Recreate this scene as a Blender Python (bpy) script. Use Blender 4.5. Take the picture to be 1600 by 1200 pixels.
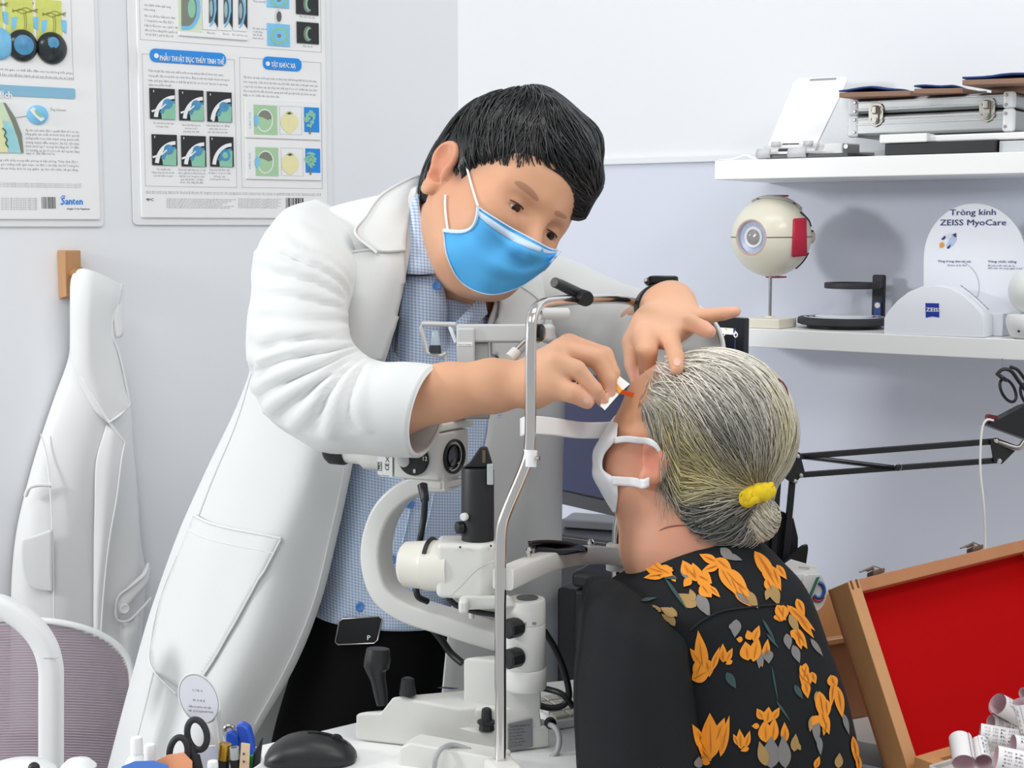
import bpy, math, random
import numpy as np
from mathutils import Vector, Matrix
from mathutils.bvhtree import BVHTree
random.seed(7)
rng = np.random.default_rng(7)
for _o in list(bpy.data.objects):
 bpy.data.objects.remove(_o, do_unlink=True)
scene = bpy.context.scene
COL = scene.collection
# ------------------------------------------------------------------ camera
FOC = 2300.0                       # focal length in pixels of the 1600x1200 frame
PITCH = math.atan(242 / FOC)
CZ = 1.43
cam_d = bpy.data.cameras.new('camera')
cam_d.sensor_width = 36.0
cam_d.lens = 36.0 * FOC / 1600.0
cam_d.clip_start = 0.05
cam = bpy.data.objects.new('camera', cam_d)
COL.objects.link(cam)
cam.location = (0, 0, CZ)
cam.rotation_euler = (math.pi / 2 - PITCH, 0, 0)
scene.camera = cam
# ------------------------------------------------------------------ world, lamps, exposure
world = bpy.data.worlds.new('world')
scene.world = world
world.use_nodes = True
bg = world.node_tree.nodes['Background']
bg.inputs[0].default_value = (0.93, 0.96, 1.0, 1)
bg.inputs[1].default_value = 0.62
def area_lamp(name, loc, target, sx, sy, power, color=(1, 1, 1)):
 ld = bpy.data.lights.new(name, 'AREA')
 ld.shape = 'RECTANGLE'
 ld.size = sx
 ld.size_y = sy
 ld.energy = power
 ld.color = color
 o = bpy.data.objects.new(name, ld)
 COL.objects.link(o)
 o.location = loc
 d = Vector(target) - Vector(loc)
 o.rotation_euler = d.to_track_quat('-Z', 'Y').to_euler()
 return o
area_lamp('ceiling_lamp_near', (-1.0, 0.5, 2.75), (-0.3, 1.5, 1.0), 1.1, 0.5, 11, (1.0, 0.985, 0.96))
area_lamp('ceiling_lamp_mid', (0.45, 1.35, 2.78), (0.45, 1.45, 0.0), 1.2, 0.5, 9, (1.0, 0.985, 0.96))
area_lamp('left_side_light', (-2.55, 1.05, 1.9), (0.5, 2.2, 1.35), 0.3, 0.3, 34, (0.97, 0.98, 1.0))  # unseen light from the left, placed to throw the eyeball model's wall shadow
area_lamp('right_fill_light', (1.3, 0.3, 2.75), (-0.1, 1.7, 0.9), 1.1, 0.5, 14, (1.0, 0.99, 0.97))  # unseen fill, added to brighten the coat's far panel and the right side
vs = scene.view_settings
scene.display_settings.display_device = 'sRGB'
vs.view_transform = 'Standard'
vs.look = 'None'
vs.gamma = 1.0
vs.use_curve_mapping = False
vs.exposure = -0.14
# ------------------------------------------------------------------ pixel geometry helpers
_c, _s = math.cos(PITCH), math.sin(PITCH)
CAM = np.array([0, 0, CZ])
FWD = np.array([0, _c, -_s])
UPV = np.array([0, _s, _c])
RGT = np.array([1.0, 0, 0])
ZUP = np.array([0, 0, 1.0])
def V3(*a):
 return np.array(a, float)
def nrm(v):
 v = np.asarray(v, float)
 return v / (np.linalg.norm(v) + 1e-12)
def ray(px, py):
 return FWD + RGT * ((px - 800) / FOC) + UPV * ((600 - py) / FOC)
def P(px, py, d):
 return CAM + ray(px, py) * d
def hit(px, py, p0, n):
 r = ray(px, py)
 return CAM + r * (np.dot(np.asarray(p0) - CAM, n) / np.dot(r, n))
def G(px, py, z):
 return hit(px, py, (0, 0, z), ZUP)
def S(px, d):
 return px * d / FOC
# the two walls seen: meeting in a corner
DC = 2.9
_xc = (717 - 800) / FOC * DC
CORNER = V3(_xc, DC, 0)
A1 = V3(-math.sin(math.radians(57)), -math.cos(math.radians(57)), 0)     # along the poster wall, away from the corner
N1 = V3(-A1[1], A1[0], 0)
A2 = V3(math.sin(math.radians(55)), -math.cos(math.radians(55)), 0)      # along the shelf wall, away from the corner
N2 = V3(A2[1], -A2[0], 0)
if N1[1] > 0: N1 = -N1
if N2[1] > 0: N2 = -N2
def WL(px, py, q=0.0):
 return hit(px, py, CORNER + N1 * q, N1)
def WR(px, py, q=0.0):
 return hit(px, py, CORNER + N2 * q, N2)
# ------------------------------------------------------------------ materials
def lin(h):
 h = h.lstrip('#')
 out = []
 for i in (0, 2, 4):
  c = int(h[i:i + 2], 16) / 255
  out.append(c / 12.92 if c <= 0.04045 else ((c + 0.055) / 1.055) ** 2.4)
 return tuple(out) + (1.0,)
MATS = {}
def M(name, hexc, rough=0.5, metal=0.0, var=0.04, vscale=12.0, bump=0.0, bscale=200.0, spec=0.5, coat=0.0,
  sss=0.0, stretch=None, trans=0.0, emit=0.0, alpha=1.0, attr=None, sheen=0.0, dist=0.002):
 if name in MATS:
  return MATS[name]
 m = bpy.data.materials.new(name)
 m.use_nodes = True
 nt = m.node_tree
 N = nt.nodes
 L = nt.links
 b = N['Principled BSDF']
 b.inputs['Roughness'].default_value = rough
 b.inputs['Metallic'].default_value = metal
 b.inputs['Specular IOR Level'].default_value = spec
 b.inputs['Coat Weight'].default_value = coat
 if sss:
  b.inputs['Subsurface Weight'].default_value = sss
  b.inputs['Subsurface Radius'].default_value = (0.008, 0.003, 0.0015)
  b.inputs['Subsurface Scale'].default_value = 0.6
 if sheen:
  b.inputs['Sheen Weight'].default_value = sheen
 if trans:
  b.inputs['Transmission Weight'].default_value = trans
 if alpha < 1:
  b.inputs['Alpha'].default_value = alpha
 col = lin(hexc)
 tc = N.new('ShaderNodeTexCoord')
 src = tc.outputs['Object']
 if stretch:
  mp = N.new('ShaderNodeMapping')
  mp.inputs['Scale'].default_value = stretch
  L.new(src, mp.inputs['Vector'])
  src = mp.outputs['Vector']
 nz = N.new('ShaderNodeTexNoise')
 nz.inputs['Scale'].default_value = vscale
 nz.inputs['Detail'].default_value = 5
 L.new(src, nz.inputs['Vector'])
 rp = N.new('ShaderNodeMapRange')
 rp.inputs['To Min'].default_value = 1 - var
 rp.inputs['To Max'].default_value = 1 + var
 L.new(nz.outputs['Fac'], rp.inputs['Value'])
 mul = N.new('ShaderNodeVectorMath')
 mul.operation = 'SCALE'
 L.new(rp.outputs['Result'], mul.inputs['Scale'])
 if attr:
  at = N.new('ShaderNodeAttribute')
  at.attribute_name = attr
  L.new(at.outputs['Color'], mul.inputs[0])
 else:
  mul.inputs[0].default_value = col[:3]
 L.new(mul.outputs[0], b.inputs['Base Color'])
 if emit:
  L.new(mul.outputs[0], b.inputs['Emission Color'])
  b.inputs['Emission Strength'].default_value = emit
 if bump:
  n2 = N.new('ShaderNodeTexNoise')
  n2.inputs['Scale'].default_value = bscale
  n2.inputs['Detail'].default_value = 3
  L.new(src, n2.inputs['Vector'])
  bp = N.new('ShaderNodeBump')
  bp.inputs['Strength'].default_value = bump
  bp.inputs['Distance'].default_value = dist
  L.new(n2.outputs['Fac'], bp.inputs['Height'])
  L.new(bp.outputs['Normal'], b.inputs['Normal'])
 m.diffuse_color = col
 MATS[name] = m
 return m
# ------------------------------------------------------------------ mesh collecting
def catmull(pts, sub, closed=False):
 pts = np.asarray(pts, float)
 n = len(pts)
 out = []
 segs = n if closed else n - 1
 for i in range(segs):
  if closed:
   p0, p1, p2, p3 = pts[(i - 1) % n], pts[i], pts[(i + 1) % n], pts[(i + 2) % n]
  else:
   p1, p2 = pts[i], pts[i + 1]
   p0 = pts[i - 1] if i > 0 else 2 * p1 - p2
   p3 = pts[i + 2] if i + 2 < n else 2 * p2 - p1
  for k in range(sub):
   t = k / sub
   out.append(0.5 * ((2 * p1) + (-p0 + p2) * t + (2 * p0 - 5 * p1 + 4 * p2 - p3) * t * t
        + (-p0 + 3 * p1 - 3 * p2 + p3) * t ** 3))
 if not closed:
  out.append(pts[-1])
 return np.array(out)
def rrect(w, h, r, n=5):
 """rounded rectangle outline centred on 0,0"""
 out = []
 for cx, cy, a0 in ((w / 2 - r, h / 2 - r, 0), (-w / 2 + r, h / 2 - r, 90), (-w / 2 + r, -h / 2 + r, 180), (w / 2 - r, -h / 2 + r, 270)):
  for k in range(n + 1):
   a = math.radians(a0 + 90 * k / n)
   out.append((cx + r * math.cos(a), cy + r * math.sin(a)))
 return out
def circ(r, n=24, cx=0, cy=0, ry=None, a0=0, a1=360):
 full = abs(a1 - a0) >= 360
 m = n if full else n + 1
 return [(cx + r * math.cos(math.radians(a0 + (a1 - a0) * k / n)), cy + (ry or r) * math.sin(math.radians(a0 + (a1 - a0) * k / n))) for k in range(m)]
class MB:
 def __init__(self):
  self.v = []
  self.f = []
  self.uv = None
 def add(self, verts, faces):
  o = len(self.v)
  self.v.extend([tuple(float(c) for c in p) for p in verts])
  self.f.extend([tuple(i + o for i in f) for f in faces])
  return self
 def box(self, c, sx, sy, sz, X=RGT, Y=V3(0, 1, 0), Z=ZUP):
  c = np.asarray(c, float)
  X, Y, Z = nrm(X) * sx / 2, nrm(Y) * sy / 2, nrm(Z) * sz / 2
  vs_ = [c + a * X + b * Y + d * Z for d in (-1, 1) for b in (-1, 1) for a in (-1, 1)]
  self.add(vs_, [(0, 2, 3, 1), (4, 5, 7, 6), (0, 1, 5, 4), (2, 6, 7, 3), (0, 4, 6, 2), (1, 3, 7, 5)])
  return self
 def hexa(self, a, b):
  """solid between two polygons a (list of points) and b, same length"""
  n = len(a)
  self.add(list(a) + list(b), [tuple(range(n))[::-1], tuple(range(n, 2 * n))] +
     [(i, (i + 1) % n, n + (i + 1) % n, n + i) for i in range(n)])
  return self
 def prism(self, poly, o, U, V, W):
  o = np.asarray(o, float)
  a = [o + U * x + V * y for x, y in poly]
  b = [p + W for p in a]
  return self.hexa(a, b)
 def face(self, pts):
  self.add(pts, [tuple(range(len(pts)))])
  return self
 def cyl(self, p0, p1, r0, r1=None, n=24, caps=True):
  return self.tube([p0, p1], [r0, r0 if r1 is None else r1], n, caps=caps)
 def tube(self, pts, r, n=10, caps=True, closed=False, flat=None):
  pts = [np.asarray(p, float) for p in pts]
  m = len(pts)
  if np.isscalar(r):
   r = [r] * m
  T = []
  for i in range(m):
   if closed:
    t = pts[(i + 1) % m] - pts[i - 1]
   else:
    t = pts[min(i + 1, m - 1)] - pts[max(i - 1, 0)]
   T.append(nrm(t))
  ref = ZUP if abs(T[0][2]) < 0.9 else RGT
  nx = nrm(np.cross(T[0], ref))
  vs_, fs = [], []
  for i in range(m):
   nx = nrm(nx - T[i] * np.dot(nx, T[i]))
   ny = np.cross(T[i], nx)
   for k in range(n):
    a = 2 * math.pi * k / n
    fy = 1.0 if flat is None else flat
    vs_.append(pts[i] + r[i] * (math.cos(a) * nx + fy * math.sin(a) * ny))
  last = m if closed else m - 1
  for i in range(last):
   j = (i + 1) % m
   for k in range(n):
    fs.append((i * n + k, i * n + (k + 1) % n, j * n + (k + 1) % n, j * n + k))
  if caps and not closed:
   fs.append(tuple(range(n))[::-1])
   fs.append(tuple(range((m - 1) * n, m * n)))
  self.add(vs_, fs)
  return self
 def lathe(self, prof, base, axis=ZUP, n=32, cap0=True, cap1=True, sx=1.0, ref=None):
  base = np.asarray(base, float)
  axis = nrm(axis)
  if ref is None:
   ref = RGT if abs(axis[0]) < 0.9 else ZUP
  X = nrm(ref - axis * np.dot(ref, axis))
  Y = np.cross(axis, X)
  vs_, fs = [], []
  for r, h in prof:
   for k in range(n):
    a = 2 * math.pi * k / n
    vs_.append(base + axis * h + r * (math.cos(a) * X * sx + math.sin(a) * Y))
  for i in range(len(prof) - 1):
   for k in range(n):
    fs.append((i * n + k, i * n + (k + 1) % n, (i + 1) * n + (k + 1) % n, (i + 1) * n + k))
  if cap0:
   fs.append(tuple(range(n))[::-1])
  if cap1:
   fs.append(tuple(range((len(prof) - 1) * n, len(prof) * n)))
  self.add(vs_, fs)
  return self
 def ball(self, c, rx, ry=None, rz=None, X=RGT, Y=V3(0, 1, 0), Z=ZUP, nu=24, nv=14):
  ry = rx if ry is None else ry
  rz = rx if rz is None else rz
  c = np.asarray(c, float)
  vs_, fs = [], []
  for j in range(1, nv):
   b = math.pi * j / nv
   for i in range(nu):
    a = 2 * math.pi * i / nu
    vs_.append(c + X * rx * math.sin(b) * math.cos(a) + Y * ry * math.sin(b) * math.sin(a) + Z * rz * math.cos(b))
  for j in range(nv - 2):
   for i in range(nu):
    fs.append((j * nu + i, (j + 1) * nu + i, (j + 1) * nu + (i + 1) % nu, j * nu + (i + 1) % nu))
  top = len(vs_)
  vs_.append(c + Z * rz)
  vs_.append(c - Z * rz)
  for i in range(nu):
   fs.append((top, i, (i + 1) % nu))
   fs.append((top + 1, (nv - 2) * nu + (i + 1) % nu, (nv - 2) * nu + i))
  self.add(vs_, fs)
  return self
 def grid(self, g, closed_u=False, flip=False):
  """g: (m,n,3) surface"""
  m, n = g.shape[:2]
  fs = []
  for i in range(m - 1):
   for j in range(n if closed_u else n - 1):
    k = (j + 1) % n
    q = (i * n + j, i * n + k, (i + 1) * n + k, (i + 1) * n + j)
    fs.append(q[::-1] if flip else q)
  self.add(g.reshape(-1, 3), fs)
  return self
 def loft(self, rings, sub=6, n=36, caps=True, power=2.0, disp=None):
  """rings: list of (centre, U, V) ellipses; smooth skin through them"""
  C = catmull([r[0] for r in rings], sub)
  U = catmull([r[1] for r in rings], sub)
  Vv = catmull([r[2] for r in rings], sub)
  m = len(C)
  g = np.zeros((m, n, 3))
  a = np.linspace(0, 2 * np.pi, n, endpoint=False)
  ca, sa = np.cos(a), np.sin(a)
  ca = np.sign(ca) * np.abs(ca) ** (2 / power)
  sa = np.sign(sa) * np.abs(sa) ** (2 / power)
  for i in range(m):
   g[i] = C[i] + ca[:, None] * U[i] + sa[:, None] * Vv[i]
  if disp is not None:
   nr = g - C[:, None, :]
   nr /= np.linalg.norm(nr, axis=2, keepdims=True) + 1e-9
   t = np.linspace(0, 1, m)[:, None] * np.ones((1, n))
   aa = np.ones((m, 1)) * a[None, :]
   g = g + nr * disp(t, aa, g)[..., None]
  o = len(self.v)
  self.grid(g, closed_u=True)
  if caps:
   self.f.append(tuple(range(o, o + n))[::-1])
   self.f.append(tuple(range(o + (m - 1) * n, o + m * n)))
  return self
 def text(self, body, o, U, V, h=None, w=None, bold=0.0, res=2, align='L', shear=0.0, N=None, off=0.0):
  """flat lettering: cap-height-ish h along V, fitted to width w along U"""
  cu = bpy.data.curves.new('t', 'FONT')
  cu.body = body
  cu.resolution_u = res
  cu.size = 1.0
  cu.shear = shear
  cu.fill_mode = 'FRONT'
  ob = bpy.data.objects.new('t', cu)
  me = bpy.data.meshes.new_from_object(ob)
  if len(me.vertices):
   co = np.zeros(len(me.vertices) * 3)
   me.vertices.foreach_get('co', co)
   co = co.reshape(-1, 3)
   x0, x1 = co[:, 0].min(), co[:, 0].max()
   sy = (h / 0.73) if h else None
   if w:
    sx = w / max(x1 - x0, 1e-6)
    sy = sy or sx
   else:
    sx = sy
   xo = x0 if align == 'L' else ((x0 + x1) / 2 if align == 'C' else x1)
   pts = [np.asarray(o) + U * (p[0] - xo) * sx + V * p[1] * sy + (N * off if N is not None else 0) for p in co]
   fcs = [tuple(p.vertices) for p in me.polygons]
   nn_ = nrm(np.cross(U, V))
   for i_, s_ in enumerate((0, -1, 1) if bold else (0,)):
    self.add([p + U * s_ * bold * 1.1 * sy + V * s_ * bold * .5 * sy + nn_ * 3e-5 * i_ for p in pts], fcs)
  bpy.data.objects.remove(ob)
  bpy.data.curves.remove(cu)
  bpy.data.meshes.remove(me)
  return self
 def build(self, name, mat, parent=None, smooth=40, bevel=0.0, solid=0.0, soff=-1.0, segs=2, label=None, kind=None, sub=0, remdup=False, col=None):
  me = bpy.data.meshes.new(name)
  me.from_pydata(self.v, [], self.f)
  me.validate()
  if smooth:
   me.polygons.foreach_set('use_smooth', [True] * len(me.polygons))
   me.update()
   if smooth < 180:
    me.set_sharp_from_angle(angle=math.radians(smooth))
  if col is not None:
   ca = me.color_attributes.new('Col', 'FLOAT_COLOR', 'POINT')
   ca.data.foreach_set('color', np.c_[np.asarray(col), np.ones(len(col))].ravel())
  me.materials.append(mat)
  me.update()
  o = bpy.data.objects.new(name, me)
  COL.objects.link(o)
  if parent is not None:
   attach(o, parent)
  if solid:
   md = o.modifiers.new('solid', 'SOLIDIFY')
   md.thickness = solid
   md.offset = soff
  if bevel:
   md = o.modifiers.new('bevel', 'BEVEL')
   md.width = bevel
   md.segments = segs
   md.limit_method = 'ANGLE'
   md.angle_limit = math.radians(40)
   md.harden_normals = True
  if sub:
   md = o.modifiers.new('sub', 'SUBSURF')
   md.levels = sub
   md.render_levels = sub
  if label:
   o['label'] = label
  if kind:
   o['kind'] = kind
  return o
WM = {}
def attach(o, parent):
 o.parent = parent
 if parent.type == 'EMPTY':
  o.matrix_parent_inverse = Matrix.Translation(-Vector(parent.location))
 # a mesh parent sits at the world origin of its own thing: identity is right
def tag(o, label, cat, group=None, kind=None):
 o['label'] = label
 o['category'] = cat
 if group:
  o['group'] = group
 if kind:
  o['kind'] = kind
 return o
def thing(name, label, cat, loc, group=None):
 o = bpy.data.objects.new(name, None)
 o.empty_display_size = 0.05
 COL.objects.link(o)
 o.location = [float(c) for c in loc]
 return tag(o, label, cat, group)
def bvh_of(mb):
 return BVHTree.FromPolygons([Vector(v) for v in mb.v], mb.f)
def proj(bvh, px, py, off=0.0008):
 r = ray(px, py)
 h = bvh.ray_cast(Vector(CAM), Vector(nrm(r)))
 if h[0] is None:
  return None
 n = np.array(h[1])
 if np.dot(n, r) > 0:
  n = -n
 return np.array(h[0]) + n * off
def noise1(x, seed=0):
 x = np.asarray(x, float)
 r = np.random.default_rng(seed)
 out = np.zeros_like(x)
 for k in range(5):
  f = r.uniform(0.6, 2.4)
  out += np.sin(x * f + r.uniform(0, 6.28)) / 5
 return out
def noise3(p, seed=0, octs=7):
 """cheap smooth noise in 3D: sums of random plane sines. p (...,3), unit frequency"""
 r = np.random.default_rng(seed)
 out = np.zeros(p.shape[:-1])
 for k in range(octs):
  d = nrm(r.normal(size=3)) * r.uniform(0.7, 2.0)
  out += np.sin(p @ d * 6.28 + r.uniform(0, 6.28) + 1.3 * np.sin(p @ nrm(r.normal(size=3)) * 5 + r.uniform(0, 6.28)))
 return out / octs
# ------------------------------------------------------------------ implicit surfaces (bodies, heads, hands)
class SDF:
 def __init__(self, lo, hi, h):
  self.lo = np.asarray(lo, float)
  self.h = h
  self.n = np.ceil((np.asarray(hi, float) - self.lo) / h).astype(int) + 1
  self.D = np.full(self.n, 0.05, np.float32)
 def _slab(self, lo, hi):
  a = np.clip(np.floor((np.asarray(lo) - self.lo) / self.h).astype(int), 0, self.n - 1)
  b = np.clip(np.ceil((np.asarray(hi) - self.lo) / self.h).astype(int) + 1, 0, self.n)
  sl = tuple(slice(a[i], b[i]) for i in range(3))
  ax = [self.lo[i] + self.h * np.arange(a[i], b[i]) for i in range(3)]
  return sl, ax
 def _apply(self, sl, d, k, op):
  A = self.D[sl]
  if op == 'add':
   if k > 0:
    hh = np.clip(0.5 + 0.5 * (d - A) / k, 0, 1)
    self.D[sl] = d * (1 - hh) + A * hh - k * hh * (1 - hh)
   else:
    self.D[sl] = np.minimum(A, d)
  else:
   if k > 0:
    hh = np.clip(0.5 - 0.5 * (A + d) / k, 0, 1)
    self.D[sl] = A * (1 - hh) - d * hh + k * hh * (1 - hh)
   else:
    self.D[sl] = np.maximum(A, -d)
 def cone(self, p0, p1, r0, r1, k=0.01, op='add'):
  p0, p1 = np.asarray(p0, float), np.asarray(p1, float)
  R = max(r0, r1) + max(k, 0.012) + 0.004
  sl, ax = self._slab(np.minimum(p0, p1) - R, np.maximum(p0, p1) + R)
  X = np.stack(np.meshgrid(*ax, indexing='ij'), -1).astype(np.float32)
  if X.size == 0:
   return self
  d = p1 - p0
  t = np.clip(((X - p0) @ d) / (d @ d + 1e-12), 0, 1)
  dist = np.linalg.norm(X - p0 - t[..., None] * d, axis=-1) - (r0 + (r1 - r0) * t)
  self._apply(sl, dist, k, op)
  return self
 def chain(self, pts, rs, k=0.01):
  for i in range(len(pts) - 1):
   self.cone(pts[i], pts[i + 1], rs[i], rs[i + 1], k)
  return self
 def ell(self, c, r, axes=None, k=0.01, op='add'):
  c = np.asarray(c, float)
  r = np.asarray(r, float)
  R = max(r) + max(k, 0.012) + 0.004
  sl, ax = self._slab(c - R, c + R)
  X = np.stack(np.meshgrid(*ax, indexing='ij'), -1).astype(np.float32) - c
  if X.size == 0:
   return self
  if axes is not None:
   X = X @ np.array(axes).T
  k0 = np.linalg.norm(X / r, axis=-1)
  k1 = np.linalg.norm(X / (r * r), axis=-1) + 1e-9
  self._apply(sl, k0 * (k0 - 1) / k1, k, op)
  return self
 def mesh(self):
  """naive surface nets"""
  D = self.D
  ins = D < 0
  n = np.array(D.shape) - 1
  cnt = np.zeros(n, np.int8)
  corners = [(i, j, k) for i in (0, 1) for j in (0, 1) for k in (0, 1)]
  for i, j, k in corners:
   cnt += ins[i:n[0] + i, j:n[1] + j, k:n[2] + k]
  act = (cnt > 0) & (cnt < 8)
  idx = np.argwhere(act)
  ids = np.full(n, -1, np.int64)
  ids[act] = np.arange(len(idx))
  acc = np.zeros((len(idx), 3))
  num = np.zeros(len(idx))
  cv = {c: D[idx[:, 0] + c[0], idx[:, 1] + c[1], idx[:, 2] + c[2]].astype(float) for c in corners}
  for c in corners:
   for a in range(3):
    if c[a] == 0:
     c2 = list(c)
     c2[a] = 1
     v0, v1 = cv[c], cv[tuple(c2)]
     m = (v0 < 0) != (v1 < 0)
     t = np.where(m, v0 / np.where(np.abs(v0 - v1) < 1e-12, 1, v0 - v1), 0)
     p = np.array(c, float)[None, :].repeat(len(idx), 0)
     p[:, a] += t
     acc[m] += p[m]
     num[m] += 1
  verts = self.lo + self.h * (idx + acc / np.maximum(num, 1)[:, None])
  faces = []
  for a in range(3):
   b, c = (a + 1) % 3, (a + 2) % 3
   s0 = [slice(1, n[i]) for i in range(3)]
   s0[a] = slice(0, n[a])
   s1 = list(s0)
   s1[a] = slice(1, n[a] + 1)
   e0, e1 = ins[tuple(s0)], ins[tuple(s1)]
   w = np.argwhere(e0 != e1)
   off = np.array([1, 1, 1])
   off[a] = 0
   w = w + off
   flip = ins[w[:, 0], w[:, 1], w[:, 2]]
   eb = np.zeros(3, int); eb[b] = 1
   ec = np.zeros(3, int); ec[c] = 1
   q = [w - eb - ec, w - ec, w, w - eb]
   q = np.stack([ids[x[:, 0], x[:, 1], x[:, 2]] for x in q], 1)
   q[~flip] = q[~flip][:, ::-1]
   faces.append(q)
  return verts, np.concatenate(faces)
def relax(verts, faces, it=2, lam=0.5):
 e = np.concatenate([faces[:, [0, 1]], faces[:, [1, 2]], faces[:, [2, 3]], faces[:, [3, 0]]])
 n = len(verts)
 deg = np.bincount(e[:, 0], minlength=n) + np.bincount(e[:, 1], minlength=n)
 for _ in range(it):
  acc = np.zeros_like(verts)
  for a in range(3):
   acc[:, a] = np.bincount(e[:, 0], verts[e[:, 1], a], n) + np.bincount(e[:, 1], verts[e[:, 0], a], n)
  verts = verts + lam * (acc / np.maximum(deg, 1)[:, None] - verts)
 return verts
def sdf_build(sd, name, mat, parent=None, it=2, col=None, colfn=None):
 v, f = sd.mesh()
 v = relax(v, f, it)
 mb = MB()
 me = bpy.data.meshes.new(name)
 me.from_pydata(v.tolist(), [], f.tolist())
 me.polygons.foreach_set('use_smooth', [True] * len(me.polygons))
 if colfn is not None:
  c = colfn(v)
  ca = me.color_attributes.new('Col', 'FLOAT_COLOR', 'POINT')
  ca.data.foreach_set('color', np.c_[c, np.ones(len(c))].ravel())
 me.materials.append(mat)
 me.update()
 o = bpy.data.objects.new(name, me)
 COL.objects.link(o)
 if parent is not None:
  attach(o, parent)
 return o, v, f
# ================================================================== the room
m_wall = M('wall_paint', '#e9ebee', 0.75, var=0.012, vscale=3, bump=0.05, bscale=300)
m_wall_shade = M('wall_paint_shaded', '#d9dde9', 0.75, var=0.012, vscale=3, bump=0.05, bscale=300)
m_white = M('white_plastic', '#eeefee', 0.35, var=0.01)
m_white2 = M('white_laminate', '#f0f1f0', 0.3, var=0.012, vscale=6, bump=0.02, bscale=400)
m_black = M('black_plastic', '#17181a', 0.45, var=0.1, bump=0.05, bscale=600)
m_blackgloss = M('black_gloss', '#101114', 0.15, var=0.05)
m_chrome = M('chrome', '#d8d4d0', 0.12, 1.0, var=0.02)
m_steel = M('steel', '#a9a6a2', 0.28, 1.0, var=0.05, vscale=40)
m_wood = M('light_wood', '#b98a5e', 0.5, var=0.22, vscale=18, stretch=(6, 6, 0.8), bump=0.1, bscale=60)
m_ink = M('dark_ink', '#4a4d50', 0.7, var=0.02)
m_inkblk = M('black_ink', '#1d1e20', 0.7, var=0.02)
def struct(o, label=None):
 o['kind'] = 'structure'
 if label:
  o['label'] = label
 return o
def wall_solid(o, A, N, s0, s1, z0, z1, t0, t1):
 p = lambda s, q, z: o + A * s + N * q + V3(0, 0, z)
 return MB().hexa([p(s0, t0, z0), p(s1, t0, z0), p(s1, t0, z1), p(s0, t0, z1)], [p(s0, t1, z0), p(s1, t1, z0), p(s1, t1, z1), p(s0, t1, z1)])
struct(wall_solid(CORNER, A1, N1, -0.06, 3.0, 0, 2.8, -0.1, 0).build('wall_left', m_wall), 'pale painted wall carrying the two eye posters')
struct(wall_solid(CORNER, A2, N2, -0.06, 3.0, 0, 2.8, -0.1, 0).build('wall_right', m_wall), 'pale painted wall behind the white shelves')
fl = MB().box((0, 1.2, -0.02), 6, 5, 0.04)
struct(fl.build('floor', M('floor_tile', '#c9c7c3', 0.35, var=0.05, vscale=4)), 'light tiled floor')
def sR(px, q):
 p = WR(px, 358, q)
 return float(np.dot(p - CORNER, A2))
def rp(s, q, z):
 return CORNER + A2 * s + N2 * q + V3(0, 0, z)
def rbox(s0, s1, q0, q1, z0, z1, mb=None):
 mb = mb or MB()
 return mb.hexa([rp(s0, q0, z0), rp(s1, q0, z0), rp(s1, q0, z1), rp(s0, q0, z1)],
     [rp(s0, q1, z0), rp(s1, q1, z0), rp(s1, q1, z1), rp(s0, q1, z1)])
def wprism(pix, q, depth, mb=None):
 mb = mb or MB()
 a = [WR(x, y, q) for x, y in pix]
 return mb.hexa(a, [p - N2 * depth for p in a])
def wface(pix, q, mb=None):
 mb = mb or MB()
 mb.face([WR(x, y, q) for x, y in pix])
 return mb
# thin ledge on the shelf wall and a sheet below it with shelf shade put into its colour
zl = WR(1000, 256, 0.012)[2]
struct(rbox(0.0, 2.4, 0, 0.012, zl, zl + 0.012).build('trim_1', m_wall, bevel=0.002), 'narrow white ledge running along the shelf wall')
struct(rbox(0.0, 2.4, 0, 0.004, 0, zl).build('wall_shade_sheet', m_wall_shade), 'wall area below the ledge with shelf shade put into its cool grey colour')
cb = MB()
pts = [WR(x, y, 0.018) for x, y in ((1110, 247), (1128, 247), (1150, 245), (1160, 241), (1175, 241), (1168, 246), (1150, 249), (1140, 248), (1160, 243), (1192, 241))]
# ------------------------------------------------------------------ shelves
QS = 0.20
zub, zut = WR(1115, 281, QS)[2], WR(1115, 251, QS)[2]
zlb, zlt = WR(1400, 553.5, QS)[2], WR(1400, 522.5, QS)[2]
o = rbox(sR(1115, QS), 2.1, 0.004, QS, zub, zut).build('wall_shelf', m_white2, bevel=0.0015)
tag(o, 'upper thick white wall shelf carrying the silver case', 'shelf', 'floating wall shelves')
o = rbox(sR(1098, QS), 2.1, 0.004, QS, zlb, zlt).build('wall_shelf', m_white2, bevel=0.0015)
tag(o, 'lower thick white wall shelf carrying the eyeball model', 'shelf', 'floating wall shelves')
o = MB().tube(catmull([rp(sR(x, 0.16), 0.16, zut + h) for x, h in ((1122, .003), (1140, .003), (1152, .006), (1165, .009), (1175, .004), (1190, .003))], 6), 0.0017, 8).build('white_cable', m_white)
tag(o, 'thin white cable lying on the upper shelf left end', 'cable')
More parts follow.
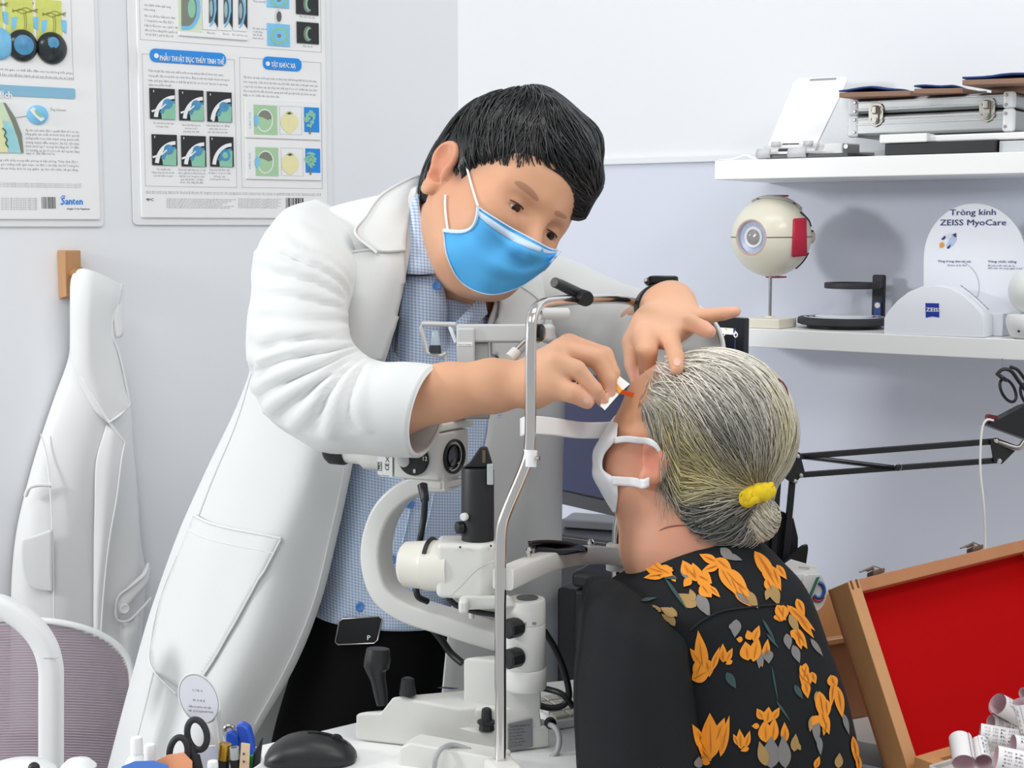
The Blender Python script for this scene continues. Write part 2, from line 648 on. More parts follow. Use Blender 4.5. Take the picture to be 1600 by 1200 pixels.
# ------------------------------------------------------------------ things on the upper shelf
# white folding phone/tablet stand
q1 = 0.185
st = thing('tablet_stand', 'white folding tablet stand leaning on the upper shelf', 'tablet stand', rp(sR(1235, q1), 0.13, zut + 0.012))
def SP(px, py, q):
 return WR(px, py, q)
bl, br = SP(1196, 236, 0.165), SP(1272, 234, 0.165)
tl, tr = SP(1243, 121, 0.075), SP(1327, 119, 0.075)
Ub, Vb = br - bl, tl - bl
Nb = nrm(np.cross(Ub, Vb))
if np.dot(Nb, N2) < 0: Nb = -Nb
def q4(u, v):
 return bl * (1 - u) * (1 - v) + br * u * (1 - v) + tl * (1 - u) * v + tr * u * v
pl = [(0, 0), (1, 0)] + [(1 - 0.12 + 0.12 * math.cos(a), 1 - 0.09 + 0.09 * math.sin(a)) for a in np.linspace(0, math.pi / 2, 6)] + \
  [(0.12 + 0.12 * math.cos(a), 1 - 0.09 + 0.09 * math.sin(a)) for a in np.linspace(math.pi / 2, math.pi, 6)]
a = [q4(u, v) for u, v in pl]
MB().hexa(a, [p - Nb * 0.004 for p in a]).build('back_plate', m_white, st, bevel=0.001)
sl = [q4(u, v) + Nb * 0.0006 for u, v in ((0.30, 0.945), (0.78, 0.955), (0.78, 0.98), (0.30, 0.97))]
MB().hexa(sl, [p - Nb * 0.003 for p in sl]).build('slot', M('slot_grey', '#9b9ea3', 0.6), st)
# tray: bends forward at the foot
prof = [(0, 0.02), (-0.004, 0.010), (0.006, 0.001), (0.022, 0.0)]
g = np.array([[bl * (1 - u) + br * u + N2 * a_ + V3(0, 0, b_ - 0.012) for u in np.linspace(-0.02, 1.0, 2)] for a_, b_ in prof])
MB().grid(catmull(g, 4)).build('tray', m_white, st, solid=0.004, soff=0)
for u0, u1 in ((-0.03, 0.25), (0.62, 0.98)):
 w = Ub
 base = bl + N2 * 0.022 + V3(0, 0, -0.0115)
 gg = np.array([[base + w * u + N2 * a_ + V3(0, 0, b_) for u in (u0, (u0 + u1) / 2, u1)] for a_, b_ in ((0, 0), (0.005, 0.001), (0.007, 0.006), (0.003, 0.0125))])
 MB().grid(catmull(gg, 4)).build('hook', M('stand_grey', '#cfccd2', 0.4), st, solid=0.003, soff=0)
for u0, u1 in ((0.14, 0.32), (0.80, 0.98)):
 gg = np.array([[bl + Ub * u + Nb * 0.003 + V3(0, 0, z) for u in (u0, u1)] for z in (0.004, 0.012)])
 MB().grid(gg).build('rubber_pad', M('stand_grey', '#cfccd2', 0.4), st, solid=0.004, soff=0)
lb = [q4(u, v) + Nb * 0.0016 for u, v in ((0.27, -0.005), (0.60, -0.005), (0.64, 0.085), (0.31, 0.085))]
lo = MB().hexa(lb, [p - Nb * 0.003 for p in lb]).build('name_plate', M('plate_dark', '#3b3c42', 0.5), st)
MB().text('wiwu', lb[0] + (lb[1] - lb[0]) * 0.18 + (lb[3] - lb[0]) * 0.28, nrm(lb[1] - lb[0]), nrm(lb[3] - lb[0]), h=np.linalg.norm(lb[3] - lb[0]) * 0.62, w=np.linalg.norm(lb[1] - lb[0]) * 0.72, N=Nb, off=0.0008, bold=0.02).build('lettering', m_white, lo, smooth=0)
for k, (qa, qb, h) in enumerate(((0.08, 0.15, 0.018),)):
 MB().hexa([rp(sR(1276, .14), qa, zut + .008), rp(sR(1318, .14), qa, zut + .008), rp(sR(1318, .14), qa, zut + .008 + h), rp(sR(1272, .14), qa, zut + .008 + h)],
    [rp(sR(1276, .14), qb, zut + .006), rp(sR(1318, .14), qb, zut + .006), rp(sR(1318, .14), qb, zut + .006 + h), rp(sR(1272, .14), qb, zut + .006 + h)]).build('hinge_arm', m_white, st, bevel=0.003)
pv = rp(sR(1320, .15), 0.15, zut + .018)
MB().cyl(pv - N2 * .0, pv + N2 * 0.004, 0.0035).build('pivot', m_steel, st)
MB().hexa([rp(sR(1192, .17), .05, zut + .0075), rp(sR(1318, .17), .05, zut + .0075), rp(sR(1318, .17), .05, zut + .013), rp(sR(1192, .17), .05, zut + .013)],
   [rp(sR(1196, .18), .18, zut + .0075), rp(sR(1262, .18), .18, zut + .0075), rp(sR(1262, .18), .18, zut + .012), rp(sR(1196, .18), .18, zut + .012)]).build('foot_plate', m_white, st, bevel=0.001)
o = rbox(sR(1195, .19), sR(1322, .19), 0.06, 0.19, zut + .0006, zut + .0065).build('tablet', M('tablet_edge', '#3a3d40', 0.35), bevel=0.001)
tag(o, 'flat dark tablet lying under the white tablet stand', 'tablet')
# pile under the case
o = rbox(sR(1379, .195), sR(1551, .195), 0.05, 0.195, zut + .0005, zut + .0175).build('black_box', m_black, bevel=0.0012)
tag(o, 'flat black box lying on the upper shelf under the silver case', 'box')
o = rbox(sR(1551, .195) + .002, sR(1680, .185), 0.05, 0.185, zut + .0005, zut + .0165).build('grey_box', M('silver_box', '#c6c9cc', 0.35, var=0.05), bevel=0.001)
tag(o, 'flat pale grey box beside the black box at frame edge', 'box')
o = rbox(sR(1370, .198), sR(1444, .198), 0.09, 0.198, zut + .018, zut + .031).build('white_box', m_white, bevel=0.002)
tag(o, 'small white device box on the black box under the case', 'box')
o = rbox(sR(1444, .185) + .003, sR(1680, .185), 0.05, 0.185, zut + .018, zut + .0285).build('white_tablet', m_white, bevel=0.003)
tag(o, 'flat white tablet lying under the silver case right half', 'tablet')
# aluminium case
m_alu = M('brushed_aluminium', '#a3a6a6', 0.36, 0.85, var=0.12, vscale=8, stretch=(1, 1, 60))
qc0, qc1 = 0.03, 0.165
sc0, sc1 = sR(1322, qc1), sR(1577, qc1)
zc0 = zut + .0315
zc1 = WR(1450, 150, qc1)[2]
hc = zc1 - zc0
case = thing('aluminium_case', 'silver aluminium carrying case with two latches on upper shelf', 'case', rp((sc0 + sc1) / 2, .1, zc0))
zs = zc0 + hc * 0.58
rbox(sc0, sc1, qc0, qc1, zc0, zs - .0008).build('body', m_alu, case, bevel=0.005, segs=3)
rbox(sc0, sc1, qc0, qc1, zs + .0008, zc1).build('lid', m_alu, case, bevel=0.006, segs=3)
for z, t in ((zc0 + hc * .30, .0022), (zs - .008, .0016), (zs + .008, .0016), (zs + .018, .0018)):
 rbox(sc0 + .012, sc1 - .012, qc1 - .001, qc1 + .0012, z, z + t).build('rib', M('alu_bright', '#dcdddc', 0.22, 0.9), case, bevel=0.0006)
for s in (sc0 + .007, sc1 - .007):
 for z0, z1 in ((zc0, zs - .001), (zs + .001, zc1)):
  MB().box(rp(s, qc1 - .004, (z0 + z1) / 2), .017, .012, z1 - z0 + .002, A2, N2).build('corner_guard', M('clear_plastic_edge', '#dfe2e4', 0.25, var=.03), case, bevel=.004, segs=3)
  for dz in (0.2, 0.8):
   c = rp(s + (.0035 if s > (sc0 + sc1) / 2 else -.0035) * -1, qc1 + .002, z0 + (z1 - z0) * dz)
   MB().cyl(c, c + N2 * .0022, .0026, .0018, 12).build('rivet', m_steel, case)
m_latch = M('nickel', '#a5a198', 0.35, 0.9, var=.1)
for px in (1365, 1537):
 s = sR(px, qc1)
 c = rp(s, qc1 + .0013, zs)
 lt = MB().prism([(-.0115, -.010), (-.0075, -.0155), (0, -.019), (.0075, -.0155), (.0115, -.010), (.0115, .010), (.0075, .0155), (0, .017), (-.0075, .0155), (-.0115, .010)], c, A2, ZUP, N2 * .0018).build('latch', m_latch, case, bevel=.0006)
 MB().prism(rrect(.010, .028, .0045, 4), c + N2 * .002 - ZUP * .001, A2, ZUP, N2 * .003).build('latch_hook', m_latch, lt, bevel=.0008)
 MB().box(c + N2 * .0075 + ZUP * .006, .0075, .006, .012, A2, N2).build('latch_lever', m_latch, lt, bevel=.0015)
 MB().cyl(c + N2 * .005 - ZUP * .009, c + N2 * .008 - ZUP * .009, .0035).build('latch_pin', m_steel, lt)
 for dx in (-.0085, .0085):
  for dz in (-.007, .007):
   p = c + A2 * dx + ZUP * dz + N2 * .0018
   MB().cyl(p, p + N2 * .0012, .0019, n=10).build('screw', m_steel, lt)
# wooden boards with blue cloth lying on the case
m_board = M('board_wood', '#8f6f5c', 0.5, var=.15, vscale=15, stretch=(2, 12, 12))
m_cloth = M('blue_cloth', '#24437f', 0.85, var=.12, vscale=60, bump=.2, bscale=300)
for k, (x0, x1, dy, ov, z, lab) in enumerate(((1306, 1418, 0, .045, zc1 + .0005, 'leftmost small wooden board with blue cloth on silver case'),
           (1422, 1500, 0, .04, zc1 + .0005, 'middle small wooden board with blue cloth on silver case'),
           (1496, 1640, 0, .05, zc1 + .008, 'rightmost small wooden board with blue cloth, highest on silver case'))):
 bt = thing('wooden_board', lab, 'board', rp(sR((x0 + x1) / 2, .15), .12, z), 'wooden boards on the silver case')
 s0, s1 = sR(x0, qc1 + ov), sR(x1, qc1 + ov)
 qn = qc1 + ov
 a = [rp(s0, qn, z), rp(s1 - .012, qn - .03, z), rp(s1, qn - .15, z), rp(s0 + .012, qn - .13, z)]
 MB().hexa(a, [p + ZUP * .0075 for p in a]).build('panel', m_board, bt, bevel=.001)
 if k == 2:
  rbox(s0 + .02, s1 - .02, .06, qc1 - .02, zc1 + .0003, z - .0002).build('spacer', m_board, bt)
 g = np.zeros((8, 10, 3))
 for i in range(8):
  for j in range(10):
   u, v = i / 7, j / 9
   p = a[0] * (1 - u) * (1 - v) + a[3] * u * (1 - v) + a[1] * (1 - u) * v + a[2] * u * v
   g[i, j] = p + ZUP * (.0079 + .003 * (1 + math.sin(5 * v + k * 2)) * (1 - abs(2 * v - .9)) + .0015 * math.sin(6 * u + k)) + (a[1] - a[0]) * .0
 g = g[:, :8]
 MB().grid(catmull(g, 2)).build('cloth', m_cloth, bt, solid=.0025, soff=1)
# ------------------------------------------------------------------ things on the lower shelf
m_cream = M('cream_plastic', '#e6e2d0', 0.35, var=.02)
w = .066
c0 = G(1217, 514.5, zlt)
em = thing('eyeball_model', 'large anatomical eyeball model on cream stand, lower shelf', 'anatomical model', c0 - A2 * w / 2 - N2 * w / 2)
bc = c0 - A2 * w / 2 - N2 * w / 2
MB().box(bc + ZUP * .0078, w, w, .015, A2, N2).build('stand_base', m_cream, em, bevel=.0015)
de = float(np.dot(bc - CAM, FWD))
ec = P(1205, 370, de)
ER = S(62, de)
rod_top = ec - ZUP * ER * .96
rb = V3(rod_top[0], rod_top[1], zlt + .0153)
MB().lathe([(.008, 0), (.0075, .0015), (.005, .002)], rb).build('collar', m_cream, em)
MB().cyl(rb, rod_top, .0026, n=14).build('rod', m_steel, em)
ed = nrm(P(1167, 371, de - ER * .78) - ec)
eu = nrm(ZUP - ed * np.dot(ZUP, ed))
es = np.cross(eu, ed)
m_eye = M('ivory_shell', '#e3dfcd', 0.3, var=.03, vscale=20, coat=.2)
ang = math.asin(28 / 62)
th = np.linspace(ang, math.pi * .985, 26)
MB().lathe([(ER * math.sin(t), ER * math.cos(t)) for t in th], ec, ed, 48, cap0=False, ref=eu).build('sclera_shell', m_eye, em, smooth=60)
prof = [(ER * math.sin(ang), ER * math.cos(ang)), (ER * .44, ER * .84), (ER * .43, ER * .80), (ER * .30, ER * .79), (ER * .2, ER * .77)]
MB().lathe(prof, ec, ed, 40, cap0=False, cap1=False, ref=eu).build('iris', M('iris_blue', '#9fb0cf', 0.3, var=.45, vscale=90), em)
MB().lathe([(ER * .46, ER * .885), (ER * .43, ER * .90), (ER * .41, ER * .88), (ER * .43, ER * .86)], ec, ed, 40, False, False, ref=eu).build('limbus_ring', M('limbus_pink', '#d9a48e', 0.4), em)
MB().lathe([(ER * .27, ER * .80), (ER * .25, ER * .815), (ER * .2, ER * .81), (ER * .19, ER * .79)], ec, ed, 32, False, False, ref=eu).build('pupil_ring', M('pupil_ring', '#dfe3ea', 0.3), em)
MB().lathe([(ER * .2, ER * .775), (ER * .12, ER * .80), (.0001, ER * .81)], ec, ed, 32, False, False, ref=eu).build('lens', M('lens_grey', '#77706c', 0.15, coat=.6), em)
MB().lathe([(ER * math.sin(t) * 1.0, ER * (math.cos(t) * 1.0 + .06 * (1 - (t / ang) ** 2))) for t in np.linspace(0.001, ang, 9)], ec, ed, 36, False, False, ref=eu).build('cornea', M('clear_cornea', '#ffffff', 0.03, var=0, alpha=.16), em)
def rsph(px, py, c, R, off=0.0):
 r = nrm(ray(px, py))
 oc = CAM - c
 b = np.dot(oc, r)
 cc = np.dot(oc, oc) - R * R
 disc = b * b - cc
 t = -b - math.sqrt(max(disc, 0))
 p = CAM + r * t
 return c + nrm(p - c) * (R + off)
def sph_patch(corner, name, mat, off=.001, thick=.002, nu=14, nv=14):
 (a, b, c, d) = corner
 g = np.zeros((nv, nu, 3))
 for i in range(nv):
  for j in range(nu):
   u, v = j / (nu - 1), i / (nv - 1)
   x = a[0] * (1 - u) * (1 - v) + b[0] * u * (1 - v) + d[0] * (1 - u) * v + c[0] * u * v
   y = a[1] * (1 - u) * (1 - v) + b[1] * u * (1 - v) + d[1] * (1 - u) * v + c[1] * u * v
   g[i, j] = rsph(x, y, ec, ER, off)
 return MB().grid(g).build(name, mat, em, solid=thick, soff=0)
m_mus = M('muscle_red', '#bd1c3c', 0.5, var=.12, vscale=60)
sph_patch([(1239, 343), (1257, 342), (1258, 398), (1237, 400)], 'muscle', m_mus, .002, .004)
MB().hexa([ec + eu * ER * 1.0 + es * x + ed * y for x, y in ((-.014, -.028), (.014, -.028), (.012, .004), (-.012, .004))],
   [ec + eu * ER * 1.045 + es * x + ed * y for x, y in ((-.013, -.03), (.013, -.03), (.011, .0), (-.011, .0))]).build('muscle', m_mus, em, bevel=.001)
MB().hexa([ec - eu * ER * 1.0 + es * x + ed * y for x, y in ((-.014, -.026), (.014, -.026), (.012, .0), (-.012, .0))],
   [ec - eu * ER * 1.04 + es * x + ed * y for x, y in ((-.013, -.027), (.013, -.027), (.011, -.004), (-.011, -.004))]).build('muscle', m_mus, em, bevel=.001)
m_greycap = M('grey_cap', '#b9b6ae', 0.4, var=.06)
g = np.zeros((12, 18, 3))
for i in range(12):
 for j in range(18):
  v, u = i / 11, j / 17
  lo_ = (1174 + u * 78, 313 - 14 * math.sin(u * 1.2) + (u ** 2) * 24)
  hi_ = (1184 + u * 67, 301 + 3 * abs(u - .3) + (max(u - .35, 0) ** 2) * 62)
  x, y = lo_[0] * (1 - v) + hi_[0] * v, lo_[1] * (1 - v) + hi_[1] * v
  g[i, j] = rsph(x, y, ec, ER, .0015)
MB().grid(g).build('upper_cap', m_greycap, em, solid=.003, soff=0)
for t0, t1, r_, nm in ((-1, 1, .0006, 'seam'),):
 pts = [ec + (ed * math.cos(t) - es * math.sin(t)) * (ER + .0002) for t in np.linspace(ang, 2.6, 40)]
 MB().tube(pts, .0007, 6).build('seam', M('seam_brown', '#4a3a33', .6), em)
 pts = [ec + (ed * math.cos(t) + es * math.sin(t)) * (ER + .0002) for t in np.linspace(ang, 2.6, 40)]
 MB().tube(pts, .0007, 6).build('seam', M('seam_brown', '#4a3a33', .6), em)
for (aa, bb) in (((1250, 332), (1268, 354)), ((1243, 420), (1266, 396))):
 pts = [rsph(aa[0] + (bb[0] - aa[0]) * t + 3 * math.sin(t * 3.1), aa[1] + (bb[1] - aa[1]) * t, ec, ER, .0008) for t in np.linspace(0, 1, 10)]
 MB().tube(pts, .0013, 6).build('dark_vein', M('vein_dark', '#2c3038', .5), em)
nd = nrm(P(1300, 370, de + ER * .75) - ec)
nv_ = ec + nd * ER * .93
MB().lathe([(.0125, 0), (.0125, .014), (.011, .0185), (.008, .0195)], nv_, nd, 24).build('optic_nerve', M('nerve_cream', '#e0d2bd', .4), em)
for k, (dz, colr) in enumerate(((.008, '#20242b'), (-.004, '#a04030'), (-.009, '#20242b'))):
 MB().cyl(nv_ + ZUP * dz + nd * .002 - FWD * .0105, nv_ + ZUP * dz + nd * .0185 - FWD * .0095, .0018 if k == 0 else .0007, n=8).build('vessel', M('vessel%d' % k, colr, .5), em)
# black stand magnifier
m_rub = M('soft_black', '#2c2c31', 0.6, var=.06, bump=.03, bscale=500)
mc = G(1318, 512, zlt)
dm = float(np.dot(mc - CAM, FWD))
mg = thing('stand_magnifier', 'black ring shaped stand magnifier with round base, lower shelf', 'magnifier', mc)
R_ = S(71, dm)
MB().lathe([(R_ * .80, 0.0003), (R_ * .80, .005)], mc, n=40).build('foot', m_black, mg)
zb = .0055
MB().lathe([(R_ * .93, zb), (R_, zb + .002), (R_, zb + .0095), (R_ * .975, zb + .0115), (R_ * .94, zb + .012)], mc, n=56).build('base_disc', m_rub, mg)
MB().lathe([(R_ * .62, zb + .0121), (R_ * .62, zb + .0135), (R_ * .6, zb + .014)], mc, n=48).build('light_plate', M('pale_plate', '#e6eaf2', .25), mg)
for rr in (.72, .84):
 MB().lathe([(R_ * rr, zb + .0119), (R_ * rr, zb + .0126), (R_ * (rr + .02), zb + .0126), (R_ * (rr + .02), zb + .0119)], mc, n=48, cap0=False, cap1=False).build('print_ring', M('pale_plate', '#e6eaf2', .25), mg)
pc = P(1373, 470, dm + .03)
colx = V3(pc[0], pc[1], zlt)
ztop_c = P(1373, 438, dm + .03)[2]
MB().box(colx + ZUP * ((ztop_c - zlt + zb + .01) / 2 + .004), S(20, dm), .012, ztop_c - zlt - zb - .0, A2, N2).build('column', m_rub, mg, bevel=.003)
MB().box(P(1371, 484, dm + .02) , S(11, dm), .0022, S(25, dm), A2, N2).build('blue_sticker', M('sticker_blue', '#1d3f8f', .4), mg)
MB().prism(circ(S(4.5, dm), 16), P(1371, 477, dm + .0175), A2, ZUP, N2 * .0005).build('sticker_emblem', m_white, mg)
rc = P(1332, 446, dm + .012)
RO = S(43, dm)
MB().lathe([(RO * .8, -.004), (RO, -.0045), (RO * 1.02, 0), (RO, .0045), (RO * .8, .0045), (RO * .78, 0), (RO * .8, -.004)], rc, n=48, cap0=False, cap1=False).build('ring', m_rub, mg)
MB().hexa([rc + V3(RO * .9, .012, -.0045), rc + V3(RO * .9, -.012, -.0045), colx * V3(1, 1, 0) + V3(.008, -.004, rc[2] - .0045), colx * V3(1, 1, 0) + V3(.004, .010, rc[2] - .0045)],
   [rc + V3(RO * .9, .012, .0045), rc + V3(RO * .9, -.012, .0045), colx * V3(1, 1, 0) + V3(.008, -.004, rc[2] + .0055), colx * V3(1, 1, 0) + V3(.004, .010, rc[2] + .0055)]).build('bracket', m_rub, mg, bevel=.002)
MB().lathe([(RO * .79, -.0015), (RO * .79, .0015)], rc, n=40).build('glass', M('glass_dark', '#8d939c', .05, alpha=.25, var=0), mg)
# lens display: half-round block in front, arched board behind
pb = G(1381, 521.5, zlt)
qf = float(np.dot(pb - CORNER, N2))
m_disp = M('display_white', '#eef1f8', 0.3, var=.01)
m_navy = M('navy_print', '#1c2a6d', 0.5, var=.02)
dp = thing('lens_display', 'white spectacle lens display with arched board and half round block', 'display', (pb + G(1537, 527, zlt)) / 2)
arc = [(1381, 521.5), (1537, 527.5), (1537, 497), (1533, 490), (1520, 475), (1503, 460), (1484, 450), (1463, 446), (1441, 447.5), (1420, 456), (1402, 470), (1388, 486), (1381.5, 497)]
wprism(arc, qf, .042).build('front_block', m_disp, dp, smooth=30, bevel=.0008)
lgo = wprism([(1446, 473.5), (1467, 474), (1467.5, 496), (1457, 494.2), (1446.5, 496.2)], qf + .0007, .0006).build('logo', M('logo_blue', '#2136a0', .4), dp)
MB().text('ZEISS', WR(1447, 486.5, qf + .0011), A2, ZUP, h=S(6.4, 2.1), w=S(19.5, 2.1) / .80, bold=.03, shear=0.0).build('lettering', m_white, lgo, smooth=0)
rbox(sR(1425, qf - .043), sR(1572, qf - .043), qf - .115, qf - .043, zlt + .0004, WR(1560, 490, qf - .043)[2]).build('base_slab', m_disp, dp, bevel=.0008)
qb = qf - .075
bd = [(1443, 500)] + [(1443.5, 402)] + [(1523 + 79.5 * math.cos(math.radians(a)), 402 - 84 * math.sin(math.radians(a))) for a in np.linspace(176, 4, 26)] + [(1602.5, 402), (1602.5, 500)]
wprism(bd, qb, .006).build('arched_board', m_disp, dp, smooth=30)
tt = MB()
tt.text('Tròng kính', WR(1519.5, 336, qb + .0008), A2, ZUP, h=.0090, w=S(54, 2.2) / .76, bold=.012, align='C')
tt.text('ZEISS MyoCare', WR(1519.5, 352, qb + .0008), A2, ZUP, h=.0090, w=S(78, 2.2) / .76, bold=.012, align='C')
tt.text('Vùng trung tâm rõ nét', WR(1465, 409.5, qb + .0008), A2, ZUP, h=.0034, w=S(40, 2.2) / .76, bold=.01)
tt.text('Vùng chức năng', WR(1543.5, 410, qb + .0008), A2, ZUP, h=.0034, w=S(33, 2.2) / .76, bold=.01)
tt.text('độ khúc xạ ổn định', WR(1480, 415.5, qb + .0008), A2, ZUP, h=.0024, w=S(23, 2.2) / .76)
tt.text('để quản lí tiến triển cận thị', WR(1543.5, 416, qb + .0008), A2, ZUP, h=.0024, w=S(31, 2.2) / .76)
tt.text('điều tiết với công nghệ C.A.R.E.', WR(1543.5, 420, qb + .0008), A2, ZUP, h=.0024, w=S(43, 2.2) / .76)
tt.build('lettering', m_navy, dp, smooth=0)
wface([(1478, 384), (1485, 371), (1491, 368), (1495, 373), (1489, 384), (1481, 388)], qb + .0006).build('rocket_body', M('rocket_pale', '#b9c9ea', .5), dp)
rk = MB()
for pl_ in ([(1488, 366), (1494, 364), (1494, 371), (1491, 370)], [(1470, 374), (1476, 368), (1478, 371), (1474, 375)], [(1479, 387), (1486, 381), (1484, 387), (1481, 389)]):
 wface(pl_, qb + .0009, rk)
rk.build('rocket_fins', m_navy, dp)
wface([(1468, 380), (1473, 378), (1476, 383), (1473, 387), (1468, 387)], qb + .0007).build('rocket_flame', M('flame_orange', '#e39a4d', .5), dp)
MB().prism(circ(.0042, 16), WR(1483.5, 369, qb + .0007), A2, ZUP, N2 * .0006).build('rocket_window', M('rocket_grey', '#d7dde8', .4), dp)
pts = [WR(1488 + 42 * math.cos(a), 448 - 42 * math.sin(a), qb + .0005) for a in np.linspace(1.25, -.55, 30)]
MB().tube(pts, .0004, 5).build('print_arc', M('line_grey', '#aeb4c4', .5), dp)
ts = MB()
for k in range(9):
 a0, a1 = (1494 + k * 5, 448 + k * 3.6 + (k * .55) ** 2 * .28), (1498 + k * 5, 451 + k * 3.6 + ((k + .8) * .55) ** 2 * .28)
 pa, pb2 = WR(a0[0], a0[1], qf) - N2 * .018, WR(a1[0], a1[1], qf) - N2 * .018
 ts.hexa([pa + ZUP * .0010 - N2 * .001, pb2 + ZUP * .0010 - N2 * .001, pb2 + ZUP * .0010 - N2 * .004, pa + ZUP * .0010 - N2 * .004],
   [pa + ZUP * .0016 - N2 * .001, pb2 + ZUP * .0016 - N2 * .001, pb2 + ZUP * .0016 - N2 * .004, pa + ZUP * .0016 - N2 * .004])
ts.build('rim_lettering', M('rim_ink', '#70788f', .6), dp)
# white dome camera at the right edge
cc = G(1612, 529, zlt)
dcm = thing('dome_camera', 'white round home camera on small base at right edge of lower shelf', 'camera', cc)
dd = float(np.dot(cc - CAM, FWD))
r1 = S(38, dd)
MB().lathe([(r1 * .72, .0005), (r1 * .86, .004), (r1 * 1.02, .018), (r1 * 1.05, .028), (r1 * .98, .034), (r1 * .6, .036)], cc, n=40).build('base', m_white, dcm)
MB().ball(cc + ZUP * (.037 + r1 * .90), r1, nu=36, nv=22).build('dome', m_white, dcm)
MB().cyl(cc + V3(-r1 * .75, -r1 * .62, .012), cc + V3(-r1 * .79, -r1 * .68, .012), .0016, n=10).build('port', m_black, dcm)
# spectacles hanging below the lower shelf at the frame edge
gd = 2.08
gl = thing('trial_spectacles', 'black folded spectacles hanging under the lower shelf', 'spectacles', P(1590, 628, gd))
pts = [P(1575 + 11 * math.cos(a) + 7 * math.sin(a) * .9, 610 + 18 * math.sin(a), gd + .006 * math.cos(a)) for a in np.linspace(0, 2 * math.pi, 28, endpoint=False)]
MB().tube(pts, .0022, 8, closed=True).build('lens_rim', m_black, gl)
pts = [P(1607 + 11 * math.cos(a) + 7 * math.sin(a) * .9, 618 + 18 * math.sin(a), gd + .006 * math.cos(a) + .01) for a in np.linspace(0, 2 * math.pi, 28, endpoint=False)]
MB().tube(pts, .0022, 8, closed=True).build('lens_rim', m_black, gl)
MB().tube(catmull([P(1560, 582, gd), P(1568, 577, gd), P(1580, 580, gd), P(1592, 596, gd), P(1604, 612, gd)], 5), .0027, 8).build('temple_arm', m_black, gl)
MB().tube(catmull([P(1558, 584, gd), P(1566, 590, gd - .01), P(1572, 594, gd)], 5), .0030, 8).build('temple_arm', m_black, gl)
MB().tube(catmull([P(1578, 573, gd + .01), P(1590, 578, gd + .01), P(1601, 592, gd + .01), P(1612, 606, gd + .01)], 5), .0024, 8).build('temple_arm', m_black, gl)
MB().cyl(P(1566, 577, gd), P(1566, 560, gd), .0012, n=8).build('hanging_loop', m_steel, gl)
# ------------------------------------------------------------------ black boom arm
bd_ = 2.02
m_arm = M('black_steel', '#141416', 0.38, 0.0, var=.1)
arm = thing('boom_arm', 'black spring balanced boom arm reaching along the shelf wall', 'boom arm', P(1225, 880, bd_))
def bar(x0, y0, x1, y1, w_, name, d0=bd_, d1=bd_, t=.008, mat=m_arm):
 a, b = P(x0, y0, d0), P(x1, y1, d1)
 u = nrm(b - a)
 n_ = nrm(np.cross(u, FWD))
 return MB().box((a + b) / 2, np.linalg.norm(b - a), S(w_, d0), t, u, n_, np.cross(u, n_)).build(name, mat, arm, bevel=.0012)
bar(1240, 714, 1560, 689, 9.5, 'upper_bar', bd_ + .006, bd_ + .006)
bar(1250, 742, 1562, 719, 9, 'lower_bar', bd_ + .006, bd_ + .006)
bar(1238, 750, 1224, 900, 10, 'post_bar', bd_ + .004, bd_ + .004)
bar(1217, 730, 1206, 900, 9, 'post_bar', bd_ + .012, bd_ + .012)
def plate(pix, d, name, t=.004):
 a = [P(x, y, d) for x, y in pix]
 return MB().hexa(a, [p + FWD * t for p in a]).build(name, m_arm, arm, bevel=.0006)
for off in (0, .018):
 plate([(1238, 707), (1250, 707), (1258, 739), (1240, 757), (1222, 744), (1230, 722)], bd_ - .003 + off, 'elbow_plate')
 plate([(1547, 687), (1556, 684), (1589, 696), (1589, 702), (1566, 725), (1553, 722)], bd_ - .003 + off, 'tip_plate')
for x, y in ((1246, 713), (1251, 743), (1242, 752), (1556, 689), (1561, 720), (1585, 699)):
 MB().lathe([(S(4.2, bd_), 0), (S(4.2, bd_), .002), (S(3, bd_), .004), (S(1, bd_), .0045)], P(x, y, bd_ - .003), -FWD, 16).build('bolt', M('bolt_steel', '#c9c9c7', .25, .9), arm)
hel = []
a, b = P(1257, 714, bd_ + .001), P(1398, 731, bd_ + .001)
u = nrm(b - a); n_ = nrm(np.cross(u, FWD)); f_ = np.cross(u, n_)
for k in range(900):
 t = k / 899
 an = t * 2 * math.pi * 72
 hel.append(a + (b - a) * t + S(3.6, bd_) * (math.cos(an) * n_ + math.sin(an) * f_))
MB().tube(hel, .0006, 4).build('spring', M('spring_black', '#232326', .35, .6), arm)
hk = P(1403, 730, bd_)
MB().tube([hk + S(5.5, bd_) * (math.cos(t) * RGT + math.sin(t) * UPV) for t in np.linspace(0, 6.28, 20, endpoint=False)], .0007, 6, closed=True).build('spring_hook', m_steel, arm)
MB().cyl(P(1404, 731, bd_ + .008), P(1404, 731, bd_ - .002), S(4, bd_)).build('spring_peg', m_arm, arm)
plate([(1543, 664), (1600, 634), (1640, 622), (1640, 700), (1598, 684)], bd_ - .012, 'head_shell', .03)
plate([(1543, 650), (1546, 647), (1560, 650), (1552, 660), (1544, 660)], bd_ - .006, 'red_switch', .012).data.materials[0] = M('dark_red', '#6d1420', .4)
MB().tube(catmull([P(1560, 691, bd_), P(1590, 700, bd_ - .01), P(1601, 690, bd_ - .012)], 6), .004, 10).build('neck', m_steel, arm)
plate([(1185, 800), (1225, 800), (1240, 810), (1247, 840), (1246, 900), (1200, 910), (1180, 880)], bd_ + .02, 'clamp', .03)
plate([(1222, 880), (1255, 853), (1262, 851), (1263, 858), (1259, 886), (1228, 886)], bd_ - .02, 'clamp_lever', .012)
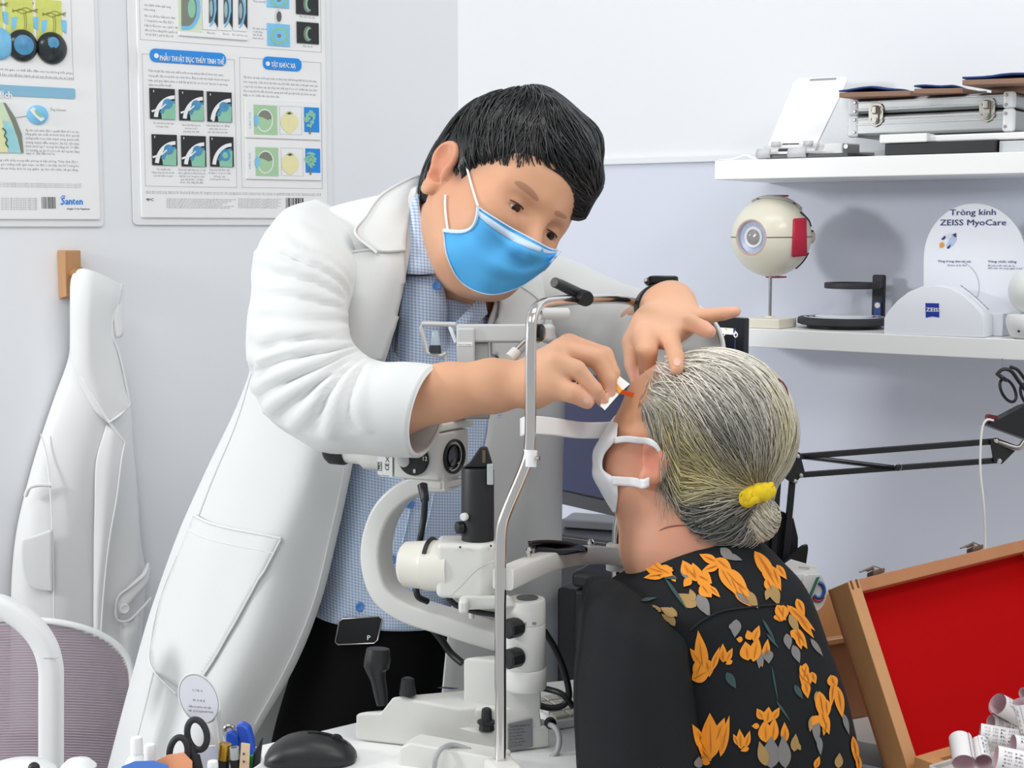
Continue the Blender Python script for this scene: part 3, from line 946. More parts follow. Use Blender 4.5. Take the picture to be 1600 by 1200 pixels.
o = MB().tube(catmull([P(1552, 657, bd_ - .01), P(1542, 656, bd_ - .015), P(1535, 668, bd_ - .015), P(1532, 700, bd_ - .015), P(1532, 740, bd_ - .015), P(1537, 790, bd_ - .012), P(1539, 850, bd_), P(1538, 930, bd_)], 8), .0016, 8).build('white_cable', m_white)
tag(o, 'white cable hanging down from the boom arm tip', 'cable')
# ------------------------------------------------------------------ monitor
md0, md1 = 2.18, 1.86
mr = P(1163, 497, md1)
zmt = mr[2]
ml = P(857, 600, md0)
zmb = P(905, 796, 2.13)[2]
mu = nrm((mr - ml) * V3(1, 1, 0))
mw = np.linalg.norm((mr - ml) * V3(1, 1, 0))
mn = nrm(np.cross(mu, ZUP))
if mn[1] > 0: mn = -mn
mon = thing('monitor', 'black framed computer monitor behind the seated patient', 'monitor', V3(*(ml[:2] + mr[:2]) / 2, .80))
mo = V3(ml[0], ml[1], 0)
def mp(u, z, n=0.0):
 return mo + mu * u + ZUP * z + mn * n
m_bez = M('bezel_black', '#1c1e27', 0.3, var=.04)
MB().hexa([mp(0, zmb), mp(mw, zmb), mp(mw, zmt), mp(0, zmt)], [mp(0, zmb, -.010), mp(mw, zmb, -.010), mp(mw, zmt, -.010), mp(0, zmt, -.010)]).build('housing', m_bez, mon, bevel=.002)
MB().hexa([mp(.08, zmb + .06, -.010), mp(mw - .08, zmb + .06, -.010), mp(mw - .08, zmt - .06, -.010), mp(.08, zmt - .06, -.010)], [mp(.12, zmb + .09, -.03), mp(mw - .12, zmb + .09, -.03), mp(mw - .12, zmt - .09, -.03), mp(.12, zmt - .09, -.03)]).build('back_bulge', m_bez, mon, bevel=.004)
bz = .014
zs0 = zmb + .022
MB().hexa([mp(bz, zs0, .0008), mp(mw - bz, zs0, .0008), mp(mw - bz, zmt - bz, .0008), mp(bz, zmt - bz, .0008)], [mp(bz, zs0, -.002), mp(mw - bz, zs0, -.002), mp(mw - bz, zmt - bz, -.002), mp(bz, zmt - bz, -.002)]).build('screen', M('screen_navy', '#3d4263', 0.25, var=.02, emit=.45), mon)
MB().hexa([mp(0, zmb, .001), mp(mw, zmb, .001), mp(mw, zs0 - .003, .001), mp(0, zs0 - .003, .001)], [mp(0, zmb, -.002), mp(mw, zmb, -.002), mp(mw, zs0 - .003, -.002), mp(0, zs0 - .003, -.002)]).build('lower_bezel', M('bezel_grey', '#77787c', .35), mon)
MB().text('SAMSUNG', mp(mw * .47, zmb + .008, .0015), mu, ZUP, h=.0055, w=.04, bold=.02, align='C').build('lettering', M('bezel_ink', '#2e2f33', .5), mon, smooth=0)
zi = zmt - .014
MB().hexa([mp(mw - .20, zi - .008, .0018), mp(mw - .018, zi - .008, .0018), mp(mw - .018, zi + .000, .0018), mp(mw - .20, zi + .000, .0018)], [mp(mw - .20, zi - .008, .0008), mp(mw - .018, zi - .008, .0008), mp(mw - .018, zi, .0008), mp(mw - .20, zi, .0008)]).build('screen_title_bar', M('screen_white', '#f2f2f6', .3, emit=.6), mon)
MB().hexa([mp(mw - .20, zi - .035, .0016), mp(mw - .016, zi - .035, .0016), mp(mw - .016, zi - .008, .0016), mp(mw - .20, zi - .008, .0016)], [mp(mw - .20, zi - .035, .0008), mp(mw - .016, zi - .035, .0008), mp(mw - .016, zi - .008, .0008), mp(mw - .20, zi - .008, .0008)]).build('screen_tool_bar', M('screen_dark', '#1d1f2c', .3), mon)
for k, (px, py) in enumerate(((1130, 521), (1149.5, 523))):
 r0 = ray(px, py)
 cpt = hit(px, py, mp(0, 0, .0022), mn)
 MB().lathe([(.0024, -.0002), (.0036, -.0002), (.0036, .0004), (.0024, .0004)], cpt, mn, 20, False, False).build('screen_icon', M('screen_white', '#f2f2f6', .3, emit=.6), mon)
 if k: MB().box(cpt + ZUP * .003 + mn * .0004, .0011, .0006, .004, mu, mn).build('screen_icon', M('screen_white', '#f2f2f6', .3, emit=.6), mon)
MB().prism(circ(.0018, 12), hit(1135, 514, mp(0, 0, .0022), mn), mu, ZUP, mn * .0004).build('screen_icon', M('icon_yellow', '#e8dc6a', .4, emit=.4), mon)
ms = mp(mw / 2, 0, -.045)
MB().cyl(V3(ms[0], ms[1], .812), V3(ms[0], ms[1], zmb + .08), .018).build('stand_neck', m_blackgloss, mon)
MB().lathe([(.07, .8005), (.07, .806), (.04, .812)], V3(ms[0], ms[1], 0), n=40).build('stand_foot', m_blackgloss, mon)
# ------------------------------------------------------------------ back desk along the shelf wall, printer, keyboard
ZD = .80
dk = thing('desk', 'long white desk under the wall shelves', 'desk', rp(1.0, .3, 0))
rbox(0.06, 2.3, .02, .62, ZD - .03, ZD).build('desk_top', m_white2, dk, bevel=.002)
for s in (.16, 2.2):
 rbox(s, s + .04, .05, .58, 0, ZD - .03).build('side_panel', m_white2, dk)
pd = 1.86
pr = thing('printer', 'black desktop printer behind the patient shoulder', 'printer', P(930, 1080, pd))
pu = nrm(V3(.87, -.42, 0)); pw = nrm(V3(.42, .87, 0))
p0 = P(893, 1078, pd); p0[2] = ZD + .001
zp = P(900, 915, pd)[2]
pb_ = lambda a, b, z: V3(p0[0], p0[1], z) + pu * a + pw * b
def pbox(a0, a1, b0, b1, z0, z1, nm, mat, bev=.004):
 return MB().hexa([pb_(a0, b0, z0), pb_(a1, b0, z0), pb_(a1, b0, z1), pb_(a0, b0, z1)], [pb_(a0, b1, z0), pb_(a1, b1, z0), pb_(a1, b1, z1), pb_(a0, b1, z1)]).build(nm, mat, pr, bevel=bev, segs=3)
m_prn = M('printer_black', '#232328', .4, var=.05, bump=.04, bscale=900)
pbox(0, .20, 0, .15, ZD + .001, zp, 'body', m_prn, .008)
pbox(-.002, .202, -.002, .13, zp + .001, zp + .022, 'lid', M('printer_lid', '#2d2d33', .35), .008)
pbox(-.034, -.001, .03, .14, ZD + .012, zp - .01, 'ink_tank', m_prn, .004)
pbox(-.0345, -.0300, .045, .075, ZD + .02, zp - .05, 'ink_window', M('tank_pale', '#b9cbe0', .2), .001)
lb = [pb_(.055, .02, zp + .0225), pb_(.105, .02, zp + .0225), pb_(.105, .05, zp + .0225), pb_(.055, .05, zp + .0225)]
lo = MB().hexa(lb, [p + ZUP * .0006 for p in lb]).build('sticker', m_white, pr)
MB().prism(rrect(.014, .01, .002), pb_(.075, .035, zp + .0233), pu, pw, ZUP * .0003).build('sticker_print', M('sticker_red', '#b3565e', .5), lo)
# open grey scanner lid / phone lying on the chin rest side
o = MB().prism(rrect(.10, .065, .008), rp(.41, .15, P(880, 880, 2.3)[2] + .001), nrm(V3(.9, -.3, 0)), nrm(V3(.3, .9, 0)), ZUP * .016).build('grey_device', M('device_grey', '#6f7175', .4, var=.05), bevel=.003)
tag(o, 'flat dark grey box lying on the black cabinet behind chin rest', 'box')
cbx = rbox(.32, .50, .06, .24, ZD + .0005, P(880, 880, 2.3)[2]).build('black_cabinet', m_prn, bevel=.006)
tag(cbx, 'low black cabinet standing behind the printer', 'cabinet')
# ================================================================== poster wall
UL = -A1      # to the right along the poster wall
def uL(px):
 return float(np.dot(WL(px, 358, 0) - CORNER, UL))
def lw(u, z, q=0.0):
 return CORNER + UL * u + N1 * q + ZUP * z
def zL(px, py):
 return float(WL(px, py, 0)[2])
def dL(px):
 return float(np.dot(WL(px, 358, 0) - CAM, FWD))
def LR(x0, x1, yc, hpx):
 xm = (x0 + x1) / 2
 z = zL(xm, yc)
 h = S(hpx, dL(xm))
 return uL(x0), uL(x1), z - h / 2, z + h / 2
def lrect(x0, x1, yc, hpx, q, t, r=0.0, mb=None):
 a, b, c, d = LR(x0, x1, yc, hpx)
 mb = mb or MB()
 pl_ = rrect(b - a, d - c, r, 5) if r else [(-(b - a) / 2, -(d - c) / 2), ((b - a) / 2, -(d - c) / 2), ((b - a) / 2, (d - c) / 2), (-(b - a) / 2, (d - c) / 2)]
 o_ = lw((a + b) / 2, (c + d) / 2, q)
 return mb.prism(pl_, o_, UL, ZUP, N1 * t)
def lpoly(pix, q, mb=None, t=.0004):
 mb = mb or MB()
 a = [WL(x, y, q) for x, y in pix]
 return mb.hexa(a, [p + N1 * t for p in a])
def ltext(mb, s, x0, x1, y, hpx, q, bold=0.0, align='L'):
 o_ = WL(x0 if align == 'L' else (x0 + x1) / 2, y, q)
 return mb.text(s, o_, UL, ZUP, h=S(hpx, dL(x0)), w=abs(uL(x1) - uL(x0)), bold=bold, align=align, res=1)
def lframe(x0, x1, y0c, y1c, q, t, mb):
 """thin printed rectangle outline; y given at the horizontal middle"""
 xm = (x0 + x1) / 2
 a, b, za, zb_ = uL(x0), uL(x1), zL(xm, y1c), zL(xm, y0c)
 for (u0, v0), (u1, v1) in (((a, za), (b, za)), ((b, za), (b, zb_)), ((b, zb_), (a, zb_)), ((a, zb_), (a, za))):
  c = lw((u0 + u1) / 2, (v0 + v1) / 2, q)
  mb.box(c, abs(u1 - u0) + t, .0004, abs(v1 - v0) + t, UL, N1)
 return mb
m_post = M('poster_plastic', '#e9eaea', 0.32, var=.008)
m_post2 = M('poster_print_white', '#efefee', 0.4, var=.008)
m_blue = M('poster_blue', '#1c8be0', .4, var=.02)
m_tealbar = M('poster_teal', '#86b9d2', .45, var=.03)
m_pblk = M('poster_black', '#1d2124', .4, var=.15, vscale=60)
m_pgreen = M('poster_green', '#a9cfa5', .45, var=.06, vscale=60)
m_pmint = M('poster_mint', '#8cc6a8', .45, var=.1, vscale=60)
m_pyel = M('poster_yellow', '#ebe4ae', .45, var=.06, vscale=80)
m_plime = M('poster_lime', '#d3d96e', .45, var=.2, vscale=60)
m_pblue = M('poster_eye_blue', '#4d93bd', .4, var=.35, vscale=110)
m_psky = M('poster_sky', '#7cc4ea', .4, var=.2, vscale=60)
m_pgrey = M('poster_grey', '#7f8377', .45, var=.1, vscale=60)
m_line = M('poster_line', '#bcbfc2', .5)
def board(name, label, x0, x1, yb, zt_, inner):
 t = thing(name, label, 'poster', lw((uL(x0) + uL(x1)) / 2, zL((x0 + x1) / 2, yb), .002), 'eye health posters')
 a, b = uL(x0), uL(x1)
 z0 = zL((x0 + x1) / 2, yb)
 MB().prism(rrect(b - a, zt_ - z0, .008, 5), lw((a + b) / 2, (z0 + zt_) / 2, .001), UL, ZUP, N1 * .004).build('backing_sheet', m_post, t, bevel=.0015)
 xi0, xi1, yi = inner
 a2, b2, z2 = uL(xi0), uL(xi1), zL((x0 + x1) / 2, yi)
 MB().prism(rrect(b2 - a2, zt_ - .02 - z2, .003, 4), lw((a2 + b2) / 2, (z2 + zt_ - .02) / 2, .0045), UL, ZUP, N1 * .005).build('raised_panel', m_post2, t, bevel=.0018)
 return t
# ---- right-hand poster
QP = .0097
p1 = board('eye_poster', 'white cataract surgery poster with blue headings, behind doctor shoulder', 207, 519, 352, 2.02, (219, 509, 341))
fr = MB()
lframe(226, 368, 90, 292, QP, .0009, fr)
lframe(376, 501, 95, 294, QP, .0009, fr)
lframe(224, 502, -60, 73, QP, .0009, fr)
fr.build('printed_frames', m_line, p1, smooth=0)
pill = lrect(237.6, 354.8, 91, 20, QP, .002, .0098).build('heading_pill', m_blue, p1, bevel=.0006)
h_ = MB(); ltext(h_, 'PHẪU THUẬT ĐỤC THỦY TINH THỂ', 250, 349, 94.5, 8.2, QP + .0024, .018)
h_.prism(circ(.0042, 20), WL(244.3, 87, QP + .0021), UL, ZUP, N1 * .0004)
h_.build('lettering', m_white, pill, smooth=0)
pill = lrect(411.5, 471, 101, 19.5, QP, .002, .0095).build('heading_pill', m_blue, p1, bevel=.0006)
h_ = MB(); ltext(h_, 'TẬT KHÚC XẠ', 424, 461, 104.5, 7.6, QP + .0024, .018)
h_.prism(circ(.0040, 20), WL(418.5, 99.5, QP + .0021), UL, ZUP, N1 * .0004)
h_.build('lettering', m_white, pill, smooth=0)
tx = MB()
for s, x0, x1, y in (('Phẫu thuật đục thủy tinh thể là một trong những tiến bộ khoa học quan', 232, 347, 112),
      ('trọng gần đây trong lĩnh vực nhãn khoa. Đây là một kỹ thuật nhanh chóng và', 232, 357, 119.5),
      ('hiệu quả giúp bệnh nhân có thể lấy lại thị lực và sớm trở lại sinh hoạt hàng', 232, 354, 127),
      ('ngày sau phẫu thuật.', 232, 268, 133.5),
      ('Tật khúc xạ xảy ra khi giác mạc và thủy tinh thể không thể hội tụ ánh sáng', 380, 493, 122),
      ('trên võng mạc. Cận thị là tật khúc xạ phổ biến nhất xảy ra khi giác mạc quá', 380, 495, 129.2),
      ('cong hoặc lực khúc xạ của thủy tinh thể quá lớn so với chiều dài của nhãn', 380, 494, 136.4),
      ('cầu trong khi đó viễn thị là khi quang tinh thể quá tật hoặc lực khúc xạ quá', 380, 492, 143.4),
      ('thấp so với chiều dài của nhãn cầu.', 380, 436, 150),
      ('của bệnh nhân ngả sang', 225, 266, 9), ('màu vàng.', 225, 243, 16),
      ('Khi các tế bào biểu mô nằm', 226, 273, 26), ('ở vùng phía sau đây được', 226, 271, 33.4),
      ('biệt là đục bao sau, ngược lại', 226, 277, 41), ('nếu sự hóa tăng bắt nguồn từ', 226, 277, 48.4), ('vỏ thì được gọi là đục vỏ.', 227, 271, 55)):
 ltext(tx, s, x0, x1, y, 3.6, QP)
tx.build('paragraph', M('poster_text', '#77797b', .6), p1, smooth=0)
cp = MB()
for s, x, y in (('Tạo một đường rạch nhỏ', 255.5, 194), ('trên giác mạc.', 254, 199), ('Rạch một đường tròn,', 299.5, 197), ('trên bao trước', 299, 202), ('của thủy tinh thể', 298.5, 207), ('Phẫu thuật được mở để lấy', 341, 198), ('phần nhân cứ ra cho', 341, 203), ('gọn chỗ thủy tinh thể', 340, 208),
    ('Tán nhuyễn nhân', 256, 266), ('bằng sóng siêu âm và hút', 255, 271), ('toàn bộ nhân ra ngoài', 255, 276), ('Thủy tinh thể nhân tạo có thể', 300, 267), ('được gấp lại và đưa thủy tinh', 300, 272), ('thể được mở trong bao, thủy', 300, 277), ('tinh thể sẽ được cố định', 300, 282), ('hỗ trợ chức năng hậu đầu.', 300, 286.5), ('Thủy tinh thể được giữ', 343, 267), ('cố định ở vị trí với mắt', 343, 272), ('hướng mở mắt', 343, 277), ('và không tồn thừa lại', 343, 281.5),
    ('Đục nhân', 330, 53), ('Đục vỏ', 353, 54.5), ('Đục dưới bao sau', 375, 56.5), ('Đục dưới bao sau', 480, 28), ('Đục rìa vỏ', 481, 74), ('Thủy tinh thể', 405, 4)):
 w = len(s) * 1.45
 ltext(cp, s, x - w / 2, x + w / 2, y, 3.0, QP, align='C')
for k, s in enumerate(('Khi thủy tinh thể', 'có thể dừng', 'tiến lộ dần', 'nhanh mắt mờ.')):
 ltext(cp, s, 395, 395 + len(s) * 1.35, 45.5 + k * 5, 3.0, QP)
cp.build('captions', M('poster_text', '#77797b', .6), p1, smooth=0)
fp = MB()
for k in range(2):
 ltext(fp, 'Hình ảnh minh hoạ: Abbott N, Thomas B, Rhodes W. Surgical options for the management of the cataract lens, the review of ophthalmology and of the clinical practice 2018', 228, 500, 299 + 2.4 * k + 1.0, 1.9, QP)
for k in range(6):
 ltext(fp, 'Tài liệu này dành cho bệnh nhân và chỉ có giá trị tham khảo, không thay thế ý kiến của bác sĩ chuyên khoa mắt', 260, 368 - (k * 7 % 25), 311.5 + 2.7 * k, 1.9, QP)
 ltext(fp, 'Thông tin liên hệ trung tâm nhãn khoa, mọi quyền được bảo lưu theo', 372, 440 - (k * 5 % 9), 311.5 + 2.7 * k, 1.9, QP)
fp.build('fine_print', M('poster_text', '#77797b', .6), p1, smooth=0)
lg = MB(); ltext(lg, 'ec', 228.5, 240, 314, 7.0, QP, .01); lg.build('lettering', m_ink, p1, smooth=0)
lgo = MB().box(WL(232, 311, QP), .008, .0005, .0009, UL, N1).build('logo_bar', m_ink, p1)
bcx = MB()
x = 444.0
rr = random.Random(3)
while x < 470:
 w = rr.choice((.7, .7, 1.3, 2.0))
 lrect(x, x + w, 318, 17, QP, .0003, 0, bcx)
 x += w + rr.choice((.7, 1.0, 1.4))
bcx.build('barcode', m_inkblk, p1, smooth=0)
def eye_prints(prefix, tiles, parent):
 for k, (x0, x1, yc, hp) in enumerate(tiles):
  tile = lrect(x0, x1, yc, hp, QP, .0022).build('picture_tile', m_pblk, parent)
  white, blue, mint = MB(), MB(), MB()
  w, h = x1 - x0, hp
  y0 = yc - h / 2
  T = lambda u, v: (x0 + u * w, y0 + v * h + (u - .5) * 1.6)
  # green body in the lower right
  pl_ = [T(.99, .45), T(.99, .99), T(.45, .99), T(.42, .8), T(.55, .55), T(.8, .42)]
  lpoly(pl_, QP + .0023, mint, .0002)
  # white curved cornea
  out = [T(.98 - .0 + .86 * math.cos(a), 1.0 + .82 * math.sin(a)) for a in np.linspace(math.radians(185), math.radians(268), 12)]
  inn = [T(.98 + .70 * math.cos(a), 1.0 + .70 * math.sin(a)) for a in np.linspace(math.radians(268), math.radians(185), 12)]
  lpoly(out + inn, QP + .0025, white, .0002)
  out = [T(.98 + .66 * math.cos(a), 1.0 + .64 * math.sin(a)) for a in np.linspace(math.radians(200), math.radians(268), 12)]
  inn = [T(.98 + .50 * math.cos(a), 1.0 + .56 * math.sin(a)) for a in np.linspace(math.radians(268), math.radians(200), 12)]
  lpoly(out + inn, QP + .0026, blue, .0002)
  if k == 5:
   lpoly([T(.68 + .22 * math.cos(a), .6 + .2 * math.sin(a)) for a in np.linspace(0, 6.28, 20, endpoint=False)], QP + .0027, blue, .0002)
   lpoly([T(.68 + .12 * math.cos(a), .6 + .11 * math.sin(a)) for a in np.linspace(0, 6.28, 16, endpoint=False)], QP + .003, mint, .0002)
  else:
   lpoly([T(.68 + .20 * math.cos(a), .47 + .17 * math.sin(a)) for a in np.linspace(0, 6.28, 18, endpoint=False)], QP + .0027, blue, .0002)
  if k != 5:
   e = [(.02, .72), (.05, .78), (.42, .66), (.62, .5), (.6, .47), (.4, .6)] if k != 2 else [(.18, .98), (.28, .98), (.34, .74), (.3, .66)]
   lpoly([T(*p) for p in e], QP + .003, white, .0002)
  lpoly([T(.1, .03), T(.13, .03), T(.13, .1), T(.1, .1)], QP + .003, white, .0002)
  white.build('print_white', m_post2, tile, smooth=0)
  blue.build('print_blue', m_pblue, tile, smooth=0)
  mint.build('print_green', m_pmint, tile, smooth=0)
eye_prints('', ((235.6, 274.5, 163.2, 46.5), (281, 318.6, 165.5, 46.5), (324.3, 362, 168, 45.5), (237.3, 276, 234.8, 47), (282.8, 320.8, 236.8, 47), (327.2, 363.5, 237.6, 46)), p1)
# refraction cards
cd_ = []
for k, (yc, g0, t0, r0) in enumerate(((187.5, (395, 431.3, 188.2, 45), (435, 469, 189, 43.5), (472.8, 496, 190.5, 43)), (250.8, (396.5, 432, 253.2, 44), (436.3, 470, 253.6, 43), (474, 496.8, 254, 42)))):
 card = lrect(382, 498.8, yc, 59 if k == 0 else 60, QP, .0035).build('raised_card', m_post2, p1, bevel=.001)
 q = QP + .0037
 lrect(*g0, q, .0004).build('print_green_tile', m_pgreen, card, smooth=0)
 lframe(t0[0], t0[1], t0[2] - t0[3] / 2, t0[2] + t0[3] / 2, q, .0006, MB()).build('print_frame', m_line, card, smooth=0)
 x, y = (g0[0] + g0[1]) / 2 + .5, g0[2]
 ring = MB()
 lpoly([(x + 13 * math.cos(a), y + 18 * math.sin(a)) for a in np.linspace(0, 6.28, 28, endpoint=False)], q + .0005, ring, .0002)
 ring.build('print_eye_white', m_post2, card, smooth=0)
 lpoly([(x + 11.3 * math.cos(a), y + 16 * math.sin(a)) for a in np.linspace(0, 6.28, 28, endpoint=False)], q + .0009, None, .0002).build('print_eye_green', m_pgreen, card, smooth=0)
 lpoly([(x + 11 * math.cos(a), y - 2 + 14 * math.sin(a)) for a in np.linspace(math.radians(200), math.radians(355), 14)] + [(x + 5, y - 1), (x - 3, y - 5)], q + .0013, None, .0002).build('print_eye_shade', m_pgrey, card, smooth=0)
 lpoly([(x - 13 + 3.5 * math.cos(a), y + 9 * math.sin(a)) for a in np.linspace(0, 6.28, 16, endpoint=False)], q + .0013, None, .0002).build('print_lens', m_psky, card, smooth=0)
 x, y = (t0[0] + t0[1]) / 2, t0[2] + 2
 lpoly([(x + 13.5 * math.cos(a), y + (16 + 1.5 * math.cos(4 * a)) * math.sin(a)) for a in np.linspace(0, 6.28, 32, endpoint=False)], q + .0005, None, .0002).build('print_tomato', m_pyel, card, smooth=0)
 lf = MB()
 for an in (-150, -115, -90, -65, -30):
  ca, sa = math.cos(math.radians(an)), math.sin(math.radians(an))
  lpoly([(x + 1.2 * sa, y - 13 - 1.2 * ca), (x + 7 * ca, y - 13.5 + 6 * sa + 2), (x - 1.2 * sa, y - 13 + 1.2 * ca)], q + .001, lf, .0002)
 lf.build('print_tomato_leaves', M('leaf_dark', '#3f6f52', .5), card, smooth=0)
 lrect(r0[0], r0[1], r0[2] - 2.5, r0[3] * .88, q, .0004).build('print_sky', m_blue, card, smooth=0)
 x, y = (r0[0] + r0[1]) / 2, r0[2]
 rr = random.Random(k)
 tr_ = MB()
 for _ in range(46):
  a, rad = rr.uniform(0, 6.28), math.sqrt(rr.random())
  cx, cy = x + 8.2 * rad * math.cos(a), y - 5 + 12.5 * rad * math.sin(a)
  lpoly([(cx + 2.0 * math.cos(b), cy + 2.0 * math.sin(b)) for b in np.linspace(0, 6.28, 7, endpoint=False)], q + .0006 + .00001 * _, tr_, .00008)
 tr_.build('print_tree_leaves', m_pmint, card, smooth=0)
 lpoly([(x - .8, y + 8), (x + .8, y + 8), (x + 1.4, y + 19), (x - 1.4, y + 19)], q + .0013, None, .0002).build('print_trunk', m_pgrey, card, smooth=0)
 v_ = MB().text('CẬN THỊ' if k == 0 else 'VIỄN THỊ', WL(392, yc + 14, q), ZUP, -UL, h=.0030, w=S(25, dL(390)), bold=.02, res=1)
 v_.build('lettering', M('heading_pale_blue', '#8fb4d8', .5), card, smooth=0)
# upper picture strip (runs out of the frame at the top)
lrect(282, 388, 58, 6, QP, .0045).build('raised_lip', m_post2, p1, bevel=.001)
for k, (x0, x1, yc, hp) in enumerate(((283, 318, 15, 74), (320, 341, 15, 64), (343, 364, 17, 62), (366, 387, 19, 60))):
 tl_ = lrect(x0, x1, yc, hp, QP, .0018).build('picture_tile', m_post2 if k else M('poster_pale_green', '#d6e5c8', .45), p1, smooth=0)
 q = QP + .002
 xm, ym = x0 + (x1 - x0) * .40, yc - 2
 W_, H_ = (x1 - x0) * .58, hp * .46
 arc1 = [(xm - .2 * W_ + W_ * math.cos(a), ym + H_ * math.sin(a)) for a in np.linspace(-1.5, 1.5, 20)]
 lpoly([(x0 + .5, ym - H_)] + arc1 + [(x0 + .5, ym + H_)] if k == 0 else arc1 + [(xm + .25 * W_, ym + H_ * .6), (xm + .1 * W_, ym), (xm + .25 * W_, ym - H_ * .6)], q, None, .0002).build('print_cornea', m_psky, tl_, smooth=0)
 arc2 = [(xm - .2 * W_ + .72 * W_ * math.cos(a), ym + .8 * H_ * math.sin(a)) for a in np.linspace(-1.5, 1.5, 20)]
 lpoly([(x0 + .5, ym - .8 * H_)] + arc2 + [(x0 + .5, ym + .8 * H_)] if k == 0 else arc2, q + .0005, None, .0002).build('print_iris', m_pgrey if k == 0 else M('poster_iris', '#4e5a60', .4, var=.3, vscale=90), tl_, smooth=0)
 lpoly([(xm + .12 * W_ + (.22 if k else .3) * W_ * math.cos(a), ym + .45 * H_ * math.sin(a)) for a in np.linspace(0, 6.28, 18, endpoint=False)], q + .001, None, .0002).build('print_lens', m_pmint if k == 0 else M('poster_lens', '#9fb7bd', .3, var=.3, vscale=60), tl_, smooth=0)
 if k:
  lpoly([(x1 - 3, yc - hp / 2), (x1 - .4, yc - hp / 2), (x1 - .4, yc + hp / 2 - 4), (x1 - 6, yc + hp * .28), (x1 - 2.2, yc)], q + .0012, None, .0002).build('print_dark', m_pblk, tl_, smooth=0)
for k, (x0, x1, yc, hp) in enumerate(((419, 453, 1, 24), (419, 453.5, 56, 33), (464, 498, 6, 36), (464.5, 498, 53, 32))):
 tl_ = lrect(x0, x1, yc, hp, QP, .0022).build('picture_tile', m_psky if k < 2 else m_pblk, p1, smooth=0)
 xm, ym, q = (x0 + x1) / 2, yc, QP + .0024
 for j, (f, mt) in enumerate(((.8, m_pmint), (.55, m_psky), (.18, m_pgrey)) if k < 2 else ((.75, m_pgrey), (.6, m_pmint), (.5, m_pblk))):
  lpoly([(xm + (0 if k < 2 else 2 * j) + (x1 - x0) / 2 * f * (1 if k < 2 else .55) * math.cos(a), ym + hp / 2 * f * math.sin(a)) for a in np.linspace(0, 6.28, 22, endpoint=False)], q + .0004 * j, None, .0002).build('print_iris', mt, tl_, smooth=0)
hc_ = [(434.5, 26, 8.0, '#d9d9d9'), (436, 26, 5.5, '#5b5f63')]
for k, (x, y, r, c) in enumerate(hc_):
 lpoly([(x + r * .7 * math.cos(a), y + r * 1.5 * math.sin(a)) for a in np.linspace(0, 6.28, 22, endpoint=False)], QP + .0005 * k, None, .0003).build('print_lens', M('hc%d' % k, c, .4), p1, smooth=0)
# ---- left-hand poster (cut by the frame)
p2 = board('eye_poster', 'white eye pressure poster with teal heading bar, cut by frame edge', -70, 161.5, 354.5, 2.02, (-60, 155, 343))
lrect(-60, 121, 143, 16, QP, .0016, .003).build('heading_bar', m_tealbar, p2)
h_ = MB(); ltext(h_, 'Thủy dịch', -38, 18, 150.5, 10.5, QP + .0022, .03); h_.build('lettering', m_white, p2, smooth=0)
fr = MB(); lframe(-60, 119, -40, 121, QP, .0009, fr); fr.build('printed_frames', m_line, p2, smooth=0)
tx = MB()
for s, x0, x1, y in (('Bệnh thần kinh thị giác có thể dẫn đến mù lòa không hồi phục.', -30, 113, 108), ('bởi sự chết tế bào của tế bào hạch và sự suy thoái của các sợi trục', -30, 114, 116),
      ('Áp lực nội nhãn được quyết định bởi sự cân', 40, 122.5, 205), ('bằng giữa sản xuất và thoát thủy dịch qua hệ', 40, 123, 211), ('thống tuần hoàn tĩnh mạch xung quanh mắt', 40, 123, 217.5), ('(màng mạch) đến vùng bè. Áp lực nội nhãn', 40.5, 123, 224), ('bình thường ở trong khoảng từ 10 đến', 40.5, 123, 230), ('21 mmHg, áp lực lớn hơn 40 dương làm tăng', 41, 123.5, 236.5), ('nguy cơ dẫn đến mù lòa.', 41, 86, 241),
      ('Thủy dịch trong suốt chứa trong tiền phòng và hậu phòng. Thủy dịch được', -30, 121, 251), ('tiết ra, đi qua góc mống mắt giác mạc, và được tái hấp thu bởi vùng bè', -30, 122, 257.5), ('Khi hệ thống thoát thủy dịch bị suy giảm, áp lực nội nhãn sẽ gia tăng.', -30, 121.5, 264),
      ('Ống Schlemm', 79, 103, 173)):
 ltext(tx, s, x0, x1, y, 3.8, QP)
tx.build('paragraph', M('poster_text', '#77797b', .6), p2, smooth=0)
fp = MB()
for k in range(3):
 ltext(fp, 'Quigley H, Broman A. The number of people with glaucoma worldwide. Brit J Ophthalmology and the clinical practice review of ocular 2017', -40, 126, 286 + 2.7 * k, 1.9, QP)
for k in range(7):
 ltext(fp, 'Tài liệu này chỉ dành cho cán bộ y tế và không thay thế ý kiến', -40, 58, 310 + 2.9 * k, 1.9, QP)
fp.build('fine_print', M('poster_text', '#77797b', .6), p2, smooth=0)
bcx = MB(); x = 64.0
while x < 85:
 w = rr.choice((.7, .7, 1.2, 1.8))
 lrect(x, x + w, 317, 18, QP, .0003, 0, bcx)
 x += w + rr.choice((.7, 1.0, 1.4))
bcx.build('barcode', m_ink, p2, smooth=0)
lg = MB(); ltext(lg, 'Santen', 96.5, 129, 319.5, 11.5, QP, .035); lg.build('lettering', m_blue, p2, smooth=0)
pts = [WL(x, y, QP + .0006) for x, y in ((94, 318), (97.5, 319.5), (100.5, 316.5), (97, 312), (95.5, 308), (99, 305.5), (102, 307))]
MB().tube(catmull(pts, 5), .0011, 6, flat=.4).build('logo_stroke', m_blue, p2)
lg = MB(); ltext(lg, 'Imagine Your Happiness', 105, 140, 327.5, 3.2, QP, .02); lg.build('lettering', m_ink, p2, smooth=0)
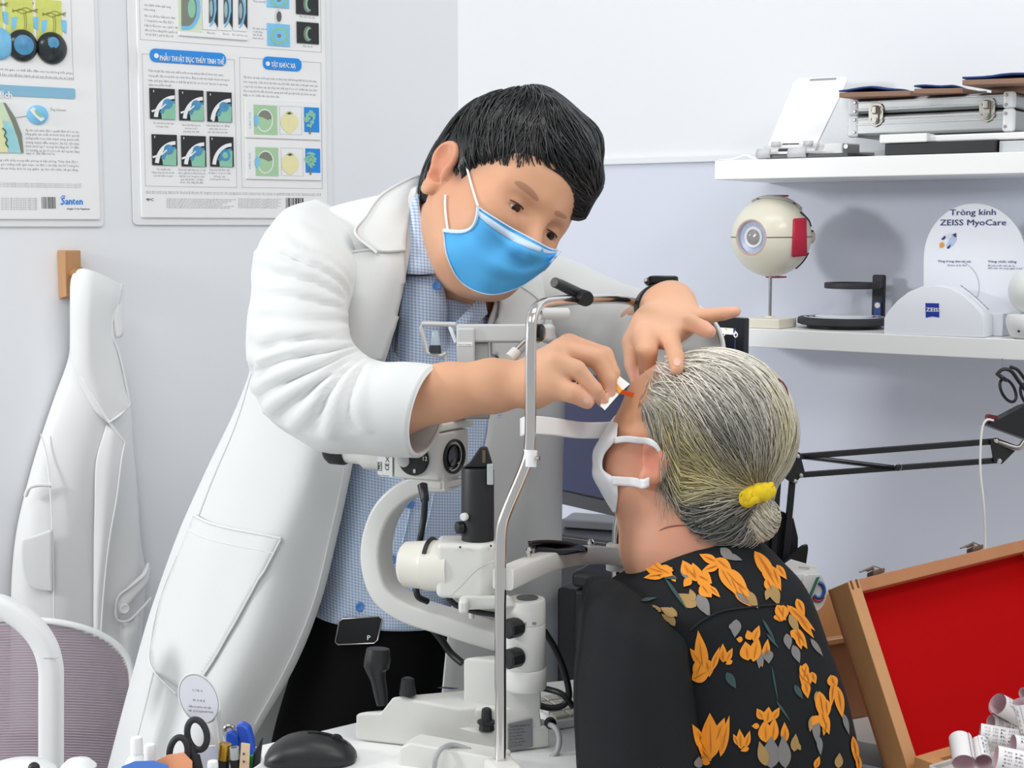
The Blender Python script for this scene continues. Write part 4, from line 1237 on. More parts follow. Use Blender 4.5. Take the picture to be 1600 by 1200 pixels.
for k, (x0, x1, yc, hp) in enumerate(((-28, 13, 20, 70), (18, 60, 28, 62), (65, 104, 33, 60))):
 lrect(x0, x1, yc, hp, QP, .0012).build('picture_tile', m_plime, p2, smooth=0)
 wv = MB()
 for j in range(3):
  pts = [WL(x0 + 1 + (x1 - x0 - 2) * t, yc - hp * .22 + 2.5 * math.sin(t * 9 + j * 2) + j * 2.2, QP + .0016) for t in np.linspace(0, 1, 14)]
  wv.tube(pts, .0005, 5)
 for j in (-2, 1):
  pts = [WL((x0 + x1) / 2 + j + 1.5 * math.sin(t * 3), yc - hp * .15 + t * hp * .5, QP + .0016) for t in np.linspace(0, 1, 10)]
  wv.tube(pts, .0005, 5)
 wv.build('print_veins', M('vein_olive', '#8a8f3a', .5), p2)
 for sd in (0, 1):
  xa = x0 if sd == 0 else x1
  sg = 1 if sd == 0 else -1
  lpoly([(xa, yc - 2 + hp * .02), (xa + sg * 9, yc - 2), (xa + sg * 7, yc + 14), (xa, yc + 20)], QP + .0014, None, .0002).build('print_blue', m_psky, p2, smooth=0)
 xm, ym = ((5 if k == 0 else (42 if k == 1 else 87)), (70 if k == 0 else (73 if k == 1 else 77)))
 ball_c = lw(uL(xm), zL(xm, ym), QP + .001)
 R_ = S(24.5, dL(xm))
 uw = .80
 MB().lathe([(R_ * 1.0, 0), (R_ * .99, .003), (R_ * .90, .006), (R_ * .7, .009), (R_ * .35, .0112), (.0002, .0118)], ball_c, N1, 36, sx=.95, ref=UL, cap1=False).build('eye_dome', M('dome_dark', '#1a2426', .25, coat=.4) if k else m_psky, p2)
 MB().lathe([(R_ * (.62 if k == 1 else .3), .0098 if k == 1 else .0112), (R_ * .35, .0116), (.0002, .0122)], ball_c + (ZUP * R_ * .3 if k == 2 else 0), N1, 28, ref=UL, cap0=False, cap1=False).build('dome_view', m_pblue if k else m_psky, p2)
h_ = MB()
ltext(h_, 'Mức độ nhẹ', 26, 52, 5, 5, QP, .02)
ltext(h_, 'tiến triển', 75.5, 94, 7, 5, QP, .02)
h_.build('lettering', m_ink, p2, smooth=0)
# cross-section of the eye chamber
lpoly([(-30, 160), (5, 160), (14, 172), (23, 192), (31, 215), (36, 239), (-30, 238)], QP, None, .0018).build('eye_section', M('section_green', '#cfe0c0', .4, var=.08, vscale=60), p2)
lpoly([(5, 160), (9, 161), (24, 184), (34, 210), (37, 239), (33, 239), (27, 214), (19, 192), (10, 172)], QP + .0019, None, .0004).build('eye_section_rim', m_pgrey, p2)
lpoly([(2, 188), (14, 190), (24, 208), (30, 232), (33, 239), (14, 238), (8, 225)], QP + .002, None, .0003).build('eye_section_fluid', M('fluid_aqua', '#9cd6e0', .35, var=.15, vscale=50), p2)
lpoly([(-30, 180), (2, 184), (10, 215), (12, 238), (-30, 238)], QP + .0023, None, .0003).build('eye_section_iris', M('section_yellow', '#e5e3b0', .4, var=.1, vscale=50), p2)
MB().tube(catmull([WL(x, y, QP + .003) for x, y in ((4, 200), (9, 206), (7, 212), (11, 218), (9, 224), (13, 230))], 5), .0013, 6).build('eye_section_folds', M('leaf_dark', '#3f6f52', .5), p2)
c_ = WL(58.5, 179.5, QP)
MB().lathe([(S(14.5, 2.45), 0), (S(14.5, 2.45), .003), (S(13, 2.45), .004), (.0001, .0045)], c_, N1, 30, sx=1.1, ref=UL, cap1=False).build('detail_disc', m_psky, p2)
lpoly([(46, 172), (52, 167), (60, 175), (70, 186), (64, 190), (55, 182)], QP + .0047, None, .0003).build('detail_band', m_post2, p2)
lpoly([(54, 172), (58, 171), (63, 178), (67, 184), (62, 183), (56, 178)], QP + .0052, None, .0003).build('detail_green', m_pmint, p2)
MB().tube([WL(11, 187, QP + .0012), WL(30, 183, QP + .0012), WL(45, 181, QP + .0012)], .0003, 5).build('pointer_line', m_ink, p2)
# ================================================================== wooden wall hook and hanging coat
hk = thing('wall_hook', 'brown wooden block coat hook on the poster wall', 'hook', WL(107, 468, 0))
z0, z1 = zL(107, 467), zL(107, 391)
a, b = uL(88), uL(115)
MB().hexa([lw(a, z0, .0005), lw(b, z0, .0005), lw(b, z1, .0005), lw(a, z1, .0005)], [lw(a + .004, z0 + .006, .03), lw(b + .002, z0 + .004, .03), lw(b + .002, z1 + .0, .03), lw(a + .004, z1 + .0, .03)]).build('block', m_wood, hk, bevel=.0015)
pegp = lw((a + b) / 2 + .003, z0 + (z1 - z0) * .52, .03)
MB().cyl(pegp - N1 * .004, pegp + N1 * .035 + ZUP * .006, .007, .008, 16).build('peg', M('peg_wood', '#a97748', .5, var=.15, vscale=30), hk, bevel=.001)
m_coat = M('coat_cotton', '#dddfde', 0.85, var=.015, vscale=8, bump=.12, bscale=900, spec=.2, sheen=.1, dist=.0006)
m_coat_in = M('coat_edge', '#e4e5e4', 0.85, var=.01, bump=.1, bscale=900, spec=.2, dist=.0006)
m_coat2 = M('hanging_cotton_lit', '#e8e9e8', 0.85, var=.015, vscale=8, bump=.12, bscale=900, spec=.2, dist=.0006)  # coat cotton lightened in its colour to offset weak light at this wall
m_coat3 = M('hanging_cotton_edge_lit', '#efefee', 0.85, var=.01, bump=.1, bscale=900, spec=.2, dist=.0006)  # edge cotton lightened the same way
hcoat = thing('hanging_lab_coat', 'empty white lab coat hanging from the wooden wall hook', 'lab coat', WL(120, 1100, .03))
def wsheet(rows, su=5, sv=5, folds=0.0, seed=1, freq=30):
 """rows: list of rows of (px,py,q) on the poster wall"""
 g = np.array([[WL(x, y, q) for x, y, q in r] for r in rows])
 g = catmull(g, sv)
 g = np.transpose(catmull(np.transpose(g, (1, 0, 2)), su), (1, 0, 2))
 if folds:
  nz_ = noise3(g * np.array([freq, freq, freq * .28]) / 6.28, seed)
  g = g + N1 * (folds * nz_)[..., None]
 return g
# main hanging cloth: gathered at the peg, spreading to the hem
rows = [
 [(113, 470, .03), (116, 452, .05), (122, 440, .055), (135, 436, .05), (150, 452, .04), (152, 480, .02)],
 [(112, 510, .02), (117, 505, .052), (130, 500, .062), (152, 500, .055), (172, 515, .04), (176, 530, .015)],
 [(108, 560, .012), (116, 560, .048), (136, 560, .066), (164, 560, .058), (188, 580, .035), (198, 600, .01)],
 [(86, 622, .01), (100, 622, .045), (136, 625, .066), (168, 630, .060), (198, 640, .034), (205, 650, .01)],
 [(66, 682, .01), (80, 684, .042), (130, 690, .062), (168, 695, .056), (202, 700, .034), (208, 704, .01)],
 [(46, 750, .01), (66, 755, .042), (120, 760, .058), (165, 765, .052), (206, 770, .034), (214, 774, .01)],
 [(28, 825, .01), (56, 830, .042), (112, 835, .056), (160, 840, .05), (210, 840, .034), (218, 845, .01)],
 [(20, 900, .01), (50, 905, .042), (108, 910, .056), (156, 915, .05), (206, 915, .034), (226, 905, .01)],
 [(18, 1000, .01), (48, 1005, .042), (104, 1010, .056), (152, 1015, .05), (204, 1010, .034), (220, 1005, .01)],
 [(16, 1150, .01), (46, 1150, .042), (102, 1150, .056), (150, 1150, .05), (204, 1150, .034), (218, 1150, .01)],
]
g = wsheet(rows, 8, 8, .0065, 11, 52)
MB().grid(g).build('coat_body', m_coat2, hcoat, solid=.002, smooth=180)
# the collar / shoulder that hangs over the peg
rows = [
 [(118, 426, .055), (128, 421, .075), (142, 423, .085), (160, 430, .085), (176, 438, .08), (190, 444, .07)],
 [(113, 440, .055), (122, 436, .082), (140, 442, .094), (158, 452, .092), (174, 462, .086), (188, 466, .074)],
 [(112, 470, .052), (118, 470, .082), (138, 474, .096), (153, 480, .092), (166, 490, .085), (178, 496, .074)],
 [(112, 515, .048), (118, 516, .076), (136, 518, .09), (152, 520, .088), (164, 524, .082), (174, 526, .074)],
 [(112, 560, .04), (120, 570, .070), (138, 572, .084), (158, 570, .082), (174, 566, .078), (186, 562, .07)],
 [(118, 580, .04), (128, 596, .068), (146, 610, .080), (166, 616, .080), (184, 612, .076), (194, 604, .068)],
 [(136, 622, .045), (146, 636, .066), (160, 646, .076), (178, 644, .076), (194, 636, .074), (202, 628, .066)],
 [(168, 658, .06), (172, 661, .068), (178, 658, .073), (186, 651, .074), (195, 642, .072), (203, 632, .066)],
]
g = wsheet(rows, 6, 6, .005, 5, 62)
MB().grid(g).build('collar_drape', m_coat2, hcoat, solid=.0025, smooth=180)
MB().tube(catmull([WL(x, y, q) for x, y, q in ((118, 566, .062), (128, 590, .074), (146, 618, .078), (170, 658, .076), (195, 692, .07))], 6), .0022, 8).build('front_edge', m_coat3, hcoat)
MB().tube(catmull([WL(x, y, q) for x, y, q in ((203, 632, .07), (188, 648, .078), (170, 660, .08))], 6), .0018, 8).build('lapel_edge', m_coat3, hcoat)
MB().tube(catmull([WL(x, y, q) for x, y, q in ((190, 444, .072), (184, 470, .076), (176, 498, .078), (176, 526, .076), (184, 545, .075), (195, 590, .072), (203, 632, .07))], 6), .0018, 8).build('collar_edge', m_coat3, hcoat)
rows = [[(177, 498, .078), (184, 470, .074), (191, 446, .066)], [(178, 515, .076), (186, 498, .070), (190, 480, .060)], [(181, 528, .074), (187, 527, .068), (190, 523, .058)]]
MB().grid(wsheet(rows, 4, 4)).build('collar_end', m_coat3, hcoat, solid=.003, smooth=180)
# lapel facing lying along the front opening
rows = [[(166, 664, .066), (178, 672, .072), (195, 692, .068)], [(150, 720, .064), (170, 724, .072), (190, 718, .07)], [(148, 790, .062), (164, 792, .07), (182, 780, .068)],
  [(147, 860, .06), (158, 862, .068), (170, 850, .066)], [(147, 930, .06), (153, 932, .066), (162, 925, .064)], [(147, 1000, .06), (152, 1000, .064), (157, 1000, .062)]]
g = wsheet(rows, 5, 6, .0015, 6, 50)
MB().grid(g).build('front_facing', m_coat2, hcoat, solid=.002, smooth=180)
MB().tube(catmull([WL(x, y, q) for x, y, q in ((195, 692, .072), (190, 718, .074), (182, 780, .072), (170, 850, .07), (162, 925, .068), (157, 1000, .066))], 6), .0016, 8).build('facing_edge', m_coat3, hcoat)
# rounded patch pocket
rows = [[(34, 842, .05), (55, 836, .056), (82, 826, .061)], [(32, 860, .05), (55, 858, .056), (82, 850, .061)], [(34, 890, .05), (56, 892, .056), (82, 890, .061)], [(44, 912, .052), (62, 916, .057), (82, 918, .061)], [(60, 921, .055), (70, 922, .058), (82, 922, .061)]]
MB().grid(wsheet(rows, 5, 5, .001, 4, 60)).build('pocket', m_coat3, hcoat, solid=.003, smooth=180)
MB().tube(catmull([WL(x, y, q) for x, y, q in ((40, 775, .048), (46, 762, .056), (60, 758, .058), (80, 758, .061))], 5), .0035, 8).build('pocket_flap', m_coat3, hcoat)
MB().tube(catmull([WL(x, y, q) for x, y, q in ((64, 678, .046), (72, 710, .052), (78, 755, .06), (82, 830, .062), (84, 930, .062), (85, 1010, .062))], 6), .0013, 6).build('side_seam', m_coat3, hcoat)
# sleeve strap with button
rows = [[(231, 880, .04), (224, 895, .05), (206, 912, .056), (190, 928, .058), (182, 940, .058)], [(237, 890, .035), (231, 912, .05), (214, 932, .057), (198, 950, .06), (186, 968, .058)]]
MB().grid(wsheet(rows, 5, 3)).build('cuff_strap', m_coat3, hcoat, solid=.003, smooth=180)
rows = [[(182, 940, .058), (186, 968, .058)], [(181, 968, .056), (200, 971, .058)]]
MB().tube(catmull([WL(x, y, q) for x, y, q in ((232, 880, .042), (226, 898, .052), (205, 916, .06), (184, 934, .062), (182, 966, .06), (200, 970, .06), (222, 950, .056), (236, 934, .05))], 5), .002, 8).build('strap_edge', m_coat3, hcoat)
bc_ = WL(194, 951, .063)
bt = MB().lathe([(S(8.2, 2.4), 0), (S(8.4, 2.4), .0015), (S(7, 2.4), .003), (S(5.5, 2.4), .002), (.001, .002)], bc_, N1, 24).build('button', m_coat3, hcoat)
rows = [[(180, 968, .02), (190, 972, .045), (205, 972, .05), (215, 960, .03)], [(180, 1100, .02), (188, 1100, .045), (200, 1100, .05), (212, 1100, .03)]]
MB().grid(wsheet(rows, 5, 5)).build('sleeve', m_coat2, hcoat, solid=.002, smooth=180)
# ================================================================== office chair with mesh back
CD = 2.05
ch = thing('office_chair', 'white framed office chair with mauve mesh back, in front of hanging coat', 'chair', P(60, 1500, CD) * V3(1, 1, 0))
m_frame = M('chair_white', '#e9eaea', .35, var=.01)
m_mesh = M('mauve_mesh', '#aa9aa4', .7, var=.12, vscale=30)
def chp(x, y):
 t = (x - 60) / 150
 return CD + .05 * t * t
top = [(-160, 1010), (-110, 985), (-40, 968), (30, 968), (90, 972), (140, 984), (175, 1002), (195, 1022), (204, 1045), (206, 1075), (204, 1120), (198, 1190), (190, 1260)]
pts = catmull([P(x, y, chp(x, y)) for x, y in top], 6)
MB().tube(pts, S(5.0, CD), 10).build('back_frame', m_frame, ch)
strands = MB()
for k in range(70):
 y = 972 + k * 4.2
 def edge(y):
  for (x0, y0), (x1, y1) in zip(top[4:], top[5:]):
   if y0 <= y <= y1:
    return x0 + (x1 - x0) * (y - y0) / max(y1 - y0, 1e-6)
  return 90
 xr = edge(y) - 3 if y > 972 else 88
 xl = -120
 row = [P(x, y + 6 * ((x - 60) / 150) ** 2 * 1.2, chp(x, y) + .004) for x in np.linspace(xl, xr, 9)]
 strands.tube(row, S(1.15, CD), 5)
strands.build('mesh_strands', m_mesh, ch, kind='stuff')
gg = []
for y in np.linspace(975, 1262, 14):
 xr = edge(y) - 4 if y > 972 else 88
 gg.append([P(x, y + 6 * ((x - 60) / 150) ** 2 * 1.2, chp(x, y) + .010) for x in np.linspace(-120, xr, 10)])
MB().grid(np.array(gg)).build('mesh_lining', M('mesh_lining', '#c2b3bd', .8, alpha=.75, var=.05), ch, kind='stuff')
ad = 1.75
arch = [(-75, 1000), (-55, 960), (-20, 945), (12, 952), (45, 975), (68, 1005), (79, 1040), (80, 1080), (80, 1140), (80, 1200), (80, 1290)]
pts = catmull([P(x, y, ad) for x, y in arch], 6)
hw = S(17, ad)
prof_n = []
ab = MB()
vs_, fs_ = [], []
for i, p in enumerate(pts):
 t = nrm(pts[min(i + 1, len(pts) - 1)] - pts[max(i - 1, 0)])
 n_ = nrm(np.cross(t, FWD))
 for (a_, b_) in rrect(2 * hw, .030, .008, 3):
  vs_.append(p + n_ * a_ + FWD * b_)
m_ = len(vs_) // len(pts)
for i in range(len(pts) - 1):
 for k in range(m_):
  fs_.append((i * m_ + k, i * m_ + (k + 1) % m_, (i + 1) * m_ + (k + 1) % m_, (i + 1) * m_ + k))
ab.add(vs_, fs_)
ab.build('armrest_loop', m_frame, ch)
MB().box(P(80, 1028, ad - .0152), S(24, ad), .001, S(1.6, ad)).build('armrest_joint', M('joint_grey', '#c9cbcc', .5), ch)
# seat, column and star base below the frame
sb = V3(-.88, 1.84, 0)
MB().lathe([(.19, -.03), (.2, 0), (.19, .035), (.1, .045)], V3(sb[0], sb[1], .47), n=36).build('seat', m_mesh, ch)
MB().cyl(V3(sb[0], sb[1], .07), V3(sb[0], sb[1], .45), .025).build('gas_column', m_steel, ch)
for k in range(5):
 a = k * 2 * math.pi / 5
 MB().tube([V3(sb[0], sb[1], .09), V3(sb[0] + .28 * math.cos(a), sb[1] + .28 * math.sin(a), .05)], [.025, .015], 8).build('base_spoke', m_frame, ch)
 MB().ball((sb[0] + .28 * math.cos(a), sb[1] + .28 * math.sin(a), .025), .025, nu=12, nv=8).build('castor', m_black, ch)
# ================================================================== instrument table, slit lamp, chin rest
ZT = float(P(700, 1150, 1.6)[2])
tb = thing('instrument_table', 'white instrument table carrying the slit lamp', 'table', V3(-.05, 1.5, 0))
tp = [G(150, 1222, ZT), G(395, 1166, ZT), G(560, 1127, ZT), G(700, 1080, ZT), G(905, 1060, ZT), G(1010, 1075, ZT), V3(.28, 1.18, ZT), V3(-.50, 1.18, ZT)]
MB().hexa([p - ZUP * .028 for p in tp], tp).build('table_top', m_white2, tb, bevel=.003)
MB().box((-.1, 1.45, ZT / 2 - .02), .12, .12, ZT - .05).build('column', M('table_grey', '#b9bcbf', .4), tb, bevel=.004)
MB().box((-.1, 1.45, .025), .36, .28, .045).build('foot', M('table_grey', '#b9bcbf', .4), tb, bevel=.01)
m_sl = M('instrument_white', '#d8d8d3', 0.38, var=.012, vscale=10, bump=.02, bscale=700)
m_slg = M('instrument_grey', '#b9bbb9', 0.4, var=.02)
sl_ = thing('slit_lamp', 'white ophthalmic slit lamp microscope on the instrument table', 'slit lamp', G(700, 1165, ZT))
O = G(752, 1179.5, ZT + .0006)
Ua = G(553.5, 1157, ZT + .0006) - O
Ub = G(866, 1168, ZT + .0006) - O
La, Lb = np.linalg.norm(Ua), np.linalg.norm(Ub)
ua, ub = Ua / La, Ub / Lb
nfa = nrm(np.cross(ua, ZUP))
def fa(px, py, b=0.0):      # on the long side face, shifted b back
 return hit(px, py, O, nfa) + ub * b
def solid(pix, b0, b1, name, mat=m_sl, bev=.003, parent=None):
 return MB().hexa([fa(x, y, b0) for x, y in pix], [fa(x, y, b1) for x, y in pix]).build(name, mat, parent or sl_, bevel=bev, segs=3)
solid([(752, 1179.5), (553.5, 1157), (553.5, 1113), (592, 1113), (612, 1087), (717, 1107.5), (714, 1138), (752, 1143)], 0, Lb * .96, 'base_housing', bev=.004)
# recessed back step with cable socket
MB().hexa([O + ub * Lb * .90 + ua * .012 + ZUP * .001, O + ub * Lb * 1.06 + ua * .012 + ZUP * .001, O + ub * Lb * 1.06 + ua * .16 + ZUP * .001, O + ub * Lb * .90 + ua * .16 + ZUP * .001],
   [O + ub * Lb * .90 + ua * .012 + ZUP * .030, O + ub * Lb * 1.06 + ua * .012 + ZUP * .030, O + ub * Lb * 1.06 + ua * .16 + ZUP * .030, O + ub * Lb * .90 + ua * .16 + ZUP * .030]).build('socket_step', m_sl, sl_, bevel=.003)
rn = nrm(np.cross(ub, ZUP))
if np.dot(rn, ua) > 0: rn = -rn
# raised right shoulder below the column
MB().hexa([O + ub * .012 + ua * .001 + ZUP * .022, O + ub * Lb * .86 + ua * .001 + ZUP * .022, O + ub * Lb * .86 + ua * .05 + ZUP * .022, O + ub * .012 + ua * .05 + ZUP * .022],
   [O + ub * .018 + ua * .003 + ZUP * .046, O + ub * Lb * .84 + ua * .003 + ZUP * .050, O + ub * Lb * .84 + ua * .05 + ZUP * .050, O + ub * .018 + ua * .05 + ZUP * .046]).build('rear_housing', m_sl, sl_, bevel=.003)
def fr_(px, py, off=0.0):
 return hit(px, py, O + rn * off, rn)
lp = [(794, 1131), (832, 1123), (832.5, 1167), (794, 1175)]
lb = MB().hexa([fr_(x, y, .0004) for x, y in lp], [fr_(x, y, .0012) for x, y in lp]).build('type_plate', M('plate_grey', '#7d8083', .4, var=.05), sl_)
tx = MB()
for k in range(7):
 tx.text('CARL ZEISS MEDITEC AG' if k == 0 else ('SL 115 Classic  REF 000000' if k % 2 else 'Input 100-240V 50/60Hz'), fr_(796.5, 1137 + k * 5.0, .0016), ub, ZUP, h=.0019, w=Lb * (.28 if k == 0 else .17 + .02 * (k % 3)), res=1)
tx.build('plate_lettering', M('plate_ink', '#2d2f31', .5), lb, smooth=0)
c = fr_(855, 1131, 0.0) + ub * .004
MB().lathe([(.006, -.004), (.006, .0015), (.004, .002), (.0038, -.002)], c, rn, 18).build('socket', m_black, sl_)
MB().box(hit(700, 1075, fa(665, 1097) + ZUP * .0004, ZUP), .016, .008, .0006, ua, ub).build('printed_mark', M('mark_violet', '#4a4672', .5), sl_)
# joystick
jd = float(np.dot(fa(600, 1100, .03) - CAM, FWD))
jb = P(597, 1100, jd)
jp = [(597, 1102), (595, 1085), (591, 1062), (588, 1050), (588, 1043), (590, 1030), (591, 1013)]
jr = [8.5, 11, 12, 15, 20, 20.5, 18]
MB().tube([P(x, y, jd) for x, y in jp], [S(r, jd) for r in jr], 20).build('joystick', m_black, sl_, bevel=.001)
MB().lathe([(.011, 0), (.011, .002), (.007, .004)], fa(600, 1100, .03) - ZUP * .003, ZUP, 20).build('joystick_boot', m_black, sl_)
kd = float(np.dot(fa(637, 1083, .02) - CAM, FWD))
kp = P(637, 1083, kd)
MB().lathe([(.0095, 0), (.0088, .003), (.0075, .012), (.0068, .0165), (.004, .018)], kp - ZUP * .001, ZUP, 14).build('brightness_knob', m_black, sl_, smooth=20)
kp = fa(746, 1140, .010)
MB().lathe([(.0085, 0), (.0075, .006), (.010, .0075), (.010, .0095), (.006, .011), (.0052, .022), (.003, .0235)], kp - ZUP * .001, ZUP, 12).build('locking_knob', m_black, sl_, smooth=20)
# column block
sd0 = float(np.dot(fa(740, 1100, Lb * .35) - CAM, FWD))
fb = lambda px, b: hit(px, 1103, O + ub * b, nfa)
cp0 = fb(722, Lb * .45)
cw = np.linalg.norm(fb(800, Lb * .45) - cp0)
cb = Lb * .42
zc_ = P(740, 1032, sd0)[2]
MB().hexa([cp0 * V3(1, 1, 0) + ZUP * (ZT + .040), cp0 * V3(1, 1, 0) - ua * cw + ZUP * (ZT + .040), cp0 * V3(1, 1, 0) - ua * cw + ub * cb + ZUP * (ZT + .040), cp0 * V3(1, 1, 0) + ub * cb + ZUP * (ZT + .040)],
   [cp0 * V3(1, 1, 0) + ZUP * zc_, cp0 * V3(1, 1, 0) - ua * cw + ZUP * zc_, cp0 * V3(1, 1, 0) - ua * cw + ub * cb + ZUP * zc_, cp0 * V3(1, 1, 0) + ub * cb + ZUP * zc_]).build('column', m_sl, sl_, bevel=.004)
td = 1.55
cx = 821
def tow(y, r, d=td):
 return (S(r, d), P(cx, y, d)[2])
axis0 = P(cx, 1000, td) * V3(1, 1, 0)
MB().lathe([tow(1078, 31), tow(1074, 33.5), tow(1046, 33.5), tow(1043, 31)], axis0, n=40).build('swivel_disc', m_sl, sl_, bevel=.0008)
MB().lathe([tow(1044, 29), tow(1040, 31.5), tow(972, 31.5), tow(971, 31)], axis0, n=40).build('illumination_tower', m_sl, sl_)
MB().lathe([tow(970.5, 31.5), tow(938, 31.5), tow(934, 30), tow(933, 20)], axis0, n=40).build('tower_head', m_sl, sl_)
MB().lathe([(S(17, td), P(cx, 932.5, td)[2]), (S(17, td), P(cx, 931, td)[2])], axis0 + RGT * .002, n=30).build('tower_cap', M('cap_grey', '#55575a', .4), sl_)
tx = MB()
for s, x in (('0', 806), ('60', 819), ('90', 834)):
 n_ = nrm(V3((x - cx) / 31.5 * .9, -1, 0)); u_ = nrm(np.cross(ZUP, n_)); u_ = -u_ if u_[0] < 0 else u_
 xx = (x - cx) / 31.5
 p = axis0 + RGT * S(31.5, td) * xx - V3(0, 1, 0) * S(31.7, td) * math.sqrt(1 - xx * xx) + ZUP * P(cx, 968, td)[2]
 tx.text(s, p, u_, ZUP, h=.0035, bold=.01, align='C', N=n_, off=.0006)
tx.build('scale_lettering', m_ink, sl_, smooth=0)
for y in (980, 1027):
 p = P(806, y, td - S(30, td))
 ax = nrm(V3(-.75, -.66, 0))
 MB().lathe([(.004, -.004), (.0095, .001), (.0105, .004), (.0105, .017), (.009, .019), (.004, .0195)], p - ax * .006, ax, 14).build('clamp_knob', m_black, sl_, smooth=20)
# flat swing arm to the lamp housing
a_ = [(720, 930), (800, 930), (806, 950), (722, 953)]
MB().hexa([P(x, y, td - .024) for x, y in a_], [P(x, y, td + .026) for x, y in a_]).build('swing_arm', m_sl, sl_, bevel=.004)
MB().box(P(725, 944, td - .02), S(16, td), .03, S(22, td)).build('swing_arm_end', m_sl, sl_, bevel=.004)
# C-shaped microscope arm
def dm_(px):
 return td + .085 + (cx - px) / FOC * td * .36
arm_path = [(705, 752), (665, 753), (628, 772), (602, 804), (589, 850), (592, 893), (608, 928), (645, 953), (700, 971), (760, 990), (822, 1008)]
pts = catmull([P(x, y, dm_(x)) for x, y in arm_path], 6)
vs_, fs_ = [], []
dpn = nrm(V3(.36, .93, 0))
ntot = len(pts)
for i, p in enumerate(pts):
 t = nrm(pts[min(i + 1, ntot - 1)] - pts[max(i - 1, 0)])
 n_ = nrm(np.cross(t, dpn))
 f = i / ntot
 hw_ = S(15 + 3 * math.sin(f * math.pi), td)
 for (a, b) in rrect(2 * hw_, .040, .004, 3):
  vs_.append(p + n_ * a + dpn * b)
m_ = len(vs_) // ntot
for i in range(ntot - 1):
 for k in range(m_):
  fs_.append((i * m_ + k, i * m_ + (k + 1) % m_, (i + 1) * m_ + (k + 1) % m_, (i + 1) * m_ + k))
fs_.append(tuple(range(m_))); fs_.append(tuple(range((ntot - 1) * m_, ntot * m_)))
MB().add(vs_, fs_).build('microscope_arm', m_sl, sl_, smooth=35)
# microscope body
hd = 1.64
H0 = P(686.5, 752, hd)                      # near vertical edge, bottom
hl = nrm(V3(-.93, .36, 0)); hr = nrm(V3(.55, .83, 0))
nl = nrm(np.cross(hl, ZUP)); nr_ = nrm(np.cross(hr, ZUP))
if nl[1] > 0: nl = -nl
if nr_[1] > 0: nr_ = -nr_
def fl_(px, py, off=0.0): return hit(px, py, H0 + nl * off, nl)
def fR(px, py, off=0.0): return hit(px, py, H0 + nr_ * off, nr_)
dv = fR(733, 748) - H0; dv[2] = 0
bp = [(686.5, 752), (614, 747), (614, 672), (686.5, 678)]
MB().hexa([fl_(*p) for p in bp], [fl_(*p) + dv for p in bp]).build('microscope_body', m_sl, sl_, bevel=.003)
bp = [(613, 746), (588, 745), (588, 668), (613, 671)]
MB().hexa([fl_(*p) for p in bp], [fl_(*p) + dv for p in bp]).build('binocular_joint', m_sl, sl_, bevel=.003)
MB().hexa([fl_(590, 744, .0003), fl_(613, 746, .0003), fl_(613, 706, .0003), fl_(590, 706, .0003)], [fl_(590, 744, .0008), fl_(613, 746, .0008), fl_(613, 706, .0008), fl_(590, 706, .0008)]).build('type_label', m_white, sl_)
tx = MB()
tx.text('MD', fl_(594.5, 733, .0012), ZUP, hl, h=.0035, bold=.02)
tx.text('CE', fl_(607.5, 735, .0012), ZUP, hl, h=.005, bold=.02)
tx.text('Made in Germany', fl_(589, 743.5, .0012), -hl, ZUP, h=.002, w=.015, res=1)
for (x0, y0, x1, y1) in ((602, 713, 608, 722), (608, 713, 602, 722)):
 a, b = fl_(x0, y0, .0011), fl_(x1, y1, .0011)
 tx.box((a + b) / 2, np.linalg.norm(b - a), .0006, .0004, b - a, nl, np.cross(nrm(b - a), nl))
for (x0, y0, x1, y1) in ((590.5, 722, 596, 722.5), (590.5, 735, 596, 735.5), (590.5, 722, 590.5, 735), (596, 722, 596, 735)):
 a, b = fl_(x0, y0, .0011), fl_(x1, y1, .0011)
 tx.box((a + b) / 2, np.linalg.norm(b - a) + .0003, .0006, .0003, b - a, nl, np.cross(nrm(b - a), nl))
tx.build('label_lettering', m_inkblk, sl_, smooth=0)
dc_ = fl_(647, 717, 0)
dial = MB().lathe([(S(26, hd), 0), (S(26, hd), .003), (S(24.5, hd), .0045), (.0002, .0048)], dc_, nl, 36, cap1=False).build('magnification_dial', m_black, sl_)
MB().lathe([(S(10, hd), .0048), (S(10, hd), .0065), (S(9, hd), .007), (.0002, .007)], fl_(634, 719), nl, 24, cap1=False).build('dial_grip', m_slg, dial)
tx = MB()
tx.text('12', fl_(661, 719.5, .0056), -hl, ZUP, h=.0048, bold=.02)
tx.text('8', fl_(645.5, 739, .0056), -hl, ZUP, h=.0048, bold=.02)
tx.build('dial_lettering', m_white, dial, smooth=0)
lc = fR(708, 713, 0)
MB().lathe([(S(27.5, hd), -.002), (S(27.5, hd), .003), (S(25.5, hd), .0045), (S(24, hd), .003), (S(23.5, hd), -.006)], lc, nr_, 36, cap1=False).build('objective_rim', m_black, sl_)
MB().lathe([(S(24, hd), -.0005), (S(18, hd), .0006), (S(8, hd), .0014), (.0002, .0017)], lc, nr_, 32, cap1=False).build('objective_glass', M('lens_dark', '#0b0b0d', .08, coat=.5), sl_)
MB().lathe([(S(16, hd), .0010), (S(17, hd), .0024), (S(18, hd), .0010)], lc + ZUP * .0005, nr_, 30, False, False).build('objective_ring', m_blackgloss, sl_)
a = [fl_(686, 677), fl_(640, 673), fl_(640, 660), fl_(686, 662)]
MB().hexa(a, [p + dv * 1.2 for p in a]).build('top_cap', M('cap_cream', '#ecebe3', .35), sl_, bevel=.004)
a = [fR(690, 752), fR(735, 747), fR(735, 757), fR(690, 766)]
MB().hexa(a, [p + hl * .05 for p in a]).build('arm_mount', m_sl, sl_, bevel=.003)
